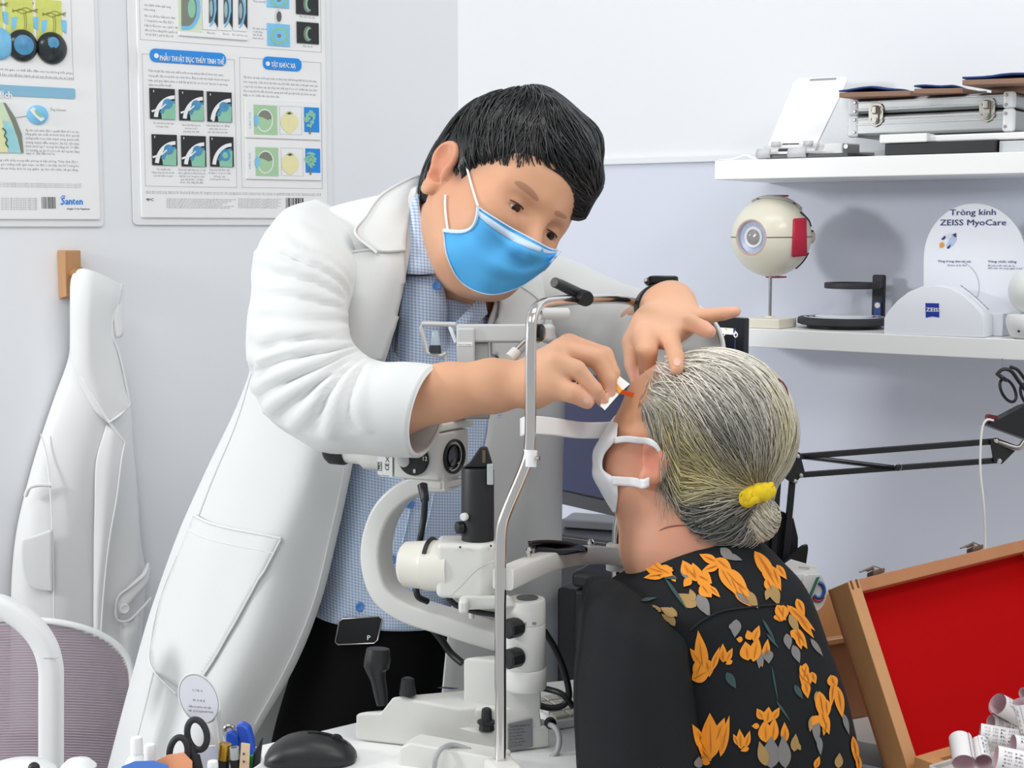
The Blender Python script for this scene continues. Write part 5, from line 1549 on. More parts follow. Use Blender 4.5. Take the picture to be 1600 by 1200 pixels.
# eyepiece tube running behind the sleeve
e0 = fl_(600, 712) + dv * .45
MB().lathe([(.020, 0), (.0215, .004), (.0215, .040), (.017, .046), (.0165, .066)], e0, nrm(hl + V3(0, 0, .02)), 28).build('eyepiece_tube', m_sl, sl_)
MB().lathe([(.0175, .064), (.0195, .068), (.0195, .085), (.016, .09)], e0, nrm(hl + V3(0, 0, .02)), 28).build('eyecup', m_black, sl_)
# black lamp tower in front of the microscope
ld_ = 1.545
lx = 746.5
def lt(y, r): return (S(r, ld_), P(lx, y, ld_)[2])
la = P(lx, 800, ld_) * V3(1, 1, 0)
lamp = MB().lathe([lt(848, 25.5), lt(733, 25.5), lt(729, 24)], la, n=36).build('lamp_tube', M('tube_black', '#1b1c1e', .5, var=.05), sl_)
a = [P(x, y, ld_ - .012) for x, y in ((724, 731), (770, 731), (768, 722), (761, 699), (750, 699), (733, 724))]
MB().hexa(a, [p + FWD * .024 for p in a]).build('lamp_hood', m_black, sl_, bevel=.0015)
MB().box(P(756, 713, ld_ - .0125), S(5, ld_), .001, S(20, ld_)).build('mirror_edge', M('brass_dull', '#7b6a58', .35, .7), sl_)
MB().box(P(766, 741, ld_ - .020), S(10, ld_), .006, S(32, ld_)).build('clear_clip', M('clear_clip', '#b9bfc0', .2, var=.02), sl_, bevel=.001)
MB().lathe([(.0042, 0), (.0042, .004), (.003, .005)], P(727, 807, ld_ - .014), nrm(V3(-.45, -.9, 0)), 18).build('filter_knob', m_sl, sl_)
MB().lathe([(.0065, 0), (.0065, .006), (.004, .007)], P(722, 824, ld_ - .006), nrm(V3(-.9, -.4, 0)), 18).build('slit_knob', m_black, sl_)
# white lamp housing below
hz = [lt(932, 41), lt(927, 44), lt(848, 44), lt(844, 41)]
a0 = P(729, 890, ld_ + .010) * V3(1, 1, 0)
zb0, zb1 = P(729, 932, ld_)[2], P(729, 844, ld_)[2]
plan = [(-.031, -.022), (.020, -.030), (.031, -.022), (.034, 0), (.030, .022), (-.031, .022)]
MB().hexa([a0 + V3(x, y, zb0) for x, y in plan], [a0 + V3(x, y, zb1) for x, y in plan]).build('lamp_housing', m_sl, sl_, bevel=.006, segs=4)
dr0 = P(690, 884, ld_ + .012); dax = nrm(V3(-.96, .28, -.02))
MB().lathe([(S(40, ld_), -.012), (S(40, ld_), .016), (S(39, ld_), .018), (S(38, ld_), .020), (S(36, ld_), .040), (S(30, ld_), .044), (S(10, ld_), .0445)], dr0, dax, 36).build('lamp_drum', M('drum_cream', '#dddbd0', .38, var=.01), sl_)
MB().tube([dr0 + dax * .012 + S(41.5, ld_) * (math.cos(t) * ZUP + math.sin(t) * np.cross(dax, ZUP)) for t in np.linspace(-.9, 1.1, 18)], S(3.6, ld_), 8).build('drum_strap', m_black, sl_)
for x, y in ((719, 855), (767, 853)):
 MB().cyl(P(x, y, ld_ - .0205), P(x, y, ld_ - .0235), .0012, n=10).build('screw', m_black, sl_)
MB().tube(catmull([P(x, y, ld_ - .0228 + .0004 * abs(x - 735) * .02) for x, y in ((704, 931), (722, 914), (742, 893), (758, 882), (771, 878))], 5), .0007, 6).build('housing_seam', m_slg, sl_)
# tonometer arm on top
tdn = 1.66
def TP(x, y, o=0.0): return P(x, y, tdn + o)
def tbx(x0, x1, y0, y1, o0, o1, nm, mat, bev=.002):
 a = [TP(x0, y1, o0), TP(x1, y1, o0), TP(x1, y0, o0), TP(x0, y0, o0)]
 return MB().hexa(a, [p + FWD * (o1 - o0) for p in a]).build(nm, mat, sl_, bevel=bev, segs=3)
tbx(713, 846, 506, 535, 0, .028, 'cross_arm', M('arm_grey', '#c3c6c6', .35, var=.01), .003)
tbx(846, 868, 506, 536, .002, .03, 'cross_arm_end', M('arm_grey', '#c3c6c6', .35, var=.01), .006)
tbx(713, 742, 512, 600, -.004, .024, 'tonometer_post', M('arm_grey', '#c3c6c6', .35, var=.01), .003)
tbx(742, 763, 536, 600, .006, .03, 'post_back', M('arm_grey2', '#a6a9a9', .4), .001)
tbx(735, 748, 600, 655, .0, .02, 'post_lower', m_slg, .002)
tbx(705, 765, 640, 655, -.004, .02, 'post_clamp', m_steel, .002)
o = tbx(714, 738, 534.5, 540.5, -.0046, -.0042, 'maker_label', m_white, 0)
tx = MB(); tx.text('Made in Germany', TP(715.5, 539.2, -.005), RGT, UPV, h=.0017, w=S(21, tdn), res=1); tx.build('lettering', m_ink, o, smooth=0)
# bent wire frame holding the prism
fp_ = [(712, 507), (660, 506), (658, 512), (668, 552), (690, 556), (697, 552)]
MB().tube([TP(x, y, .01) for x, y in fp_], S(4, tdn), 8).build('prism_frame', M('arm_grey', '#c3c6c6', .35, var=.01), sl_)
MB().tube([TP(702, 508, .012), TP(713, 536, .0)], S(3.4, tdn), 8).build('prism_brace', M('arm_grey', '#c3c6c6', .35, var=.01), sl_)
MB().tube([TP(694, 550, .01), TP(697, 558, .01), TP(697, 580, .01)], S(3, tdn), 8).build('prism_wire', M('arm_grey', '#c3c6c6', .35, var=.01), sl_)
MB().lathe([(S(8.5, tdn), 0), (S(8.5, tdn), .012), (S(5.5, tdn), .026)], TP(680, 553, .012), UPV, 18).build('prism', M('prism_clear', '#cfe0ea', .05, alpha=.5, var=0), sl_)
MB().lathe([(S(10, tdn), 0), (S(9, tdn), .009)], TP(680, 552, .012), UPV, 18).build('prism_seat', M('prism_dark', '#33363b', .3), sl_)
MB().tube([P(838, 514, 1.62), P(796, 556, 1.60)], S(3.2, 1.6), 12).build('lever_rod', m_steel, sl_)
MB().lathe([(S(9, 1.6), 0), (S(9, 1.6), .012), (S(6, 1.6), .012), (S(6, 1.6), .002)], P(796, 560, 1.60), nrm(P(838, 514, 1.62) - P(796, 556, 1.6)), 18).build('lever_socket', m_sl, sl_)
# cables
def cable(pix, r, name='cable', mat=m_black, par=sl_):
 return MB().tube(catmull([P(x, y, d) for x, y, d in pix], 7), r, 10).build(name, mat, par)
cable([(660, 757, 1.61), (664, 775, 1.60), (662, 810, 1.60), (656, 848, 1.60), (652, 900, 1.63), (652, 930, 1.63), (668, 940, 1.64)], .0036)
MB().tube([P(660, 758, 1.61), P(664, 782, 1.60)], [.0058, .0048], 12).build('cable_sleeve', m_black, sl_)
cable([(698, 930, 1.56), (712, 945, 1.56), (740, 955, 1.56), (770, 960, 1.56), (800, 965, 1.565)], .0030)
MB().lathe([(.003, 0), (.003, .008), (.0045, .009), (.0045, .012)], P(737, 966, 1.57), UPV, 12).build('cable_clip', m_sl, sl_)
cable([(672, 978, 1.68), (690, 1000, 1.68), (704, 1020, 1.68), (722, 1036, 1.67)], .0042)
cable([(850, 985, 1.60), (868, 1015, 1.60), (882, 1050, 1.60), (889, 1085, 1.60), (880, 1102, 1.60), (860, 1106, 1.60), (838, 1101, 1.60)], .0036)
cable([(830, 1072, 1.62), (860, 1078, 1.61), (880, 1086, 1.60), (896, 1105, 1.60)], .0034)
cable([(856, 1131, 1.56), (868, 1138, 1.55), (874, 1155, 1.545), (868, 1178, 1.54), (846, 1190, 1.54), (815, 1192, 1.535), (800, 1190, 1.535)], .0030, 'power_cord', M('cord_grey', '#a5a7a8', .5))
# ================================================================== chin rest frame
cr = thing('chin_rest', 'chrome chin rest frame with white bars in front of the patient', 'chin rest', G(790, 1195, ZT))
ND, FD = 1.47, 1.78
PR = S(9.0, ND)
near = [(782, 1192), (782, 1000), (782, 870), (782, 838), (784, 818), (790, 800), (820, 733), (827, 712), (829, 690), (829, 600), (829, 520)]
path = [P(x, y, ND) for x, y in near]
# top bend then bar to the far pole
path += [P(830, 500, ND + .002), P(834, 485, ND + .008), P(843, 475, ND + .022), P(856, 471, ND + .05)]
path += [P(900, 468, ND + .14), P(950, 466, ND + .22), P(980, 467, ND + .275), P(994, 472, ND + .297), P(1001, 484, FD - .003), P(1003, 500, FD)]
path += [P(1003, 600, FD), P(1002, 690, FD), P(998, 720, FD), P(968, 800, FD), P(963, 825, FD), P(963, 870, FD), P(963, 1010, FD)]
pp = [path[0]]
for i in range(len(path) - 1):
 n_seg = 3
 for k in range(1, n_seg + 1):
  pp.append(path[i] + (path[i + 1] - path[i]) * k / n_seg)
pp = np.array(pp)
for _ in range(6):
 pp[1:-1] = .25 * pp[:-2] + .5 * pp[1:-1] + .25 * pp[2:]
MB().tube(pp, PR, 20).build('chrome_frame', m_chrome, cr)
MB().cyl(P(827, 729, ND), P(829, 703, ND), PR * 1.22, n=24).build('frame_collar', m_white, cr)
MB().cyl(P(838, 716, ND - .006), P(843, 716, ND - .008), .0022, n=12).build('collar_screw', m_steel, cr)
# forehead band
bn = catmull([P(816, 668, ND + .02), P(828, 664, ND + .006), P(860, 666, ND + .05), P(905, 672, ND + .13), P(945, 672, ND + .20), P(985, 668, FD - .03), P(1003, 664, FD)], 6)
g = np.array([[p + UPV * S(h, 1.55) for h in (-13.5, -11, 0, 11, 13.5)] for p in bn])
g[:, 2] -= FWD * .0012
MB().grid(g).build('forehead_band', m_white, cr, solid=.005, soff=0)
# fixation handle on the bar
fd_ = ND + .135
MB().tube([P(866, 441, fd_ - .03), P(876, 445, fd_ - .02), P(908, 461, fd_)], [S(8, fd_), S(8.5, fd_), S(9.5, fd_)], 20).build('fixation_lamp', M('lamp_black', '#2a2b2d', .35), cr, bevel=.001)
MB().lathe([(S(11.5, fd_), -.010), (S(12.5, fd_), -.006), (S(12.5, fd_), .012), (S(11, fd_), .015)], P(908, 464, fd_ - .004), nrm(V3(.4, -.9, -.1)), 24).build('fixation_joint', m_black, cr)
MB().tube([P(843, 490, ND + .02), P(886, 490, ND + .035)], S(9.5, 1.5), 18).build('height_handle', M('handle_pale', '#cdcbc8', .4), cr)
MB().lathe([(S(14, 1.5), 0), (S(14, 1.5), .006), (S(10, 1.5), .008)], P(838, 520, ND + .02), nrm(V3(1, -.3, 0)), 20).build('height_knob', m_blackgloss, cr)
# chin bar
cbp = [(786, 905), (800, 899), (830, 886), (862, 875), (900, 868), (940, 867), (970, 872)]
pts = catmull([P(x, y, ND + (FD - ND) * (x - 786) / 184) for x, y in cbp], 5)
vs_, fs_ = [], []
for i, p in enumerate(pts):
 t = nrm(pts[min(i + 1, len(pts) - 1)] - pts[max(i - 1, 0)])
 w_ = nrm(np.cross(t, ZUP)); u_ = np.cross(w_, t)
 hh = S(14.5 + 2.5 * abs(i / len(pts) - .5), 1.55)
 for a, b in rrect(.022, 2 * hh, .003, 2):
  vs_.append(p + w_ * a + u_ * b)
m_ = len(vs_) // len(pts)
for i in range(len(pts) - 1):
 for k in range(m_):
  fs_.append((i * m_ + k, i * m_ + (k + 1) % m_, (i + 1) * m_ + (k + 1) % m_, (i + 1) * m_ + k))
fs_ += [tuple(range(m_)), tuple(range((len(pts) - 1) * m_, len(pts) * m_))]
MB().add(vs_, fs_).build('chin_bar', m_sl, cr, smooth=35)
MB().lathe([(.0125, 0), (.0125, .030), (.011, .032)], P(963, 890, FD), ZUP, 24).build('bar_sleeve', m_sl, cr)
# black chin cup
g = []
cd0 = 1.60
for t in np.linspace(0, 1, 9):
 row = []
 for s in np.linspace(-1, 1, 9):
  x = 826 + 92 * t
  y = 848 + 6 * t - 9 * math.sin(t * 2.6) * (1 - .3 * t) + 8 * (1 - s * s) * (1 - .5 * t) + 7 * t
  row.append(P(x, y, cd0 + .03 * s + .06 * t))
 g.append(row)
MB().grid(catmull(np.array(g), 2)).build('chin_cup', m_blackgloss, cr, solid=.004, soff=0, smooth=180)
a = [P(x, y, 1.585) for x, y in ((834, 868), (838, 852), (870, 858), (905, 856), (918, 862), (884, 868))]
MB().hexa(a, [p + FWD * .05 for p in a]).build('cup_holder', m_blackgloss, cr, bevel=.003)
for x, y, d in ((826, 866, 1.545), (923, 851, 1.70)):
 MB().lathe([(.0028, 0), (.0028, .006), (.0042, .007), (.0044, .010), (.002, .013)], P(x, y + 8, d), ZUP, 14).build('paper_pin', m_chrome, cr)
# foot and rail cover on the table
ft = P(786, 1196, ND - .005)
MB().box(ft - ZUP * .018, .030, .036, .044, nrm(V3(.93, .36, 0)), nrm(V3(-.36, .93, 0))).build('pole_foot', m_sl, cr, bevel=.005, segs=3)
rc_ = [(624, 1168), (640, 1160), (783, 1186), (783, 1230), (620, 1230)]
a = [P(x, y, 1.475 + (783 - x) / FOC * .55) for x, y in rc_]
MB().hexa(a, [p + nrm(V3(.36, .93, 0)) * .03 for p in a]).build('rail_cover', m_sl, cr, bevel=.003)
cable([(678, 1206, 1.49), (681, 1185, 1.485), (690, 1170, 1.49), (708, 1164, 1.50), (735, 1172, 1.50)], .0026, 'rail_cord', M('cord_grey', '#a5a7a8', .5), cr)
# keyboard and blue pad behind the slit lamp
kb = thing('keyboard', 'white computer keyboard partly hidden behind the slit lamp', 'keyboard', G(885, 1125, ZT))
ku, kv = nrm(V3(.9, .43, 0)), nrm(V3(-.43, .9, 0))
ko = G(868, 1142, ZT)
MB().hexa([ko + ku * a + kv * b + ZUP * .0006 for a, b in ((0, 0), (.14, 0), (.14, .09), (0, .09))], [ko + ku * a + kv * b + ZUP * .010 for a, b in ((0, 0), (.14, 0), (.14, .09), (0, .09))]).build('keyboard_body', m_white, kb, bevel=.002)
for i in range(7):
 for j in range(4):
  MB().box(ko + ku * (.012 + i * .0185) + kv * (.014 + j * .0185) + ZUP * .0118, .016, .016, .004, ku, kv).build('key', M('key_grey', '#d4d2c8', .5), kb, bevel=.001)
o = MB().box(G(878, 1102, ZT) + ZUP * .006, .02, .012, .010, ku, kv).build('blue_eraser', M('bright_blue', '#1f8fe0', .5), bevel=.001)
tag(o, 'small bright blue block behind the slit lamp base', 'block')
# ================================================================== people: shared helpers
import bmesh
def cam_vec(r, u, t):
 return RGT * r + UPV * u - FWD * t
def pring(c, U, V, d):
 """ring from pixel centre c, half vectors U (px,py) in the picture plane and V = (px, py, metres away)"""
 k = d / FOC
 C = P(c[0], c[1], d)
 u = (RGT * U[0] - UPV * U[1]) * k
 v = (RGT * V[0] - UPV * V[1]) * k + FWD * V[2]
 return (C, u, v)
def decal(pix, bvh, off, name, mat, parent, edge=9.0, solid=0.0, dfall=None, smooth=180):
 """cloth or print laid on a surface: polygon in picture coordinates dropped onto it"""
 bm = bmesh.new()
 vs_ = [bm.verts.new((x, y, 0)) for x, y in pix]
 bm.faces.new(vs_)
 bmesh.ops.triangulate(bm, faces=bm.faces[:])
 for _ in range(5):
  es = [e for e in bm.edges if e.calc_length() > edge]
  if not es:
   break
  bmesh.ops.subdivide_edges(bm, edges=es, cuts=1)
  bmesh.ops.triangulate(bm, faces=bm.faces[:])
 bm.verts.ensure_lookup_table()
 out, dist = [], []
 for v in bm.verts:
  p = proj(bvh, v.co.x, v.co.y, off)
  out.append(p)
  if p is not None:
   dist.append(np.dot(p - CAM, FWD))
 fall = dfall or (np.median(dist) if dist else 1.7)
 out = [p if p is not None else P(v.co.x, v.co.y, fall) for p, v in zip(out, bm.verts)]
 mb = MB()
 mb.add(out, [tuple(x.index for x in f.verts) for f in bm.faces])
 bm.free()
 if name is None:
  return mb
 return mb.build(name, mat, parent, smooth=smooth, solid=solid, soff=0)
def smooth_poly(pix, n=5, closed=True):
 return [tuple(p) for p in catmull(np.array(pix, float), n, closed)]
def drape(rows, su=6, sv=6, fold=0.0, seed=1, freq=(25, 25, 9), nrm_dir=None):
 g = np.array([[P(x, y, d) for x, y, d in r] for r in rows])
 g = catmull(g, sv)
 g = np.transpose(catmull(np.transpose(g, (1, 0, 2)), su), (1, 0, 2))
 if fold:
  du = np.gradient(g, axis=1); dv_ = np.gradient(g, axis=0)
  n = np.cross(du, dv_); n /= np.linalg.norm(n, axis=2, keepdims=True) + 1e-9
  g = g + n * (fold * noise3(g * np.array(freq) / 6.28, seed))[..., None]
 return g
def hair_strands(bvh, starts, flow, nstep, step, r, colf, lift=.0015, rnd=None):
 mb = MB(); cols = []
 rnd = rnd or random.Random(1)
 for s in starts:
  p = Vector(s)
  pts = []
  ns = rnd.randint(int(nstep * .6), nstep)
  l_ = rnd.choice((.3, .6, 1, 1.4, 2.0)) * lift
  jit = Vector((rnd.gauss(0, .13), rnd.gauss(0, .13), rnd.gauss(0, .13)))
  for k in range(ns):
   h = bvh.find_nearest(p)
   if h[0] is None:
    break
   n = h[1]
   p = h[0] + n * l_
   pts.append(np.array(p))
   f = flow(np.array(p))
   if f is None:
    break
   f = Vector(f) + jit
   f = f - n * f.dot(n)
   if f.length < 1e-6:
    break
   p = p + f.normalized() * step
  if len(pts) < 3:
   continue
  rs = [r * (1 - .75 * (i / (len(pts) - 1)) ** 2) for i in range(len(pts))]
  o0 = len(mb.v)
  mb.tube(pts, rs, 3, caps=False)
  c = colf(pts[len(pts) // 2], rnd)
  cols += [c] * (len(mb.v) - o0)
 return mb, cols
def blend_spots(v, base, spots):
 c = np.tile(np.array(base)[None, :3], (len(v), 1))
 for p, r, col, st in spots:
  d = np.linalg.norm(v - np.asarray(p), axis=1)
  w = st * np.exp(-(d / r) ** 2)
  c = c * (1 - w[:, None]) + np.array(col)[None, :3] * w[:, None]
 c *= (1 + .025 * noise3(v * 9, 3))[:, None]
 return c
def finger(sd, pts, rs, k=.0022):
 sd.chain(pts, rs, k)
# ================================================================== the doctor
doc = thing('person', 'person in white lab coat and blue mask leaning over the patient', 'person', V3(-.22, 2.0, 0))
skin_a = lin('#d9a684')
m_skin = M('skin_tan', '#d9a684', 0.5, var=.03, vscale=60, sss=.25, spec=.35, attr='Col', bump=.06, bscale=500, dist=.0004)
hL = nrm(cam_vec(.60, -.41, -.68)); hZ = cam_vec(.5, .86, -.06); hZ = nrm(hZ - hL * np.dot(hZ, hL)); hF = np.cross(hL, hZ)
if np.dot(hF, -FWD) < 0: hF = -hF
HE = P(838, 338, 1.70)
HH = HE - hF * .086
AX = np.array([hF, hL, hZ])
def hp(f, l, z): return HH + hF * f + hL * l + hZ * z
R_SH, R_EL, R_WR = P(490, 395, 1.80), P(478, 600, 1.62), P(832, 598, 1.565)
L_SH, L_EL, L_WR = P(848, 455, 2.0), P(950, 525, 1.99), P(1042, 478, 1.715)
allp = [hp(-.14, -.1, -.15), hp(.14, .1, .15), hp(.1, -.1, .16), hp(-.13, .1, .12), R_SH, R_EL, P(965, 640, 1.5), L_SH, L_EL, P(1165, 480, 1.62), P(1000, 610, 1.62), P(640, 830, 2.0), P(480, 830, 1.7), P(500, 400, 2.03)]
lo = np.min(allp, axis=0) - .07; hi = np.max(allp, axis=0) + .07
sd = SDF(lo, hi, .0026)
# torso and neck
sd.ell(P(665, 540, 1.93), (.10, .06, .11), k=.0)
sd.ell(P(640, 690, 1.94), (.09, .06, .14), k=.04)
sd.cone(P(520, 410, 1.86), P(650, 460, 1.92), .04, .055, .03)
sd.cone(P(650, 460, 1.92), P(840, 470, 2.0), .055, .04, .03)
sd.cone(hp(-.026, 0, -.05), P(694, 425, 1.83), .053, .056, .03)
sd.cone(P(694, 425, 1.83), P(695, 500, 1.865), .056, .060, .03)
# arms
sd.chain([R_SH, R_EL], [.042, .038], .02)
sd.chain([R_EL, P(600, 632, 1.585), P(700, 612, 1.57), P(770, 603, 1.566), R_WR], [.038, .038, .0285, .0265, .0225], .015)
sd.chain([L_SH, L_EL], [.036, .032], .02)
sd.chain([L_EL, P(1005, 515, 1.85), L_WR], [.032, .030, .0245], .015)
# head
sd.ell(hp(.004, 0, .038), (.086, .076, .083), AX, .0)
sd.ell(hp(.030, 0, -.030), (.060, .064, .090), AX, .035)
sd.ell(hp(.052, 0, .035), (.044, .060, .050), AX, .03)
sd.ell(hp(.042, 0, -.075), (.044, .046, .030), AX, .025)
sd.ell(hp(.072, 0, -.092), (.016, .020, .015), AX, .018)
for s in (-1, 1):
 sd.cone(hp(.070, s * .050, .012), hp(.088, s * .012, .016), .008, .009, .016)      # brow
 sd.ell(hp(.060, s * .045, -.030), (.026, .022, .026), AX, .025)                     # cheek
 sd.cone(hp(-.002, s * .056, -.035), hp(.040, s * .040, -.080), .018, .014, .03)     # jaw
 sd.ell(hp(.097, s * .033, -.004), (.013, .018, .010), AX, .012, 'sub')               # socket
 sd.ell(hp(.0735, s * .033, -.004), (.0155, .0165, .0145), AX, .005)                 # lids
 sd.ell(hp(.0895, s * .034, -.0085), (.0095, .0135, .0020), AX, .0010, 'sub')          # eye slit
sd.cone(hp(.086, 0, .002), hp(.109, 0, -.040), .0085, .0115, .012)                        # nose
sd.ell(hp(.098, .012, -.043), (.012, .009, .009), AX, .008)
sd.ell(hp(.098, -.012, -.043), (.012, .009, .009), AX, .008)
sd.ell(hp(.088, 0, -.068), (.012, .022, .010), AX, .012)
for s in (-1, 1):
 ea = nrm(hL * s * .97 + hF * .10); eb = nrm(np.cross(hZ, ea)); ez = hZ * .97 + hF * -.15
 EA = np.array([ea, nrm(np.cross(ez, ea)), nrm(ez - ea * np.dot(ez, ea))])
 sd.ell(hp(-.012, s * .082, .008), (.009, .0195, .022), EA, .003)
 sd.ell(hp(-.010, s * .081, -.016), (.008, .0135, .018), EA, .006)
 sd.ell(hp(-.010, s * .0885, .003), (.0105, .0125, .023), EA, .003, 'sub')
 sd.ell(hp(-.008, s * .0825, -.016), (.007, .009, .012), EA, .004, 'sub')
 sd.ell(hp(-.009, s * .0835, -.033), (.006, .010, .010), EA, .005)
 sd.ell(hp(.001, s * .079, -.008), (.007, .005, .010), EA, .004)
# right hand: pinches the test strip
hd_ = 1.565
W = R_WR
mcp = {'i': P(866, 566, 1.550), 'm': P(879, 548, 1.572), 'r': P(889, 540, 1.594), 'p': P(887, 543, 1.614)}
for k_, r_ in (('i', .0135), ('m', .0138), ('r', .0132), ('p', .012)):
 sd.cone(W + (mcp[k_] - P(878, 552, 1.58)) * .45, mcp[k_], .0185, r_, .014)
sd.ell(P(856, 583, 1.575), (.026, .022, .020), k=.014)
finger(sd, [mcp['i'], P(901, 577, 1.545), P(929, 609, 1.547), P(944, 630, 1.556)], [.0125, .0098, .0086, .0064])
finger(sd, [mcp['m'], P(934, 560, 1.566), P(951, 594, 1.562), P(953, 617, 1.562)], [.0135, .0108, .0093, .0068])
finger(sd, [mcp['r'], P(944, 556, 1.590), P(957, 585, 1.580), P(955, 606, 1.574)], [.0130, .0104, .0088, .0066])
finger(sd, [mcp['p'], P(930, 553, 1.615), P(944, 578, 1.604), P(946, 594, 1.594)], [.0115, .0092, .0078, .006])
sd.cone(P(838, 606, 1.560), P(862, 604, 1.546), .019, .0145, .014)
finger(sd, [P(862, 604, 1.546), P(893, 614, 1.540), P(918, 629, 1.544)], [.0140, .0105, .0074])
# left hand: lifts the eyelid, fingers spread over the forehead
W2 = L_WR
mc2 = {'i': P(1008, 524, 1.652), 'm': P(1043, 527, 1.645), 'r': P(1068, 510, 1.650), 'p': P(1082, 495, 1.662)}
for k_, r_ in (('i', .0150), ('m', .0145), ('r', .0135), ('p', .012)):
 sd.cone(W2 + (mc2[k_] - P(1045, 512, 1.65)) * .35, mc2[k_], .0205, r_, .016)
sd.ell(P(1035, 505, 1.672), (.024, .022, .020), k=.014)
finger(sd, [mc2['i'], P(1011, 550, 1.632), P(1012, 578, 1.640), P(1008, 592, 1.650)], [.0155, .0118, .0100, .0072])
finger(sd, [mc2['m'], P(1050, 537, 1.632), P(1056, 558, 1.578), P(1058, 576, 1.553)], [.0135, .0100, .0092, .0072])
finger(sd, [mc2['r'], P(1080, 505, 1.638), P(1099, 513, 1.612), P(1109, 518, 1.600)], [.0122, .0095, .0088, .0074])
finger(sd, [mc2['p'], P(1108, 494, 1.650), P(1132, 490, 1.642), P(1150, 487, 1.638)], [.0110, .0085, .0075, .0062])
sd.cone(P(1012, 505, 1.680), P(990, 535, 1.675), .016, .0135, .014)
finger(sd, [P(990, 535, 1.675), P(990, 570, 1.660), P(996, 598, 1.652)], [.0130, .0105, .0075])
red = lin('#cf8069'); pink = lin('#e6ab93'); dk_ = lin('#b98263')
spots = [(hp(.088 - .022 * t * t, s * (.014 + .042 * t), .014 + .006 * math.sin(t * 2.4)), .0048, lin('#94694f'), .42) for s in (-1, 1) for t in (.0, .2, .4, .6, .8, 1)] + [(hp(-.012, -.085, 0), .035, red, .55), (hp(.06, -.045, -.03), .03, lin('#d8987a'), .4), (hp(.108, 0, -.03), .02, lin('#d0937a'), .4),
   (hp(.022, -.070, .016), .014, lin('#4a3c34'), .7), (hp(.016, -.072, -.004), .010, lin('#5b4a40'), .6), (hp(.036, -.066, .030), .014, lin('#4a3c34'), .6), (hp(.050, -.058, .040), .012, lin('#5b4a40'), .5), (P(944, 630, 1.556), .012, pink, .8), (P(953, 617, 1.56), .012, pink, .8), (P(918, 629, 1.544), .016, pink, .8),
   (P(1109, 518, 1.6), .018, pink, .8), (P(1150, 487, 1.638), .016, pink, .8), (P(1058, 574, 1.606), .016, pink, .8), (P(996, 598, 1.65), .02, lin('#d99d8d'), .8), (P(1010, 590, 1.65), .016, pink, .7),
   (P(870, 570, 1.56), .04, lin('#e4b597'), .6), (P(1035, 505, 1.66), .05, lin('#e8bb9d'), .7)]
body, bv, bf = sdf_build(sd, 'body', m_skin, doc, 2, colfn=lambda v: blend_spots(v, skin_a, spots))
body_bvh = BVHTree.FromPolygons([Vector(p) for p in bv], [tuple(int(i) for i in f) for f in bf])
# eyes and brows
m_sclera = M('eye_white', '#e3dcd6', .2, var=.02)
m_pupil = M('eye_dark', '#2a1a14', .1)
for s in (-1, 1):
 e = MB().ball(hp(.0755, s * .033, -.0045), .0122, nu=20, nv=14).build('eyeball', m_sclera, doc)
 g_ = nrm(hF * .93 - hZ * .34 + hL * .05)
 MB().lathe([(.0062, 0), (.0058, .0008), (.0002, .0014)], hp(.0755, s * .033, -.0045) + g_ * .0113, g_, 20, cap1=False).build('iris', m_pupil, e)
 pts = [hp(.0735 + .0165 * math.cos(t * .9), s * .033 + .0155 * math.sin(t), -.0052 + .0020 * math.cos(t * 1.2)) for t in np.linspace(-1.0, 1.0, 9)]
 MB().tube(pts, [.0004, .0007, .0009, .0010, .0010, .0010, .0009, .0007, .0004], 6).build('eyelash', M('lash', '#3a2a22', .6), e)
m_brow = M('brow_hair', '#5a4234', .8, var=.3, vscale=300, alpha=.24)
for pl_ in ([(803, 285), (812, 283), (824, 289), (835, 299), (842, 312), (836, 313), (824, 303), (812, 294)], [(866, 330), (874, 330), (884, 337), (884, 342), (874, 339), (867, 336)]):
 decal(smooth_poly(pl_, 3), body_bvh, .0006, 'eyebrow', m_brow, doc, 4, dfall=1.69)
# finger nails
def nail(p_px, d, ang, w, h, par):
 bvh = body_bvh
 c = [(p_px[0] + w * math.cos(t) * math.cos(ang) - h * math.sin(t) * math.sin(ang), p_px[1] + w * math.cos(t) * math.sin(ang) + h * math.sin(t) * math.cos(ang)) for t in np.linspace(0, 6.28, 14, endpoint=False)]
 decal(c, bvh, .0006, 'nail', M('nail_pink', '#e2b39e', .25, var=.02), par, 4, dfall=d)
nail((1058, 566), 1.6, 0, 5.5, 6, doc); nail((915, 626), 1.54, .6, 5.5, 4.5, doc); nail((941, 627), 1.55, 1.0, 4.5, 3.4, doc)
# hair: cap plus strands
m_hair = M('black_hair', '#17181a', .38, var=.25, vscale=120, spec=.5, stretch=(1, 1, 1), bump=.25, bscale=260, dist=.001)
hs = SDF(np.min([hp(a, b, c) for a in (-.15, .16) for b in (-.13, .13) for c in (-.12, .17)], axis=0), np.max([hp(a, b, c) for a in (-.15, .16) for b in (-.13, .13) for c in (-.12, .17)], axis=0), .0026)
hs.ell(hp(.004, -.002, .046), (.095, .083, .091), AX, 0)
hs.ell(hp(-.030, 0, .0), (.058, .072, .070), AX, .02)
hs.cone(hp(.01, -.015, .118), hp(.060, .02, .104), .020, .022, .03)
hs.cone(hp(.060, .02, .104), hp(.088, .034, .070), .020, .016, .02)
hs.cone(hp(.088, .034, .070), hp(.091, .048, .036), .014, .008, .015)
hs.cone(hp(.05, -.03, .108), hp(.088, .010, .080), .014, .015, .02)
hs.ell(hp(.140, -.020, .003), (.070, .090, .062), AX, .012, 'sub')
hs.ell(hp(.082, -.085, -.006), (.060, .060, .034), AX, .010, 'sub')
hs.ell(hp(.090, .075, -.045), (.075, .060, .070), AX, .012, 'sub')
hs.ell(hp(.030, 0, -.100), (.100, .15, .080), AX, .012, 'sub')
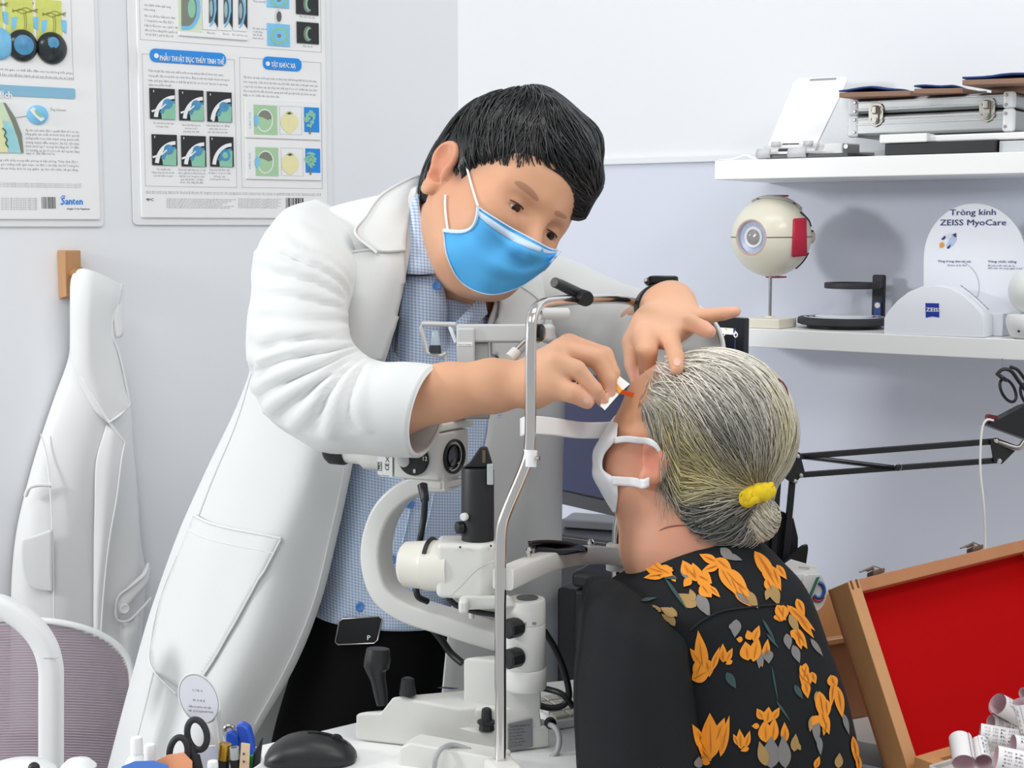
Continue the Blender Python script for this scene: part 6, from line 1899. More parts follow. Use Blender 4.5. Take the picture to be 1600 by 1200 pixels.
hs.ell(hp(-.018, -.105, -.010), (.026, .035, .048), AX, .006, 'sub')
hs.ell(hp(-.020, .105, -.010), (.030, .035, .048), AX, .008, 'sub')
hair, hv, hf_ = sdf_build(hs, 'hair', m_hair, doc, 2)
hbvh = BVHTree.FromPolygons([Vector(p) for p in hv], [tuple(int(i) for i in f) for f in hf_])
whorl = hp(-.035, -.025, .135)
part0, part1 = hp(-.03, -.03, .135), hp(.085, -.045, .085)
def dflow(p):
 q = AX @ (p - HH)
 side = q[1] - (-.03 - .015 * (q[0] + .03) / .115)
 if q[1] < -.079 and q[0] < .008 and q[2] < .03:
  return None
 w = min(max(side / .05 + .5, 0), 1)
 w = w * w * (3 - 2 * w)
 a = hF * .75 + hL * .55 - hZ * .35 * max(0, (q[0]) / .1)
 b = -hZ * .8 + hF * .45 - hL * .15 if q[0] > -.03 else -hZ * .95 - hF * .2 - hL * .15
 return a * w + b * (1 - w)
rr = random.Random(4)
idx = rng.choice(len(hv), 3600)
starts = [hv[i] for i in idx if np.dot(hv[i] - HH, hZ) > .0 and (np.dot(hv[i] - HH, hL) > -.08 or np.dot(hv[i] - HH, hF) > .005)] + [whorl + np.array([rr.gauss(0, .012) for _ in range(3)]) + hF * rr.uniform(-.01, .09) for _ in range(500)]
def dcol(p, r):
 b = r.choice((.010, .014, .020, .030, .045))
 return (b, b * 1.02, b * 1.08)
st_, cols = hair_strands(hbvh, starts, dflow, 12, .006, .00095, dcol, .0022, rr)
st_.build('hair_strands', M('hair_strand_black', '#202124', .3, attr='Col', var=.05, spec=.6), hair, kind='stuff', col=cols, smooth=180)
# ------------------------------------------------------------------ trousers, shirt
m_trou = M('black_trousers', '#060607', .8, var=.2, vscale=40, spec=.2)
leg_end = [V3(-.33, 1.98, .06), V3(-.12, 2.05, .06)]
tr_ = MB().loft([pring((595, 930), (112, 8), (0, 0, .13), 1.93), pring((590, 980), (112, 6), (0, 0, .135), 1.93), pring((575, 1050), (118, 6), (0, 0, .135), 1.94), pring((555, 1140), (125, 4), (0, 0, .13), 1.95), pring((540, 1220), (125, 0), (0, 0, .12), 1.96)], 5, 36)
trs = tr_.build('trousers', m_trou, doc, smooth=60)
for k, e in enumerate(leg_end):
 top_ = P(500 + 90 * k, 1200, 1.96)
 MB().loft([(top_, RGT * .085, V3(0, 1, 0) * .095), ((top_ + e) / 2 + V3(0, -.02, .03), RGT * .06, V3(0, 1, 0) * .07), (e + V3(0, 0, .02), RGT * .05, V3(0, 1, 0) * .06)], 5, 24).build('trouser_leg', m_trou, trs)
 MB().ball(e + V3(.02, -.06, -.018), .05, .13, .042, nu=20, nv=12).build('shoe', m_blackgloss, doc)
def checks():
 m = bpy.data.materials.new('blue_check_cotton')
 m.use_nodes = True
 nt = m.node_tree; N = nt.nodes; L = nt.links
 b = N['Principled BSDF']; b.inputs['Roughness'].default_value = .85; b.inputs['Specular IOR Level'].default_value = .2
 tc = N.new('ShaderNodeTexCoord'); sp = N.new('ShaderNodeSeparateXYZ'); L.new(tc.outputs['UV'], sp.inputs[0])
 outs = []
 for ax in ('X', 'Y'):
  mu_ = N.new('ShaderNodeMath'); mu_.operation = 'MULTIPLY'; mu_.inputs[1].default_value = 1 / .0036; L.new(sp.outputs[ax], mu_.inputs[0])
  fr2 = N.new('ShaderNodeMath'); fr2.operation = 'FRACT'; L.new(mu_.outputs[0], fr2.inputs[0])
  gt = N.new('ShaderNodeMath'); gt.operation = 'GREATER_THAN'; gt.inputs[1].default_value = .55; L.new(fr2.outputs[0], gt.inputs[0])
  outs.append(gt)
 ad_ = N.new('ShaderNodeMath'); ad_.operation = 'ADD'; L.new(outs[0].outputs[0], ad_.inputs[0]); L.new(outs[1].outputs[0], ad_.inputs[1])
 dv2 = N.new('ShaderNodeMath'); dv2.operation = 'MULTIPLY'; dv2.inputs[1].default_value = .5; L.new(ad_.outputs[0], dv2.inputs[0])
 mx = N.new('ShaderNodeMix'); mx.data_type = 'RGBA'; L.new(dv2.outputs[0], mx.inputs[0])
 mx.inputs[6].default_value = lin('#dfe8f5'); mx.inputs[7].default_value = lin('#94b2dc')
 L.new(mx.outputs[2], b.inputs['Base Color'])
 nz = N.new('ShaderNodeTexNoise'); nz.inputs['Scale'].default_value = 14; nz.inputs['Detail'].default_value = 2; L.new(tc.outputs['Object'], nz.inputs['Vector'])
 bp = N.new('ShaderNodeBump'); bp.inputs['Strength'].default_value = .25; bp.inputs['Distance'].default_value = .01; L.new(nz.outputs['Fac'], bp.inputs['Height']); L.new(bp.outputs['Normal'], b.inputs['Normal'])
 return m
m_shirt = checks()
def add_uv(o, scale=1.0):
 """flat picture-independent UVs in metres: horizontal run and height"""
 me = o.data
 uv = me.uv_layers.new(name='UVMap')
 co = np.zeros(len(me.vertices) * 3); me.vertices.foreach_get('co', co); co = co.reshape(-1, 3)
 li = np.zeros(len(me.loops), int); me.loops.foreach_get('vertex_index', li)
 d1 = nrm(V3(.94, .2, 0)); d2 = nrm(V3(.12, 0, 1))
 u = co[li] @ d1; v = co[li] @ d2
 uv.data.foreach_set('uv', np.c_[u, v].ravel())
 return o
def sdisp(t, a, g):
 return .006 * noise3(g * np.array((14, 14, 6)) / 6.28 * 1.6, 21) + .0035 * noise3(g * np.array((30, 30, 14)) / 6.28 * 1.6, 22)
sh = MB().loft([pring((695, 470), (55, 12), (0, 0, .075), 1.845), pring((690, 510), (95, 16), (0, 0, .10), 1.87), pring((680, 600), (122, 10), (0, 0, .115), 1.885), pring((660, 720), (132, 8), (0, 0, .115), 1.89), pring((630, 850), (135, 10), (0, 0, .12), 1.90), pring((610, 920), (125, 10), (0, 0, .122), 1.91), pring((602, 956), (120, 10), (0, 0, .128), 1.915), pring((600, 960), (104, 9), (0, 0, .115), 1.915)], 7, 60, disp=sdisp)
shirt = add_uv(sh.build('shirt', m_shirt, doc, smooth=180))
sh_bvh = bvh_of(sh)
# collar wings
g = drape([[(655, 276, 1.83), (668, 276, 1.815), (682, 285, 1.805)], [(641, 315, 1.78), (650, 312, 1.765), (656, 310, 1.765)], [(635, 365, 1.755), (648, 362, 1.745), (664, 362, 1.742)], [(633, 428, 1.75), (655, 429, 1.738), (684, 428, 1.738)]], 5, 5)
add_uv(MB().grid(g).build('collar_wing', m_shirt, shirt, solid=.003, smooth=180))
g = drape([[(702, 512, 1.755), (712, 520, 1.752), (722, 528, 1.756)], [(728, 487, 1.755), (734, 500, 1.75), (740, 512, 1.76)], [(752, 458, 1.765), (758, 470, 1.76), (762, 490, 1.775)]], 5, 5)
add_uv(MB().grid(g).build('collar_wing', m_shirt, shirt, solid=.003, smooth=180))
g = drape([[(634, 430, 1.765), (660, 432, 1.752), (684, 430, 1.75), (690, 442, 1.757)], [(628, 475, 1.77), (660, 480, 1.752), (684, 478, 1.752), (697, 482, 1.76)], [(620, 530, 1.785), (650, 545, 1.762), (680, 540, 1.76), (696, 520, 1.768)], [(612, 600, 1.80), (648, 610, 1.775), (680, 605, 1.772), (702, 590, 1.785)]], 6, 6, .003, 4)
add_uv(MB().grid(g).build('shirt_front', m_shirt, shirt, solid=.003, smooth=180))
m_btn = M('blue_button', '#5a92dc', .3)
for x, y, d in ((682, 446, 1.742), (640, 787, None), (612, 874, None), (563, 948, None)):
 p = P(x, y, d) if d else proj(sh_bvh, x, y, .001)
 MB().lathe([(S(7.5, 1.77), 0), (S(7.5, 1.77), .0014), (S(6, 1.77), .0022), (S(4.4, 1.77), .0014), (.0003, .0014)], p, nrm(-FWD + RGT * .25), 20, cap1=False).build('button', m_btn, shirt)
for pl_ in ([(668, 600), (655, 700), (640, 800), (622, 880), (604, 956)], [(636, 958), (650, 880), (672, 800), (690, 700)]):
 pts = [proj(sh_bvh, x, y, .0006) for x, y in smooth_poly(pl_, 6, False)]
 pts = [p for p in pts if p is not None]
 add_uv(MB().tube(pts, .0011, 6).build('placket_seam', m_shirt, shirt))
# glossy belt buckle case
a = [P(x, y, 1.785) for x, y in ((530, 971), (536, 967), (592, 963), (597, 967), (590, 1000), (584, 1005), (528, 1007), (524, 1003))]
bk = MB().hexa(a, [p + FWD * .012 for p in a]).build('belt_pouch', M('pouch_black', '#0c0d0f', .25), doc, bevel=.0015)
MB().tube([p - FWD * .0006 for p in a], .0007, 6, closed=True).build('pouch_rim', m_steel, bk)
MB().text('P', P(574, 1000, 1.784), RGT, UPV, h=.006, bold=.02).build('pouch_mark', m_white, bk, smooth=0)
# ------------------------------------------------------------------ lab coat
rows = [
 [(652, 292, 1.775), (644, 294, 1.80), (636, 300, 1.86), (662, 300, 1.92), (720, 340, 1.95), (768, 390, 1.94), (780, 425, 1.88), (768, 455, 1.825)],
 [(650, 335, 1.755), (570, 330, 1.775), (470, 345, 1.82), (530, 345, 1.95), (720, 375, 2.04), (850, 395, 2.02), (835, 425, 1.93), (775, 475, 1.80)],
 [(636, 420, 1.742), (560, 430, 1.735), (420, 440, 1.82), (480, 440, 2.0), (700, 450, 2.08), (872, 455, 2.04), (842, 485, 1.92), (762, 520, 1.795)],
 [(606, 550, 1.755), (520, 560, 1.742), (400, 560, 1.85), (455, 570, 2.03), (680, 570, 2.1), (872, 560, 2.03), (842, 575, 1.92), (766, 600, 1.80)],
 [(565, 650, 1.77), (480, 650, 1.755), (372, 640, 1.88), (430, 650, 2.05), (670, 660, 2.1), (866, 660, 2.0), (836, 668, 1.90), (760, 680, 1.80)],
 [(548, 740, 1.775), (450, 748, 1.755), (324, 740, 1.90), (400, 750, 2.06), (660, 760, 2.1), (863, 760, 1.99), (828, 768, 1.89), (738, 775, 1.80)],
 [(527, 840, 1.778), (412, 850, 1.755), (280, 840, 1.92), (360, 850, 2.07), (650, 860, 2.1), (862, 860, 1.98), (820, 868, 1.885), (716, 870, 1.80)],
 [(502, 940, 1.78), (377, 950, 1.757), (245, 940, 1.94), (335, 950, 2.08), (640, 960, 2.1), (864, 955, 1.98), (815, 962, 1.885), (702, 960, 1.81)],
 [(464, 1035, 1.785), (338, 1048, 1.762), (214, 1040, 1.95), (310, 1050, 2.09), (630, 1060, 2.1), (868, 1050, 1.98), (812, 1056, 1.885), (692, 1060, 1.81)],
 [(404, 1140, 1.79), (285, 1165, 1.768), (182, 1150, 1.96), (280, 1150, 2.1), (620, 1160, 2.1), (872, 1140, 1.98), (810, 1146, 1.885), (688, 1150, 1.81)],
 [(352, 1235, 1.80), (240, 1275, 1.772), (152, 1260, 1.97), (260, 1250, 2.1), (610, 1260, 2.1), (874, 1230, 1.98), (810, 1236, 1.885), (690, 1240, 1.81)],
]
g = drape(rows, 9, 8)
# soft vertical folds, growing towards the hem
hgt = (g[..., 2].max() - g[..., 2]) / (g[..., 2].max() - g[..., 2].min())
du = np.gradient(g, axis=1); dv_ = np.gradient(g, axis=0)
nn = np.cross(du, dv_); nn /= np.linalg.norm(nn, axis=2, keepdims=True) + 1e-9
amp = .003 + .008 * hgt
g = g + nn * (amp * noise3(g * np.array((16, 16, 3.0)) / 6.28 * 1.7, 31) + .003 * noise3(g * np.array((34, 34, 18)) / 6.28, 32))[..., None]
ct = MB().grid(g)
coat = ct.build('lab_coat', m_coat, doc, solid=.003, soff=0, smooth=180)
ct_bvh = bvh_of(ct)
# seams: front hem, side, back edge
def seam(pix, bvh, r, name, parent, mat=m_coat_in, off=.0022, n=6):
 pts = [proj(bvh, x, y, off) for x, y in smooth_poly(pix, n, False)]
 pts = [p for p in pts if p is not None]
 if len(pts) > 2:
  return MB().tube(pts, r, 6).build(name, mat, parent)
seam([(546, 645), (535, 740), (514, 842), (490, 938), (452, 1030), (398, 1130)], ct_bvh, .0012, 'hem_stitch', coat)
seam([(402, 560), (372, 660), (330, 760), (298, 850), (268, 950), (245, 1040), (225, 1120), (205, 1195)], ct_bvh, .0014, 'side_seam', coat)
# big patch pocket
pk = [(308, 806), (345, 822), (441, 841), (400, 920), (345, 1020), (318, 1062), (285, 1075), (245, 1048), (240, 1015), (255, 940), (282, 870)]
decal(pk, ct_bvh, .004, 'pocket', m_coat, coat, 12, solid=.0025)
seam([(308, 806), (345, 822), (441, 841)], ct_bvh, .0018, 'pocket_edge', coat, off=.006)
seam([(300, 830), (340, 846), (430, 864)], ct_bvh, .0009, 'pocket_stitch', coat, off=.0055)
seam([(441, 841), (400, 920), (345, 1020), (318, 1062)], ct_bvh, .0014, 'pocket_edge', coat, off=.005)
seam([(282, 870), (255, 940), (240, 1015), (245, 1048), (280, 1085)], ct_bvh, .0014, 'pocket_edge', coat, off=.005)
# lapels and collar
lap = [(545, 399), (590, 394), (630, 391), (632, 430), (629, 465), (615, 513), (597, 560), (570, 565), (545, 556), (538, 520), (542, 450)]
decal(lap, ct_bvh, .006, 'lapel', m_coat, coat, 10, solid=.003, dfall=1.735)
seam([(547, 401), (544, 450), (540, 520), (546, 556)], ct_bvh, .0010, 'lapel_stitch', coat, off=.008)
seam([(545, 399), (590, 394), (633, 391)], ct_bvh, .0016, 'lapel_edge', coat, off=.008)
g = drape([[(682, 273, 1.845), (668, 276, 1.835), (655, 284, 1.82)], [(652, 276, 1.81), (648, 284, 1.80), (646, 300, 1.785)], [(598, 304, 1.775), (622, 316, 1.762), (640, 330, 1.758)], [(572, 338, 1.748), (605, 350, 1.742), (636, 358, 1.743)], [(556, 364, 1.735), (592, 378, 1.732), (634, 378, 1.736)], [(588, 394, 1.728), (610, 394, 1.728), (634, 392, 1.733)]], 6, 6)
MB().grid(g).build('collar', m_coat, coat, solid=.004, soff=0, smooth=180)
MB().tube(catmull([P(682, 273, 1.84), P(652, 275, 1.806), P(598, 303, 1.77), P(571, 338, 1.744), P(555, 364, 1.731), P(589, 395, 1.724)], 6), .0016, 6).build('collar_edge', m_coat_in, coat)
lap2 = [(770, 455), (800, 447), (830, 452), (850, 480), (838, 520), (800, 560), (772, 600), (764, 560), (762, 510)]
decal(lap2, ct_bvh, .006, 'lapel', m_coat, coat, 10, solid=.003, dfall=1.80)
seam([(770, 455), (800, 449), (832, 468), (850, 500)], ct_bvh, .0014, 'lapel_edge', coat, off=.008)
# right sleeve
def fold_disp(seed, a1=.005, a2=.003):
 def f(t, a, g):
  base = a1 * noise3(g * np.array((22, 22, 30)) / 6.28 * 1.4, seed) + a2 * noise3(g * np.array((55, 40, 70)) / 6.28 * 1.3, seed + 1)
  return base * np.clip(np.minimum(t * 8, (1 - t) * 5), .1, 1)
 return f
def elbow_folds(t, a, g):
 f = fold_disp(41, .004, .002)(t, a, g)
 for t0, t1, a0, a1, dp_, w_ in ((.33, .18, 6.3, 4.2, .010, .012), (.35, .23, 6.3, 4.0, .011, .013), (.37, .29, 6.3, 3.8, .011, .014), (.40, .36, 6.3, 3.6, .009, .013), (.45, .42, 6.3, 3.8, .009, .013),
         (.52, .47, 6.3, 3.5, .010, .013), (.56, .53, 6.3, 3.4, .013, .014), (.60, .60, 6.3, 3.5, .013, .014), (.63, .67, 6.2, 3.7, .012, .015), (.66, .74, 6.0, 4.0, .010, .017), (.21, .14, 5.8, 4.4, .007, .012), (.70, .84, 5.8, 4.2, .007, .02), (.46, .55, 4.7, 3.2, .008, .013), (.28, .22, 5.0, 3.3, .007, .013)):
  s = np.clip((a - a1) / (a0 - a1), 0, 1)
  tc_ = t1 + (t0 - t1) * s + .006 * np.sin(a * 3 + t0 * 40)
  win = np.sin(np.pi * np.clip(s * .8 + .12, 0, 1)) * ((a > a1) & (a < a0 + .1))
  f = f + win * .8 * (-dp_ * np.exp(-((t - tc_) / w_) ** 2) + dp_ * .75 * np.exp(-((t - tc_ - 1.7 * w_) / (1.1 * w_)) ** 2))
 return f
srings = [pring((545, 345), (48, 30), (0, 0, .05), 1.86), pring((508, 358), (62, 22), (0, 0, .062), 1.81), pring((480, 408), (76, 10), (0, 0, .068), 1.755), pring((468, 475), (73, -2), (0, 0, .066), 1.70),
   pring((470, 545), (75, -18), (0, 0, .066), 1.655), pring((492, 600), (73, -45), (4, 0, .064), 1.62), pring((545, 632), (48, -66), (8, 0, .060), 1.595), pring((608, 638), (24, -70), (14, 0, .056), 1.58), pring((668, 643), (16, -68), (22, 4, .050), 1.572)]
rs_ = MB().loft(srings, 9, 72, caps=False, disp=elbow_folds)
slv = rs_.build('sleeve', m_coat, coat, solid=.003, soff=-1, smooth=180)
hemr = [r for r in [pring((668, 643), (16, -68), (22, 4, .050), 1.572)]][0]
MB().tube([hemr[0] + hemr[1] * 1.0 * math.cos(t) + hemr[2] * 1.0 * math.sin(t) for t in np.linspace(0, 2 * math.pi, 48, endpoint=False)], .0022, 6, closed=True).build('sleeve_hem', m_coat_in, slv)
# left sleeve, reaching forward behind the hand
lr = [pring((815, 445), (10, -50), (0, 0, .06), 1.99), pring((862, 462), (14, -60), (0, 0, .068), 2.01), pring((918, 497), (22, -64), (6, 0, .070), 2.01), pring((972, 522), (28, -64), (42, 0, .048), 1.95), pring((1025, 536), (8, -70), (66, 2, .018), 1.85), pring((1058, 543), (0, -74), (73, 6, .004), 1.755)]
ls_ = MB().loft(lr, 8, 60, caps=False, disp=fold_disp(61, .005, .0025))
slv2 = ls_.build('sleeve', m_coat, coat, solid=.003, soff=-1, smooth=180)
gl_ = np.array([[lr[-1][0] + FWD * (.02 - .012 * q * q) + (lr[-1][1] * math.cos(t) + lr[-1][2] * math.sin(t)) * q * .97 + FWD * .004 * math.sin(3 * t + 4 * q) for t in np.linspace(0, 2 * math.pi, 40)] for q in np.linspace(.02, 1, 9)])
MB().grid(gl_).build('sleeve_lining', m_coat, slv2, smooth=180)
MB().tube([lr[-1][0] + lr[-1][1] * math.cos(t) + lr[-1][2] * math.sin(t) for t in np.linspace(0, 2 * math.pi, 48, endpoint=False)], .0022, 6, closed=True).build('sleeve_hem', m_coat_in, slv2)
# ------------------------------------------------------------------ mask
m_mask = M('mask_blue', '#58b3ee', .75, var=.03, vscale=25, bump=.15, bscale=700, spec=.2, dist=.0004)
m_maskw = M('mask_white', '#c9e0f4', .8, var=.02, bump=.1, bscale=700)
top_c = catmull(np.array([(747, 324), (772, 340), (800, 357), (830, 373), (858, 388), (876, 392)], float), 6)
bot_c = catmull(np.array([(693, 360), (699, 402), (721, 441), (763, 460), (808, 450), (850, 422)], float), 6)
NV = 22
G_ = np.zeros((NV, len(top_c), 3))
def face_depth(x, y):
 p = proj(body_bvh, x, y, 0)
 return None if p is None else float(np.dot(p - CAM, FWD))
Dm = np.zeros((NV, len(top_c))); Df = np.full((NV, len(top_c)), 9.0)
for i in range(NV):
 v = i / (NV - 1)
 for j in range(len(top_c)):
  u = j / (len(top_c) - 1)
  x, y = top_c[j] * (1 - v) + bot_c[j] * v
  # the left border sags inwards
  x += 14 * math.sin(math.pi * v) * (1 - u) ** 3
  y += 16 * math.sin(math.pi * v) * (1 - u) ** 3
  d = face_depth(x, y)
  # analytic face shell as a steady guide
  bul = .012 * math.sin(math.pi * min(max(u, .02), .98)) * math.sin(math.pi * min(.15 + v * .8, .98))
  guide = 1.745 - .075 * math.sin(math.pi * (.10 + u * .62)) - .012 * math.sin(math.pi * v) + .028 * v * (1 - u) * .5 + .06 * max(0, u - .75)
  Df[i, j] = 9.0 if d is None else d - .0022
  Dm[i, j] = (guide if d is None else min(guide + .03, d - .003)) - bul * .6
  G_[i, j] = (x, y, 0)
for _ in range(6):
 Dp = np.pad(Dm, 1, mode='edge')
 Dm = np.minimum(.5 * Dm + .125 * (Dp[:-2, 1:-1] + Dp[2:, 1:-1] + Dp[1:-1, :-2] + Dp[1:-1, 2:]), Df)
gm = np.zeros_like(G_)
for i in range(NV):
 for j in range(len(top_c)):
  v = i / (NV - 1); u = j / (len(top_c) - 1)
  pleat = .0034 * max(0, math.sin(v * 15 - 1.6 * u)) ** .6 * math.sin(math.pi * u) * (.15 < v < .85)
  gm[i, j] = P(G_[i, j, 0], G_[i, j, 1], Dm[i, j] - pleat)
mk = MB().grid(gm)
mask = mk.build('face_mask', m_mask, doc, solid=.0015, soff=0, smooth=180)
def rim(ix, r, nm='mask_binding'):
 MB().tube([gm[i, j] - FWD * .0006 for i, j in ix], r, 6, flat=.6).build(nm, m_maskw, mask)
nj = len(top_c)
rim([(0, j) for j in range(nj)], .0016); rim([(NV - 1, j) for j in range(nj)], .0014); rim([(i, 0) for i in range(NV)], .0034); rim([(i, nj - 1) for i in range(NV)], .002)
st2 = np.array([gm[1:4, j] for j in range(nj)]).transpose(1, 0, 2) - FWD * .0014
MB().grid(st2).build('nose_strip', m_maskw, mask, solid=.0008, soff=0, smooth=180)
for pix in ([(727, 247), (731, 262), (738, 290), (747, 322)], [(697, 306), (697, 325), (699, 345), (702, 366)]):
 pts = []
 for x, y in smooth_poly(pix, 6, False):
  p = proj(body_bvh, x, y, .002)
  pts.append(p if p is not None else P(x, y, 1.70))
 pts[-1] = P(pix[-1][0], pix[-1][1], float(np.dot(gm[0, 0] - CAM, FWD)) if pix[0][0] == 727 else float(np.dot(gm[-1, 0] - CAM, FWD)))
 for _ in range(3):
  pts = [pts[0]] + [(pts[i - 1] + pts[i] * 2 + pts[i + 1]) / 4 for i in range(1, len(pts) - 1)] + [pts[-1]]
 MB().tube(pts, .0014, 8).build('ear_loop', m_white, mask)
# ------------------------------------------------------------------ wrist watch
wa = nrm(L_WR - P(1000, 500, 1.85))
wc = L_WR - wa * .022 + UPV * .001
watch = MB()
wx = nrm(np.cross(wa, UPV)); wy = np.cross(wx, wa)
if np.dot(wy, UPV) < 0: wy = -wy
tub = [wc + wx * .029 * math.cos(t) + wy * .0265 * math.sin(t) for t in np.linspace(0, 2 * math.pi, 40, endpoint=False)]
vs_, fs_ = [], []
for p in tub:
 n_ = nrm(p - wc)
 for a, b in ((-.010, 0), (.010, 0), (.010, .003), (-.010, .003)):
  vs_.append(p + wa * a + n_ * b)
for i in range(40):
 for k in range(4):
  fs_.append((i * 4 + k, i * 4 + (k + 1) % 4, ((i + 1) % 40) * 4 + (k + 1) % 4, ((i + 1) % 40) * 4 + k))
wst = MB().add(vs_, fs_).build('wrist_watch', m_black, doc)
cw_ = wc + wy * .031
MB().prism(rrect(.036, .030, .008, 5), cw_ - wy * .004, wx, wa, wy * .009).build('watch_case', m_blackgloss, wst, bevel=.002, segs=3)
MB().cyl(cw_ + wx * .017, cw_ + wx * .021, .003, n=14).build('watch_crown', m_steel, wst)
# ------------------------------------------------------------------ dye test strip held in the right hand
sp_ = thing('dye_strip', 'white paper wrapper with orange dye strip held at the eye', 'eye test strip', P(955, 618, 1.575))
a = [P(x, y, d) for x, y, d in ((945, 641, 1.545), (968, 615, 1.560), (984, 600, 1.575), (958, 580, 1.575), (950, 600, 1.566), (938, 634, 1.545))]
MB().hexa(a, [p + FWD * .0012 for p in a]).build('paper_wrapper', M('strip_paper', '#f4f2ec', .6), sp_)
a = [P(x, y, d) for x, y, d in ((958, 602, 1.562), (964, 599, 1.562), (973, 610, 1.560), (968, 615, 1.558))]
MB().hexa(a, [p + FWD * .0009 for p in a]).build('dye_paper', M('dye_yellow', '#e9a21c', .5), sp_)
a = [P(x, y, d) for x, y, d in ((968, 615, 1.558), (973, 609, 1.558), (991, 614, 1.570), (989, 621, 1.570))]
MB().hexa(a, [p + FWD * .0009 for p in a]).build('dye_tip', M('dye_orange', '#e85b12', .5), sp_)
# ================================================================== the patient
pat = thing('person', 'seated person with grey hair bun and black floral blouse, head tilted back', 'person', V3(.42, 1.5, 0))
skin_b = lin('#d8a283')
m_skin2 = M('skin_warm', '#d8a283', 0.5, var=.04, vscale=70, sss=.22, spec=.35, attr='Col', bump=.1, bscale=350, dist=.0005)
PD = 1.60
def pr(px): return px * PD / FOC
ax1 = nrm(cam_vec(.985, -.17, 0)); ax3 = nrm(cam_vec(.17, .985, 0)); ax2 = np.cross(ax3, ax1)
PA = np.array([ax1, ax2, ax3])
CR = P(1122, 658, PD)
allp = [P(915, 560, PD), P(1250, 560, PD), P(1250, 900, PD), P(900, 900, PD)]
sd = SDF(np.min(allp, axis=0) - V3(.05, .16, .28), np.max(allp, axis=0) + V3(.06, .2, .04), .0026)
sd.ell(CR, (pr(112), pr(100), pr(102)), PA, 0)
sd.cone(P(1050, 625, PD), P(1020, 680, PD), pr(58), pr(56), .03)            # forehead to mid face
sd.cone(P(1020, 680, PD), P(998, 742, PD), pr(54), pr(40), .03)
sd.ell(P(974, 716, PD), (pr(28), pr(28), pr(34)), k=.02)
sd.ell(P(978, 762, PD + .005), (pr(28), pr(26), pr(24)), k=.025)             # chin
sd.cone(P(1052, 762, PD), P(985, 765, PD - .008), pr(34), pr(26), .03)       # jaw line
sd.cone(P(1004, 618, PD + .01), P(999, 640, PD + .02), pr(20), pr(16), .02)  # brow
sd.cone(P(988, 655, PD + .03), P(960, 690, PD + .04), pr(9), pr(12), .012)   # nose
sd.ell(P(958, 726, PD + .035), (pr(12), pr(16), pr(14)), k=.012)             # lips
sd.cone(P(1065, 745, PD + .005), P(1062, 850, PD + .005), pr(84), pr(86), .03)   # neck
sd.cone(P(1062, 850, PD + .005), P(1085, 900, PD + .01), pr(84), pr(96), .03)
sd.ell(P(1110, 975, PD + .01), (pr(120), .08, pr(80)), k=.03)
sd.ell(P(1140, 1120, PD), (pr(120), .09, pr(190)), k=.05)
# ear
ez = nrm(cam_vec(-.18, .96, .0)); en = nrm(cam_vec(-.2, .0, .97)); en = nrm(en - ez * np.dot(en, ez)); ex = np.cross(ez, en)
EB = np.array([en, ex, ez])
EC = P(1020, 722, PD - .062)
sd.ell(EC, (.0085, pr(17), pr(34)), EB, .004)
sd.ell(EC + en * .008 - ex * .001, (.007, pr(10), pr(22)), EB, .004, 'sub')
sd.ell(P(1010, 746, PD - .060), (.007, pr(13), pr(13)), EB, .005)
sd.cone(P(1028, 722, PD - .054), P(1040, 722, PD - .04), .012, .012, .008)
redn = lin('#d97f67')
spots = [(P(1010, 720, PD - .05), .05, lin('#cf9076'), .6), (P(985, 712, PD - .03), .03, lin('#c98b74'), .5), (P(990, 650, PD - .02), .03, lin('#dfa873'), .5),
   (EC, .02, lin('#e08a74'), .85), (P(1010, 746, PD - .05), .012, lin('#eab08c'), .8), (P(1050, 830, PD - .05), .05, lin('#dfa285'), .6), (P(1080, 830, PD - .05), .03, lin('#b9786a'), .4)]
pbody, pv_, pf_ = sdf_build(sd, 'body', m_skin2, pat, 2, colfn=lambda v: blend_spots(v, skin_b, spots))
pb_bvh = BVHTree.FromPolygons([Vector(p) for p in pv_], [tuple(int(i) for i in f) for f in pf_])
for pix in ([(1085, 822), (1060, 821), (1042, 824), (1030, 829)],):
 pts = [proj(pb_bvh, x, y, .0001) for x, y in smooth_poly(pix, 5, False)]
 MB().tube([p for p in pts if p is not None], [.0004 + .0006 * math.sin(i / 15 * 3.1) for i in range(len([p for p in pts if p is not None]))], 6).build('neck_crease', M('crease', '#8f5a4a', .6), pbody)
# ------------------------------------------------------------------ hair
hs = SDF(np.min(allp, axis=0) - V3(.03, .16, .08), np.max(allp, axis=0) + V3(.06, .2, .06), .0028)
hs.ell(P(1118, 662, PD), (pr(118), pr(113), pr(112)), PA, 0)
hs.ell(P(1154, 690, PD), (pr(78), pr(92), pr(80)), PA, .02)
hs.cone(P(1130, 745, PD - .02), P(1178, 768, PD - .03), pr(62), pr(22), .02)
hs.cone(P(1085, 785, PD - .035), P(1165, 790, PD - .04), pr(42), pr(26), .02)
hs.cone(P(1104, 820, PD - .045), P(1160, 830, PD - .04), pr(28), pr(24), .02)
hs.ell(P(896, 690, PD - .02), (pr(114), .14, pr(150)), PA, .010, 'sub')
hs.ell(P(982, 733, PD - .06), (pr(46), .05, pr(52)), PA, .008, 'sub')
hs.ell(P(1010, 815, PD - .03), (pr(60), .14, pr(62)), PA, .010, 'sub')
hs.chain([P(1046, 588, PD - .015), P(1036, 640, PD - .034), P(1044, 700, PD - .040), P(1056, 745, PD - .040), P(1078, 785, PD - .042)], [pr(24), pr(24), pr(20), pr(22), pr(26)], .015)
def ccol(p):
 """natural colour of the strands: white on top, yellowed sides, dark grey underneath"""
 q = p - CAM
 d = np.dot(q, FWD)
 x = 800 + np.dot(q, RGT) / d * FOC; y = 600 - np.dot(q, UPV) / d * FOC
 return x, y
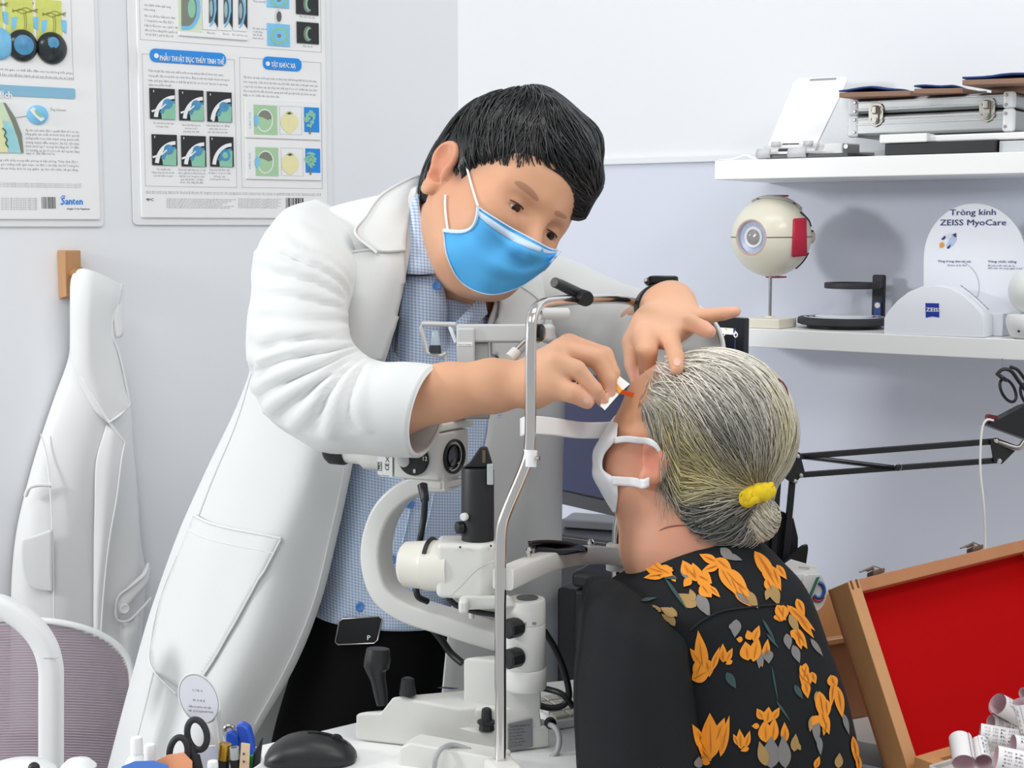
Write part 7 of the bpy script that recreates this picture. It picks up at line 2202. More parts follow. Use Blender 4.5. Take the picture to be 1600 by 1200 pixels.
cW, cY, cG, cD, cP = (np.array(lin(h)[:3]) for h in ('#ece8dc', '#d9c988', '#b8b4a8', '#474c4f', '#dcc0b2'))
def hair_mix(x, y, n):
 w = max(0, min(1, (700 - y) / 120))
 c = cG * (1 - w) + cW * w
 def blob(c, x0, y0, sx, sy, col, s):
  k = s * math.exp(-((x - x0) / sx) ** 2 - ((y - y0) / sy) ** 2)
  return c * (1 - k) + col * k
 c = blob(c, 1085, 735, 50, 50, cY, .85)
 c = blob(c, 1130, 755, 45, 22, cY, .75)
 c = blob(c, 1225, 690, 16, 70, cY, .6)
 c = blob(c, 1135, 690, 26, 48, cD, .75)
 c = blob(c, 1120, 810, 60, 24, cD, .98)
 c = blob(c, 1180, 660, 30, 60, cG, .6)
 c = blob(c, 1070, 590, 28, 16, cP, .55)
 c = blob(c, 1030, 680, 14, 45, cG, .5)
 return c * n
def capcol(v):
 out = np.zeros((len(v), 3))
 q = v - CAM
 d = q @ FWD
 x = 800 + (q @ RGT) / d * FOC; y = 600 - (q @ UPV) / d * FOC
 for i in range(len(v)):
  out[i] = hair_mix(x[i], y[i], .8)
 return out
m_ghair = M('grey_hair', '#a8a59a', .5, var=.15, vscale=180, attr='Col', spec=.4, bump=.3, bscale=300, dist=.001)
phair, pv2, pf2 = sdf_build(hs, 'hair', m_ghair, pat, 3, colfn=capcol)
ph_bvh = BVHTree.FromPolygons([Vector(p) for p in pv2], [tuple(int(i) for i in f) for f in pf2])
TIE = P(1182, 770, PD - .035)
def pflow(p):
 v = TIE - p
 x, y = ccol(p)
 d = np.linalg.norm(v)
 f = v / d
 if x < 1060 and y > 640:
  f = f * .5 - UPV * .8
 # hair first runs back over the crown, then falls to the tie
 w = max(0, min(1, (690 - y) / 130))
 f = f * (1 - .45 * w) + (RGT * .8 - UPV * .5) * .45 * w
 return f
rr = random.Random(8)
vis = [i for i in range(len(pv2)) if True]
idx = rng.choice(len(pv2), 5200)
def pcol(p, r):
 x, y = ccol(p)
 c = hair_mix(x, y, r.choice((.6, .85, 1.0, 1.1, 1.2)))
 return tuple(float(q) for q in c)
st_, cols = hair_strands(ph_bvh, [pv2[i] for i in idx], pflow, 15, .0075, .00062, pcol, .0025, rr)
m_gstr = M('grey_strands', '#c8c4b8', .42, attr='Col', var=.04, spec=.5)
st_.build('hair_strands', m_gstr, phair, kind='stuff', col=cols, smooth=180)
# fine hair at the temple and nape, loose wisps
wis = MB(); wc_ = []
rr = random.Random(12)
for k in range(48):
 t = rr.random()
 x0, y0 = (1036 + rr.uniform(-8, 10), 700 + rr.uniform(-10, 70)) if k % 3 else (1010 + rr.uniform(0, 30), 590 + rr.uniform(-10, 50))
 a = [(x0, y0), (x0 + rr.uniform(-6, 8), y0 + 25), (x0 + rr.uniform(-8, 12), y0 + 50 + rr.uniform(0, 20))] if k % 3 else [(x0, y0), (x0 + 12, y0 + 10 + rr.uniform(-4, 8)), (x0 + 28, y0 + 18 + rr.uniform(-6, 10))]
 pts = []
 for q in smooth_poly(a, 4, False):
  h1 = proj(pb_bvh, q[0], q[1], .0015 + rr.uniform(0, .002))
  h2 = proj(ph_bvh, q[0], q[1], .0015)
  c = [h for h in (h1, h2) if h is not None]
  if c:
   pts.append(min(c, key=lambda p: np.dot(p - CAM, FWD)))
 if len(pts) > 3:
  o0 = len(wis.v)
  wis.tube(pts, [.0005 * (1 - .8 * i / len(pts)) for i in range(len(pts))], 3, caps=False)
  c = hair_mix(1040, 690, rr.uniform(.8, 1.15))
  wc_ += [tuple(c)] * (len(wis.v) - o0)
wis.build('hair_wisps', m_gstr, phair, kind='stuff', col=wc_, smooth=180)
# bun
bd = PD - .04
bun = MB().ball(P(1181, 808, bd), S(36, bd), S(32, bd), S(38, bd), nu=32, nv=20)
bo = bun.build('bun', m_ghair, phair, smooth=180, col=[hair_mix(1170, 640, .62) for _ in bun.v])
bb = bvh_of(bun)
bs_, cols = MB(), []
rr = random.Random(3)
axb = nrm(cam_vec(.75, .6, .25))
for k in range(420):
 th0 = rr.uniform(0, 6.28); z0 = rr.uniform(-.9, .95)
 pts = []
 Ub_, Vb_ = nrm(np.cross(axb, UPV)), None
 Vb_ = np.cross(axb, Ub_)
 for i in range(11):
  t = th0 + i * .17
  rad = math.sqrt(max(0, 1 - z0 * z0))
  p = P(1181, 808, bd) + (Ub_ * math.cos(t) * rad + Vb_ * math.sin(t) * rad) * S(38, bd) + axb * z0 * S(36, bd)
  h = bb.find_nearest(Vector(p))
  pts.append(np.array(h[0] + h[1] * rr.uniform(.0006, .0022)))
 o0 = len(bs_.v)
 bs_.tube(pts, [.0007] * 10 + [.0002], 3, caps=False)
 n = rr.choice((.5, .75, .95, 1.1))
 cols += [tuple((cW * .55 + cY * .2 + cG * .25) * n)] * (len(bs_.v) - o0)
bs_.build('bun_strands', m_gstr, bo, kind='stuff', col=cols, smooth=180)
# nape wisps
nw, cols = MB(), []
for k in range(260):
 x0, y0 = 1060 + rr.uniform(0, 110), 790 + rr.uniform(-5, 35)
 a = [(x0, y0), (x0 + rr.uniform(15, 35), y0 + rr.uniform(2, 16)), (x0 + rr.uniform(40, 75), y0 + rr.uniform(-2, 26))]
 pts = []
 for q in smooth_poly(a, 4, False):
  h2 = proj(ph_bvh, q[0], q[1], .002 + rr.uniform(0, .002))
  if h2 is not None: pts.append(h2)
 if len(pts) > 3:
  o0 = len(nw.v)
  nw.tube(pts, [.0006 * (1 - .7 * i / len(pts)) for i in range(len(pts))], 3, caps=False)
  cols += [tuple(cD * rr.choice((.6, .9, 1.3, 1.9)))] * (len(nw.v) - o0)
nw.build('nape_strands', m_gstr, phair, kind='stuff', col=cols, smooth=180)
# scrunchie
sc = MB()
ax_s = nrm(P(1192, 800, bd) - P(1172, 745, bd))
us = nrm(np.cross(ax_s, FWD)); vs2 = np.cross(ax_s, us)
pts, rs = [], []
for i in range(60):
 t = 2 * math.pi * i / 60
 pts.append(P(1183, 772, bd - .032) + us * S(17, bd) * math.cos(t) + vs2 * S(17, bd) * math.sin(t) + ax_s * .0012 * math.sin(7 * t))
 rs.append(S(11.5 + 1.6 * math.sin(9 * t) + 1.0 * math.sin(17 * t + 1), bd))
sc.tube(pts, rs, 16, closed=True)
sc.build('scrunchie', M('yellow_cloth', '#e3c41c', .85, var=.12, vscale=70, bump=.4, bscale=260, dist=.001), pat, smooth=180)
sc2 = MB().tube(catmull([P(1164, 788, bd - .040), P(1180, 780, bd - .046), P(1196, 766, bd - .044), P(1206, 756, bd - .036)], 5), [S(4 + 3.5 * math.sin(i / 15 * 3.14), bd) for i in range(16)], 10)
sc2.build('scrunchie_fold', MATS['yellow_cloth'], pat, smooth=180)
a = [proj(ph_bvh, x, y, .003) for x, y in ((1210, 596), (1216, 603), (1221, 611), (1225, 620))]
a = [p if p is not None else P(x, y, PD) for p, (x, y) in zip(a, ((1210, 596), (1216, 603), (1221, 611), (1225, 620)))]
MB().tube(a, [.003, .0042, .0042, .0028], 10).build('hair_clip', M('clip_red', '#5d1420', .25), phair)
# ------------------------------------------------------------------ mask
m_pm = M('mask_white_cloth', '#eeeff2', .85, var=.02, bump=.15, bscale=500, dist=.0005)
rows = [[(a_, y_, d_) if k_ == 0 else ((a_ + b_) / 2, y_ + e_, d_ + .006) if k_ == 1 else (b_, y_ + e_, d_ + .03) if k_ == 2 else (b_ + 10, y_ + e_ + 2, d_ + .09) for k_ in range(4)]
  for a_, b_, y_, e_, d_ in ((976, 970, 638, 4, 1.605), (968, 958, 651, 3, 1.592), (965, 946, 668, 3, 1.578), (962, 936, 687, 1, 1.568), (944, 927, 711, -5, 1.580), (942, 927, 733, -6, 1.580), (961, 927, 748, -3, 1.566), (965, 938, 768, -2, 1.566), (964, 949, 788, -3, 1.575), (963, 959, 800, 0, 1.585))]
g = drape(rows, 5, 5, .0012, 8, (90, 90, 70))
pm = MB().grid(g).build('face_mask', m_pm, pat, solid=.001, soff=0, smooth=180)
def strap(pix, w, name):
 pts = []
 for x, y, d in pix:
  p = proj(pb_bvh, x, y, .0022)
  pts.append(p if p is not None and d is None else P(x, y, d or PD - .055))
 pts = catmull(pts, 5)
 g = np.array([[p + UPV * S(h * w, PD) for h in (-1, -.4, .4, 1)] for p in pts])
 MB().grid(g).build(name, m_pm, pm, solid=.0012, soff=0, smooth=180)
strap([(960, 688, 1.566), (980, 686, None), (1000, 688, None), (1014, 690, 1.529), (1024, 696, 1.527), (1032, 708, 1.537)], 5, 'ear_strap')
strap([(957, 751, 1.564), (975, 752, None), (992, 753, None), (1004, 756, 1.530), (1014, 753, 1.533)], 7, 'ear_strap')
# ------------------------------------------------------------------ blouse
m_blo = M('black_chiffon', '#181b1e', .8, var=.22, vscale=9, spec=.25, bump=.25, bscale=900, dist=.0006)
def bdisp(t, a, g):
 return (.006 * noise3(g * np.array((18, 18, 7)) / 6.28 * 1.5, 71) + .002 * noise3(g * np.array((45, 45, 22)) / 6.28, 72)) * np.clip(t * 5, .1, 1)
bl_ = MB().loft([pring((1080, 850), (90, -18), (6, 0, .066), 1.605), pring((1088, 860), (100, -16), (4, 0, .076), 1.605), pring((1098, 884), (122, -10), (0, 0, .095), 1.605), pring((1092, 926), (164, -10), (0, 0, .125), 1.605), pring((1122, 1000), (166, -6), (0, 0, .14), 1.61), pring((1142, 1090), (180, -6), (0, 0, .145), 1.61), pring((1160, 1200), (187, -4), (0, 0, .145), 1.61), pring((1175, 1330), (190, 0), (0, 0, .15), 1.61)], 9, 72, caps=False, disp=bdisp)
blouse = bl_.build('blouse', m_blo, pat, smooth=180)
def sdisp2(t, a, g):
 return (.007 * noise3(g * np.array((24, 24, 6)) / 6.28 * 1.5, 81) + .006 * np.sin(a * 11 + 3 * t) * np.exp(-t * 5)) * np.clip(t * 9, .1, 1)
sl2 = MB().loft([pring((994, 926), (44, 24), (0, 0, .030), 1.535), pring((992, 942), (74, 38), (0, 0, .052), 1.525), pring((990, 970), (85, 34), (0, 0, .068), 1.51), pring((989, 1020), (88, 14), (0, 0, .074), 1.505), pring((990, 1080), (93, 0), (0, 0, .074), 1.50), pring((1000, 1200), (98, 0), (0, 0, .074), 1.50), pring((1006, 1330), (98, 0), (0, 0, .07), 1.50)], 9, 60, disp=sdisp2)
sleeve = sl2.build('sleeve', m_blo, blouse, smooth=180)
both = MB(); both.add(bl_.v, bl_.f); both.add(sl2.v, sl2.f)
bl_bvh = bvh_of(both)
def bseam(pix, r=.0012, off=.001):
 pts = [proj(bl_bvh, x, y, off) for x, y in smooth_poly(pix, 6, False)]
 pts = [p for p in pts if p is not None]
 if len(pts) > 3:
  MB().tube(pts, r, 6).build('seam', M('seam_black', '#0e1012', .8), blouse)
bseam([(1078, 985), (1100, 968), (1130, 955), (1180, 948), (1225, 944)])
bseam([(990, 876), (1015, 868), (1050, 862), (1090, 856)], .0018, .0)
# upper body below the frame: skirt and seat (stool)
m_or = M('print_orange', '#e8921f', .7, var=.10, vscale=60)
m_ord = M('print_orange_dark', '#b4610f', .7, var=.1)
m_gp = M('print_grey', '#7c7a78', .7, var=.12, vscale=50)
m_tp = M('print_tan', '#a58550', .7, var=.15, vscale=50)
m_teal = M('print_teal', '#2f4a4a', .7, var=.1)
def petal(cx, cy, ang, ln, wd, n=9):
 """pointed petal outline starting at cx,cy"""
 ca, sa = math.cos(math.radians(ang)), math.sin(math.radians(ang))
 out = []
 for s in (1, -1):
  for k in (range(n + 1) if s == 1 else range(n - 1, 0, -1)):
   t = k / n
   w = wd * math.sin(math.pi * t ** .8) * (1 - .15 * t)
   out.append((cx + ca * ln * t - sa * w * s * .5, cy + sa * ln * t + ca * w * s * .5))
 return out
PRN = {'o': MB(), 'g': MB(), 't': MB(), 'd': MB(), 'e': MB()}
lay = [0]
def pt(kind, cx, cy, ang, ln, wd):
 lay[0] = (lay[0] + 1) % 9
 m = decal(petal(cx, cy, ang, ln, wd), bl_bvh, .0010 + .00012 * lay[0], None, None, None, 11)
 PRN[kind].add(m.v, m.f)
 if kind == 'o' and ln > 18:
  ca, sa = math.cos(math.radians(ang)), math.sin(math.radians(ang))
  m = decal(petal(cx + ca * ln * .1, cy + sa * ln * .1, ang, ln * .7, 1.6), bl_bvh, .0024, None, None, None, 14)
  PRN['d'].add(m.v, m.f)
F_ = [  # kind, x, y, angle (0 right, 90 down), length, width
 ('o', 1012, 877, -20, 34, 9),
 ('g', 985, 880, -15, 36, 14),
 # flower at the left shoulder
 ('o', 1042, 898, 200, 38, 22), ('o', 1042, 898, 170, 36, 14), ('o', 1038, 896, 225, 28, 14), ('o', 1040, 896, -35, 14, 16), ('o', 1030, 888, 30, 26, 22), ('o', 1036, 890, 10, 18, 14), ('o', 1050, 900, 60, 12, 9),
 ('g', 1066, 884, 60, 30, 17),
 ('o', 1078, 900, 245, 26, 20), ('o', 1088, 910, 260, 30, 24), ('o', 1090, 908, 230, 30, 16), ('o', 1090, 900, 30, 26, 26), ('o', 1095, 915, 50, 26, 24), ('o', 1080, 905, 130, 18, 14), ('o', 1108, 918, 45, 24, 10),
 ('t', 1088, 948, 215, 34, 22), ('t', 1085, 940, 250, 20, 12), ('g', 1090, 930, 60, 38, 20), ('g', 1102, 946, 80, 16, 12),
 # big flower near the collar
 ('o', 1120, 880, 205, 30, 15), ('o', 1124, 884, 160, 30, 14), ('o', 1118, 874, 40, 34, 20), ('o', 1124, 886, 60, 52, 20), ('o', 1130, 890, 48, 60, 28), ('o', 1146, 908, 40, 32, 12), ('o', 1140, 902, 65, 40, 16), ('o', 1150, 915, 55, 42, 24),
 ('g', 1125, 858, 40, 30, 16), ('g', 1135, 868, 20, 26, 10), ('g', 1150, 925, 40, 34, 14), ('t', 1165, 925, 55, 32, 16), ('t', 1160, 930, 30, 22, 10),
 ('g', 1084, 848, 25, 16, 8),
 # flowers on the right of the collar
 ('o', 1178, 862, 55, 66, 22), ('o', 1190, 880, 60, 52, 20), ('o', 1205, 885, 70, 42, 14), ('o', 1196, 905, 65, 26, 16), ('o', 1212, 884, 55, 28, 12),
 ('t', 1204, 915, 70, 34, 18), ('t', 1202, 920, 110, 20, 12),
 ('o', 1212, 946, 60, 28, 18), ('o', 1222, 946, 95, 26, 20), ('o', 1216, 958, 80, 14, 20),
 ('o', 1228, 946, 42, 60, 14), ('o', 1244, 960, 55, 46, 12), ('o', 1243, 936, 65, 30, 14), ('o', 1240, 980, 60, 40, 14),
 ('t', 1232, 960, 65, 34, 14), ('o', 1238, 985, 50, 26, 18), ('o', 1244, 992, 75, 24, 12), ('o', 1240, 984, 110, 14, 12),
 ('g', 1228, 990, 80, 26, 14), ('g', 1238, 1008, 70, 30, 14), ('g', 1265, 998, 55, 34, 9),
 # left mid: tall tulip
 ('o', 1100, 1050, 262, 66, 22), ('o', 1098, 1040, 235, 34, 14), ('o', 1098, 1055, 160, 18, 14), ('o', 1112, 1048, 288, 40, 11), ('o', 1088, 1058, -70, 40, 22), ('o', 1082, 1062, -30, 34, 24), ('o', 1104, 1030, 80, 28, 22),
 ('o', 1130, 1035, 268, 30, 13), ('o', 1132, 1034, 245, 20, 9), ('o', 1134, 1034, 295, 24, 11), ('o', 1144, 1032, 150, 12, 8),
 ('o', 1168, 1032, 262, 30, 24), ('o', 1176, 1034, 280, 40, 20), ('o', 1172, 1000, 250, 16, 14), ('o', 1176, 1002, 290, 26, 14), ('o', 1160, 1000, 190, 10, 10), ('t', 1182, 1010, 75, 34, 15), ('g', 1188, 1015, 95, 30, 13),
 ('g', 1150, 968, 95, 28, 18), ('g', 1140, 975, 60, 12, 9),
 ('o', 1194, 1030, 278, 32, 13), ('o', 1200, 1025, 250, 20, 9), ('g', 1198, 1015, 85, 22, 17),
 # right side column
 ('o', 1248, 1040, 60, 34, 14), ('o', 1258, 1036, 100, 36, 16), ('o', 1256, 1062, 80, 30, 15), ('o', 1262, 1070, 260, 24, 18), ('o', 1266, 1050, 70, 20, 12),
 ('t', 1274, 1080, 80, 30, 12), ('o', 1278, 1080, 80, 50, 20), ('o', 1288, 1092, 85, 30, 16), ('o', 1280, 1110, 70, 40, 18), ('o', 1276, 1118, 120, 18, 14), ('o', 1290, 1126, 100, 24, 10),
 ('o', 1296, 1055, 70, 24, 18), ('o', 1306, 1072, 80, 52, 16), ('o', 1300, 1066, 95, 40, 10), ('g', 1316, 1115, 75, 34, 9), ('g', 1272, 1120, 85, 44, 14), ('g', 1278, 1150, 85, 30, 10), ('t', 1268, 1118, 100, 26, 10),
 # lower left: tulip
 ('o', 1112, 1185, 268, 72, 34), ('o', 1108, 1180, 240, 56, 22), ('o', 1126, 1182, 282, 66, 14), ('o', 1112, 1188, 225, 34, 16), ('o', 1118, 1160, 290, 42, 18), ('o', 1110, 1192, 200, 18, 12),
 ('o', 1158, 1170, 265, 32, 14), ('o', 1164, 1168, 285, 28, 11), ('o', 1154, 1164, 245, 20, 9), ('o', 1170, 1168, 160, 14, 8),
 ('o', 1196, 1160, 268, 36, 24), ('o', 1206, 1160, 275, 40, 18), ('o', 1192, 1124, 240, 20, 14), ('o', 1198, 1130, 275, 26, 18), ('o', 1206, 1124, 300, 22, 12), ('o', 1186, 1134, 180, 12, 10),
 ('g', 1204, 1200, 270, 50, 30), ('g', 1226, 1200, 265, 52, 22), ('t', 1196, 1196, 255, 40, 18), ('o', 1226, 1160, 268, 32, 14), ('t', 1240, 1174, 275, 28, 14), ('t', 1250, 1172, 240, 20, 8),
 ('g', 1090, 1200, 270, 18, 16), ('t', 1308, 1200, 275, 24, 14), ('o', 1272, 1200, 290, 20, 10), ('o', 1330, 1150, 80, 50, 12), ('o', 1338, 1180, 85, 30, 10),
 # pale sleeve-yoke prints
 ('t', 1058, 962, 205, 28, 14), ('t', 1058, 964, 240, 18, 8), ('t', 1034, 956, 215, 18, 7), ('t', 1055, 978, 240, 26, 12), ('t', 1052, 972, 215, 22, 9),
 ('e', 1060, 905, 190, 44, 8), ('e', 1000, 940, -10, 28, 6), ('e', 1040, 905, 55, 60, 6), ('e', 1190, 968, 60, 40, 5), ('e', 1196, 990, 50, 30, 5), ('e', 1205, 1040, 80, 60, 3), ('e', 1212, 1095, 55, 40, 4), ('e', 1135, 1050, 60, 30, 14), ('e', 1240, 1070, 60, 26, 10),
]
for f in F_:
 pt(*f)
for k, mt, nm in (('e', m_teal, 'teal_stem_print'), ('g', m_gp, 'grey_leaf_print'), ('t', m_tp, 'tan_leaf_print'), ('o', m_or, 'orange_flower_print'), ('d', m_ord, 'petal_line_print')):
 PRN[k].build(nm, mt, blouse, smooth=180, kind='stuff')
# legs, skirt and stool below the frame
zs_ = P(1160, 1330, 1.61)[2]
MB().loft([(V3(.40, 1.60, zs_ + .02), RGT * .13, V3(0, 1, 0) * .15), (V3(.37, 1.62, zs_ - .10), RGT * .17, V3(0, 1, 0) * .17), (V3(.30, 1.66, .52), RGT * .22, V3(0, 1, 0) * .18), (V3(.28, 1.67, .49), RGT * .20, V3(0, 1, 0) * .17)], 5, 36).build('trousers', M('dark_trousers', '#1d1f22', .8), pat)
for y in (1.60, 1.74):
 MB().loft([(V3(.20, y, .52), V3(0, 1, 0) * .07, ZUP * .07), (V3(.02, y + .04, .52), V3(0, 1, 0) * .06, ZUP * .06), (V3(-.02, y + .05, .44), V3(0, 1, 0) * .05, V3(.5, 0, .5) * .07), (V3(.0, y + .05, .10), V3(0, 1, 0) * .04, RGT * .04)], 5, 20).build('trouser_leg', M('dark_trousers', '#1d1f22', .8), pat)
 MB().ball(V3(-.04, y + .06, .041), .11, .045, .04, nu=18, nv=10).build('shoe', m_blackgloss, pat)
st = thing('stool', 'round black stool under the seated patient', 'stool', V3(.30, 1.66, 0))
MB().lathe([(.17, .41), (.185, .425), (.185, .462), (.17, .472)], V3(.30, 1.66, 0), n=40).build('seat', m_black, st)
MB().cyl(V3(.30, 1.66, .03), V3(.30, 1.66, .41), .025).build('column', m_steel, st)
for k in range(5):
 a = k * 2 * math.pi / 5 + .3
 MB().tube([V3(.30, 1.66, .06), V3(.30 + .22 * math.cos(a), 1.66 + .22 * math.sin(a), .035)], [.02, .014], 8).build('base_spoke', m_steel, st)
 MB().ball((.30 + .22 * math.cos(a), 1.66 + .22 * math.sin(a), .02), .02, nu=12, nv=8).build('castor', m_black, st)
# ================================================================== right front: wooden lens case with red lining, paper rolls
m_case = M('case_wood', '#d19a66', .45, var=.12, vscale=10, stretch=(4, 4, 1), bump=.08, bscale=80, coat=.15)
m_case_d = M('case_wood_dark', '#b57a50', .45, var=.12, vscale=10, stretch=(4, 4, 1), bump=.08, bscale=80, coat=.15)
m_red = M('red_velvet', '#b8070b', .9, var=.05, vscale=5, spec=.1, bump=.05, bscale=900)
lc = thing('lens_case', 'open wooden lens case with bright red lining at right edge', 'case', V3(.62, 1.6, ZD))
d0 = 1.72
TL = P(1298, 920, d0)
TR = P(1604, 846, d0 + .20)
uL_ = nrm((TR - TL)); wid = np.linalg.norm(TR - TL)
BL = P(1398, 1235, d0 - .07)
vdn = BL - TL
vdn = vdn - uL_ * np.dot(vdn, uL_) * .0
hgt_ = np.linalg.norm(vdn); vd = vdn / hgt_
nO = nrm(np.cross(uL_, vd))
if np.dot(nO, FWD) > 0: nO = -nO          # towards the viewer
def cq(u, v, n=0.0): return TL + uL_ * u + vd * v + nO * n
def cbar(u0, u1, v0, v1, n0, n1, name, mat, bev=.0012, par=None):
 a = [cq(u0, v0, n0), cq(u1, v0, n0), cq(u1, v1, n0), cq(u0, v1, n0)]
 return MB().hexa(a, [p + nO * (n1 - n0) for p in a]).build(name, mat, par or lc, bevel=bev)
dep = .030
tw = .0185
cbar(0, wid, 0, hgt_, -.006, 0, 'lid_panel', m_case_d)
cbar(tw, wid - tw, tw * .8, hgt_ - tw, .0002, .002, 'red_lining', m_red, 0)
cbar(0, tw, 0, hgt_, 0, dep, 'side_rail', m_case)
cbar(wid - tw, wid, 0, hgt_, 0, dep, 'side_rail', m_case)
cbar(tw, wid - tw, 0, tw * .8, 0, dep * .98, 'top_rail', m_case_d)
cbar(tw, wid - tw, hgt_ - tw, hgt_, 0, dep * .98, 'bottom_rail', m_case)
for k in (0, 1):
 cbar(.003 + k * .009, .0062 + k * .009, -.0005, .010, dep, dep + .0004, 'finger_joint', M('joint_dark', '#6b3f24', .5), 0)
for u in (.065, .245):
 c = cq(u, -.001, dep * .4)
 cl_ = MB().box(c + ZUP * .004, .020, .012, .006, uL_, nO).build('clasp', m_steel, lc, bevel=.001)
 MB().tube([c + ZUP * .006 + uL_ * .004, c + ZUP * .010 - uL_ * .012, c + ZUP * .009 - uL_ * .030 + nO * .002], .0009, 6).build('clasp_wire', m_steel, cl_)
 MB().tube([c + ZUP * .006 + uL_ * .004 + nO * .006, c + ZUP * .012 - uL_ * .010 + nO * .006, c + ZUP * .009 - uL_ * .030 + nO * .003], .0009, 6).build('clasp_wire', m_steel, cl_)
 MB().cyl(c + ZUP * .009 - uL_ * .012 - nO * .003, c + ZUP * .009 - uL_ * .012 + nO * .009, .0015, n=8).build('clasp_pin', m_steel, cl_)
# lower half of the case: a tray resting on the desk in front of the lid
b0 = cq(0, hgt_, dep);
ub2 = nrm(uL_ * V3(1, 1, 0)); nb2 = nrm(np.cross(ub2, ZUP)); nb2 = nb2 if nb2[1] < 0 else -nb2
zt2 = ZD + .052
def tq(u, n, z): return V3(b0[0], b0[1], z) + ub2 * u + nb2 * n
def tbar(u0, u1, n0, n1, z0, z1, name, mat, par=lc):
 return MB().hexa([tq(u0, n0, z0), tq(u1, n0, z0), tq(u1, n1, z0), tq(u0, n1, z0)], [tq(u0, n0, z1), tq(u1, n0, z1), tq(u1, n1, z1), tq(u0, n1, z1)]).build(name, mat, par, bevel=.0012)
zd2 = ZD + .001
tbar(0, wid, 0, tw, zd2, zt2, 'tray_rail', m_case)
tbar(0, wid, .24 - tw, .24, zd2, zt2, 'tray_rail', m_case)
tbar(0, tw, tw, .24 - tw, zd2, zt2, 'tray_side', m_case)
tbar(wid - tw, wid, tw, .24 - tw, zd2, zt2, 'tray_side', m_case)
tbar(tw, wid - tw, tw, .24 - tw, zd2, zd2 + .008, 'tray_floor', m_case)
# rolls of printed thermal paper
m_paper = M('thermal_paper', '#f1eeef', .6, var=.015)
m_paper_in = M('thermal_paper_back', '#d9bcc4', .65, var=.03)
def roll(pa, pb, r, label, turns=1.15, dd=0.0):
 A, B = P(*pa), P(*pb)
 ax = nrm(B - A); Lr = np.linalg.norm(B - A)
 t = thing('paper_roll', label, 'paper roll', A, 'curled paper printouts by the lens case')
 X = nrm(np.cross(ax, FWD)); Y = np.cross(ax, X)
 n = 44
 g = np.zeros((2, n, 3)); gi = np.zeros((2, n, 3))
 ph = random.random() * 6
 for k in range(n):
  a = ph + 2 * math.pi * turns * k / (n - 1)
  rad = r * (1 - .12 * k / (n - 1))
  for i, e in enumerate((A, B)):
   g[i, k] = e + rad * (math.cos(a) * X + math.sin(a) * Y)
   gi[i, k] = e + (rad - .0005) * (math.cos(a) * X + math.sin(a) * Y)
 MB().grid(g).build('printed_face', m_paper, t, smooth=180)
 MB().grid(gi).build('paper_back', m_paper_in, t, smooth=180)
 tx = MB()
 rr_ = random.Random(hash(label) % 1000)
 samples = ('-1.25', '+0.50', '90', 'R', 'L', '7.82', '178', 'PD 62', '43.25', 'AVE', '8.01', '12')
 for row in range(5):
  for c in range(4):
   a = ph + .5 + row * .30
   rad = r * (1 - .12 * (a - ph) / (2 * math.pi * turns)) + .0005
   for rep in (0, 1):
    aa = a + rep * 2.6
    o = A + ax * Lr * (.1 + .21 * c) + rad * (math.cos(aa) * X + math.sin(aa) * Y)
    tang = -math.sin(aa) * X + math.cos(aa) * Y
    tx.text(rr_.choice(samples), o, ax, -tang, h=.0020, w=Lr * .15, res=1)
 tx.build('lettering', m_ink, t, smooth=0)
 return t
rd = 1.50
roll((1506, 1192, rd), (1500, 1154, rd + .03), S(18.5, rd), 'leftmost curl of printed thermal paper standing upright')
roll((1536, 1190, rd + .005), (1530, 1160, rd + .035), S(14, rd), 'small upright curl of printed paper, second from left')
roll((1531, 1148, rd + .045), (1590, 1158, rd + .035), S(19, rd), 'curl of printed paper lying crosswise above the small upright one')
roll((1556, 1182, rd - .012), (1640, 1200, rd - .02), S(19, rd), 'lowest curl of printed paper lying at the bottom edge')
roll((1559, 1100, rd + .06), (1600, 1122, rd + .075), S(19, rd), 'topmost curl of blank paper showing its hollow end')
roll((1596, 1096, rd + .02), (1614, 1168, rd + .03), S(14, rd), 'steep curl of printed paper at the right frame edge')
roll((1548, 1128, rd + .075), (1600, 1138, rd + .085), S(13, rd), 'half hidden curl of paper below the topmost one')
roll((1583, 1164, rd + .01), (1650, 1172, rd + .01), S(17, rd), 'curl of printed paper at right edge above the lowest one')
roll((1597, 1082, rd + .05), (1640, 1090, rd + .06), S(9, rd), 'thin rolled paper slip at the right edge of the pile')
tr = thing('white_tray', 'shallow pale tray holding the paper curls', 'tray', P(1560, 1215, rd))
c = P(1612, 1212, rd + .03); c[2] = ZD + .062
MB().box(c, .15, .14, .006, ub2, nb2).build('tray_floor', M('tray_grey', '#d6d2cc', .4), tr, bevel=.001)
for s in (-1, 1):
 MB().box(c + nb2 * .07 * s + ZUP * .003, .15, .004, .010, ub2, nb2).build('tray_wall', M('tray_grey', '#d6d2cc', .4), tr, bevel=.001)
 MB().box(c + ub2 * .075 * s + ZUP * .003, .004, .14, .010, ub2, nb2).build('tray_wall', M('tray_grey', '#d6d2cc', .4), tr, bevel=.001)
sdk = thing('side_table', 'white side table below the wooden lens case', 'table', rp(1.6, .8, 0))
rbox(1.17, 2.0, .625, 1.02, ZD - .03, ZD).build('table_top', m_white2, sdk, bevel=.002)
rbox(1.90, 1.94, .65, 1.0, 0, ZD - .03).build('table_leg', m_white2, sdk)
rbox(1.40, 1.44, .65, .70, 0, ZD - .03).build('table_leg', m_white2, sdk)
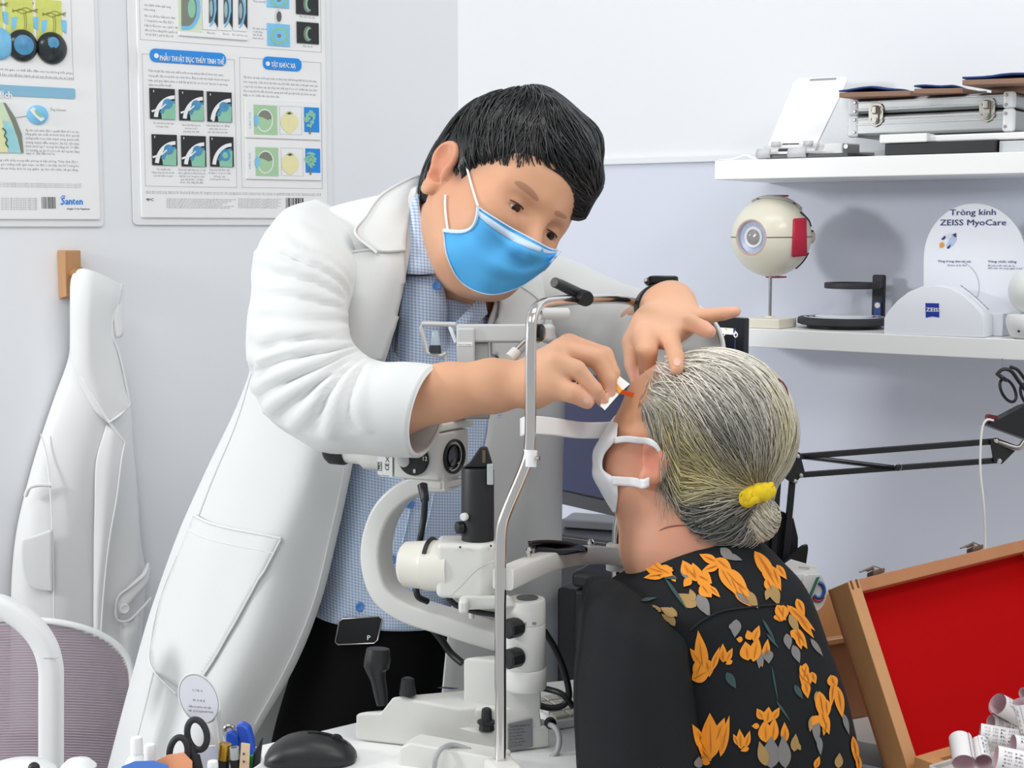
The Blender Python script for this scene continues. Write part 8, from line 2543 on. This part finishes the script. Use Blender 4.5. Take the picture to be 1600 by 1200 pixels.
# wooden box behind the case
wb = thing('wooden_box', 'plain wooden box standing behind the lens case', 'box', P(1310, 1095, 1.86))
a = [P(1270, 990, 1.86), P(1352, 1012, 1.90), P(1352, 1100, 1.90), P(1270, 1092, 1.86)]
for k, (p_, q_) in enumerate(((a[0], a[3]),)):
 pass
wu = nrm((a[1] - a[0]) * V3(1, 1, 0)); wn = nrm(np.cross(wu, ZUP)); wn = wn if wn[1] > 0 else -wn
wo = a[0]
zt_, zb_ = P(1290, 1000, 1.87)[2], ZD + .001
def wq(u, n, z): return V3(wo[0], wo[1], z) + wu * u + wn * n
for (u0, u1, n0, n1, nm, m_) in ((0, .16, 0, .010, 'front_wall', m_case_d), (0, .16, .11, .12, 'back_wall', m_case), (0, .010, .01, .11, 'end_wall', m_case), (.15, .16, .01, .11, 'end_wall', m_case)):
 zz = zt_ + (.025 if nm == 'back_wall' else 0)
 MB().hexa([wq(u0, n0, zb_), wq(u1, n0, zb_), wq(u1, n1, zb_), wq(u0, n1, zb_)], [wq(u0, n0, zz), wq(u1, n0, zz), wq(u1, n1, zz), wq(u0, n1, zz)]).build(nm, m_, wb, bevel=.001)
MB().hexa([wq(0, -.004, zt_ - .006), wq(.16, -.004, zt_ - .006), wq(.16, .0, zt_ - .006), wq(0, .0, zt_ - .006)], [wq(0, -.004, zt_), wq(.16, -.004, zt_), wq(.16, 0, zt_), wq(0, 0, zt_)]).build('rim', m_case, wb)
# brochures in a holder behind the patient's shoulder
bh = thing('brochure_holder', 'white holder with leaflets beside the boom arm clamp', 'leaflet holder', P(1255, 950, 1.9))
def leaf(pix, d, name, mat, t=.002):
 a = [P(x, y, d) for x, y in pix]
 return MB().hexa(a, [p + FWD * t for p in a]).build(name, mat, bh, bevel=.0004)
l1 = leaf([(1222, 884), (1236, 874), (1277, 886), (1274, 900), (1262, 950), (1232, 930)], 1.912, 'leaflet', m_white)
MB().text('KYOWA LENS', P(1248, 888, 1.9105), nrm(RGT - UPV * .12), nrm(UPV + RGT * .12), h=.003, w=S(17, 1.9), res=1).build('lettering', m_ink, l1, smooth=0)
l2 = leaf([(1241, 897), (1284, 898), (1264, 945), (1256, 950), (1240, 925)], 1.905, 'leaflet', M('leaflet_pale', '#e3e6e6', .4))
leaf([(1276, 902), (1281, 901), (1266, 938), (1260, 940)], 1.9035, 'leaflet_stripe', M('leaflet_green', '#3a7a63', .5), .001)
leaf([(1254, 908), (1258, 899), (1263, 899), (1262, 910), (1255, 945), (1251, 925)], 1.898, 'leaflet_spine', m_white, .004)
disc = MB().prism(circ(S(24, 1.908), 28, ry=S(32, 1.908)), P(1268, 925, 1.909), RGT, UPV, FWD * .002).build('round_card', m_white, bh)
MB().tube([P(1279 + 9 * math.cos(t), 922 + 12 * math.sin(t), 1.9075) for t in np.linspace(-2.6, 2.4, 18)], .0024, 6).build('card_emblem', M('emblem_blue', '#2d62a8', .4), disc)
MB().tube([P(1279 + 9 * math.cos(t), 930 + 9 * math.sin(t), 1.907) for t in np.linspace(.3, 2.9, 12)], .0012, 6).build('card_emblem', M('emblem_red', '#b8323c', .4), disc)
leaf([(1232, 930), (1262, 952), (1262, 1010), (1232, 1010)], 1.915, 'holder_body', m_white, .02)
MB().cyl(P(1250, 1000, 1.92), V3(P(1250, 1000, 1.92)[0], P(1250, 1000, 1.92)[1], ZD + .001), .012).build('holder_foot', m_white, bh)
# ================================================================== left front: desk things on the instrument table
md_ = G(470, 1196, ZT)
dms = float(np.dot(md_ - CAM, FWD))
ms_ = thing('computer_mouse', 'black computer mouse lying on the instrument table', 'computer mouse', md_)
mu_ = nrm(G(540, 1190, ZT) - G(415, 1190, ZT)); mv_ = nrm(np.cross(ZUP, mu_))
prof = [(0, .012, .004), (.006, .022, .013), (.022, .028, .024), (.045, .0295, .0285), (.068, .027, .025), (.084, .022, .0175), (.093, .013, .009), (.095, .004, .005)]
m0 = G(414, 1188, ZT)
g = []
for (x, w, h) in prof:
 ring_ = []
 for a in np.linspace(0, math.pi, 15):
  ring_.append(m0 + mu_ * x + mv_ * (w * math.cos(a)) + ZUP * (.0012 + h * max(math.sin(a), 0) ** .75))
 g.append(ring_)
g = catmull(np.array(g), 4)
mo_ = MB().grid(g)
mo_.face(g[:, 0][::1]) if False else None
mbod = mo_.build('mouse_shell', M('mouse_black', '#1f2021', .4, var=.06), ms_, solid=.001, soff=-1, smooth=60)
MB().hexa([m0 + mu_ * x + mv_ * w + ZUP * .0006 for x, w in ((.004, -.018), (.03, -.027), (.07, -.024), (.092, -.008), (.092, .008), (.07, .024), (.03, .027), (.004, .018))],
   [m0 + mu_ * x + mv_ * w + ZUP * .003 for x, w in ((.004, -.018), (.03, -.027), (.07, -.024), (.092, -.008), (.092, .008), (.07, .024), (.03, .027), (.004, .018))]).build('mouse_base', m_black, ms_)
MB().lathe([(.007, -.003), (.008, 0), (.007, .003)], m0 + mu_ * .074 + ZUP * .0205, mv_, 18).build('scroll_wheel', m_black, ms_)
MB().tube([m0 + mu_ * x + ZUP * z for x, z in ((.045, .0302), (.06, .0292), (.070, .0262), (.084, .0192), (.092, .0105))], .0008, 6).build('button_gap', M('gap_black', '#050505', .6), ms_)
cupc = G(340, 1235, ZT)
cd = float(np.dot(cupc - CAM, FWD))
cup = thing('pen_cup', 'white pen cup at the bottom edge holding scissors and pens', 'pen cup', cupc)
MB().lathe([(.040, .0006), (.042, .002), (.046, .030), (.0435, .030), (.040, .006), (.0005, .005)], cupc, n=36, cap1=False).build('cup_wall', m_white, cup)
def tall(px, top, r, name, label, cat, cap=None, lean=0.0, dd=0.0, mat=m_black, group='pens in the cup'):
 d = cd + dd
 T_ = P(px, top, d); B_ = V3(T_[0] - lean, T_[1], ZT + .008)
 t = thing(name, label, cat, B_, group)
 MB().tube([B_, T_ + (B_ - T_) * .12, T_], [r, r, r * .9], 14).build('barrel', mat, t, bevel=.0005)
 if cap:
  MB().tube([T_ + (B_ - T_) * cap[0], T_ + (B_ - T_) * cap[1]], r * 1.06, 14).build('band', cap[2], t)
 return t
m_gold = M('gold', '#c79b3e', .25, .9)
tall(352, 1164, S(9, cd), 'pen', 'black pen with shiny gold cap in the cup', 'pen', (-.03, .38, m_gold), .004, -.005)
tall(366, 1168, S(7, cd), 'pen', 'clear and black ballpoint pen beside the gold capped pen', 'pen', (.0, .3, M('clear_grey', '#aeb3b5', .2)), -.002, -.012)
tall(392, 1180, S(5, cd), 'pen', 'green pen between the beige stick and black marker', 'pen', None, -.004, .0, M('pen_green', '#2f9a4a', .4))
t = thing('marker', 'slim black marker leaning out of the cup to the right', 'marker', V3(P(396, 1220, cd)[0], P(396, 1220, cd)[1], ZT + .008), 'pens in the cup')
MB().tube([P(398, 1222, cd - .008), P(402, 1180, cd - .008), P(407, 1160, cd - .008), P(410, 1153, cd - .008)], [S(6.5, cd), S(6, cd), S(3.5, cd), S(1, cd)], 12).build('barrel', m_black, t)
t = thing('wooden_stick', 'flat beige wooden stick with dark dots in the cup', 'stick', P(380, 1225, cd - .014), 'pens in the cup')
MB().hexa([P(x, y, cd - .016) for x, y in ((372, 1224), (388, 1226), (391, 1162), (377, 1160))], [P(x, y, cd - .013) for x, y in ((372, 1224), (388, 1226), (391, 1162), (377, 1160))]).build('slat', M('beige_wood', '#dcc0a0', .5, var=.05), t, bevel=.0006)
for y in (1178, 1190):
 MB().cyl(P(381, y, cd - .0155), P(381, y, cd - .0170), .0011, n=10).build('dot', m_ink, t)
t = thing('white_tube', 'short white capped tube in front of the scissors', 'tube', P(333, 1225, cd - .03))
MB().lathe([(S(8.5, cd), 0), (S(8.5, cd), .022), (S(7.5, cd), .0245), (S(3, cd), .025)], V3(P(333, 1225, cd - .03)[0], P(333, 1225, cd - .03)[1], P(333, 1187, cd - .03)[2] - .025), n=24).build('tube_body', m_white, t)
# scissors
scz = thing('scissors', 'black handled scissors standing in the pen cup', 'scissors', P(318, 1230, cd))
def loop_(cx, cy, rx, ry, tilt, d, name):
 pts = []
 for a in np.linspace(0, 2 * math.pi, 32, endpoint=False):
  x, y = rx * math.cos(a), ry * math.sin(a)
  ct_, st_2 = math.cos(tilt), math.sin(tilt)
  pts.append(P(cx + x * ct_ - y * st_2, cy + x * st_2 + y * ct_, d))
 MB().tube(pts, S(5.2, d), 12, closed=True).build(name, m_rub, scz)
loop_(308, 1148, 15, 24, -.22, cd - .01, 'handle_loop')
loop_(279, 1176, 14, 24, .12, cd - .018, 'handle_loop')
MB().tube([P(297, 1165, cd - .014), P(303, 1185, cd - .012), P(316, 1225, cd - .006)], [S(6, cd), S(8, cd), S(6, cd)], 10).build('blade_arm', m_rub, scz)
MB().hexa([P(x, y, cd - .008) for x, y in ((306, 1180), (312, 1178), (324, 1226), (316, 1228))], [P(x, y, cd - .005) for x, y in ((306, 1180), (312, 1178), (324, 1226), (316, 1228))]).build('blade', m_steel, scz)
# round fan-shaped card with ruler handle
fc = thing('round_hand_card', 'round white card on a ruler handle standing in the cup', 'hand card', P(345, 1225, cd + .012))
fu = nrm(RGT * .82 - FWD * -.45);
fa_ = math.radians(16)
f1 = nrm(fu * math.cos(fa_) + UPV * -.18); f2 = nrm(UPV * .97 + RGT * -.16)
fcx = P(311, 1092, cd + .004)
MB().prism(circ(S(34, cd), 40, ry=S(41, cd)), fcx, f1, f2, FWD * .0022).build('card_disc', m_white, fc, bevel=.0005)
MB().prism(circ(S(31.5, cd), 40, ry=S(38.5, cd)), fcx - FWD * .0003, f1, f2, FWD * .0003).build('card_ring', m_ink, fc)
MB().prism(circ(S(30.8, cd), 40, ry=S(37.8, cd)), fcx - FWD * .0007, f1, f2, FWD * .0004).build('card_face', M('card_lilac', '#e4e5ef', .45), fc)
tx = MB()
for s, yy, ww, hh in (('C I R C', 12, 17, .0022), ('M O R E', -4, 19, .0022), ('kiểm tra thị lực nhìn gần', -14, 36, .0020), ('HĐ: 12/CS/QLKD/BYT/HN', -21, 40, .0020)):
 tx.text(s, fcx - FWD * .001 + f2 * S(yy, cd), f1, f2, h=hh, w=S(ww, cd), res=1, align='C')
tx.build('lettering', m_ink, fc, smooth=0)
MB().hexa([fcx + f1 * S(x, cd) + f2 * S(y, cd) for x, y in ((8, -34), (22, -30), (50, -130), (24, -132))], [fcx + FWD * .002 + f1 * S(x, cd) + f2 * S(y, cd) for x, y in ((8, -34), (22, -30), (50, -130), (24, -132))]).build('ruler_handle', m_white, fc)
MB().hexa([P(x, y, cd + .004) for x, y in ((338, 1118), (344, 1108), (348, 1150), (352, 1175), (346, 1176))], [P(x, y, cd + .006) for x, y in ((338, 1118), (344, 1108), (348, 1150), (352, 1175), (346, 1176))]).build('metal_clip', m_slg, fc)
# blue stapler
sp2 = thing('stapler', 'bright blue stapler standing upright in the pen cup', 'stapler', P(365, 1230, cd + .03))
m_stb = M('stapler_blue', '#2756c8', .35, var=.03)
def blk(pix, d, t, nm, mat, bev=.002):
 a = [P(x, y, d) for x, y in pix]
 return MB().hexa(a, [p + FWD * t for p in a]).build(nm, mat, sp2, bevel=bev, segs=3)
blk([(352, 1146), (360, 1143), (373, 1150), (376, 1230), (356, 1230)], cd + .018, .014, 'stapler_base', m_stb)
blk([(367, 1134), (376, 1131), (388, 1138), (394, 1160), (397, 1190), (398, 1230), (382, 1230), (376, 1165)], cd + .016, .018, 'stapler_arm', m_stb, .003)
MB().tube([P(358 + 7 * math.cos(t), 1140 + 6 * math.sin(t), cd + .02) for t in np.linspace(2.6, 6.2, 14)], .002, 8).build('stapler_spring', m_steel, sp2)
blk([(356, 1165), (362, 1165), (364, 1230), (358, 1230)], cd + .014, .004, 'stapler_plate', m_steel, .0005)
# small white bottles
def bottle(px, top, r, d, label):
 T_ = P(px, top, d)
 b = V3(T_[0], T_[1], ZT + .0008)
 t = thing('dropper_bottle', label, 'bottle', b, 'small white bottles on the instrument table')
 h = T_[2] - b[2]
 R_ = S(r, d)
 MB().lathe([(R_ * .95, 0), (R_, .002), (R_, h - .028), (R_ * .85, h - .022), (R_ * .46, h - .017), (R_ * .44, h - .016)], b, n=28).build('bottle_body', m_white, t)
 MB().lathe([(R_ * .50, h - .0158), (R_ * .50, h - .003), (R_ * .42, h)], b, n=20).build('bottle_cap', M('cap_white', '#f6f6f4', .4), t)
bottle(213, 1152, 19, cd + .01, 'taller white dropper bottle at the bottom left')
bottle(234, 1163, 18, cd - .02, 'shorter white dropper bottle beside the scissors')
# leaflets lying upright: blue and orange
for nm, lab, pix, d, col in (('leaflet_booklet', 'blue printed leaflet in front of the white bottles', ((190, 1198), (210, 1190), (240, 1189), (262, 1196), (268, 1240), (190, 1240)), cd - .045, '#4f7fd0'),
        ('leaflet_booklet', 'orange printed leaflet behind the scissors', ((236, 1192), (262, 1180), (286, 1176), (300, 1190), (300, 1240), (240, 1240)), cd - .036, '#f0a478')):
 a = [P(x, y, d) for x, y in pix]
 o = MB().hexa(a, [p + FWD * .002 for p in a]).build(nm, M('booklet_' + col[1:], col, .5, var=.04), None)
 tag(o, lab, 'leaflet', 'leaflets on the table')
# white pieces at the far bottom left
t = thing('round_white_dish', 'round white dish lid at the bottom left corner', 'dish', P(40, 1215, 1.52))
cb2 = P(30, 1230, 1.52)
MB().lathe([(.028, -.02), (.040, -.004), (.038, .016), (.030, .022), (.010, .025)], cb2, n=32).build('lid', m_white, t)
MB().ball(P(53, 1200, 1.49), .006, nu=14, nv=9).build('knob', m_black, t)
o = MB().lathe([(.006, -.02), (.016, -.004), (.018, .004), (.012, .010), (.004, .011)], P(123, 1203, 1.5), n=24).build('white_ball_cap', m_white)
tag(o, 'small white round cap at the bottom edge right of the chair arm', 'cap')
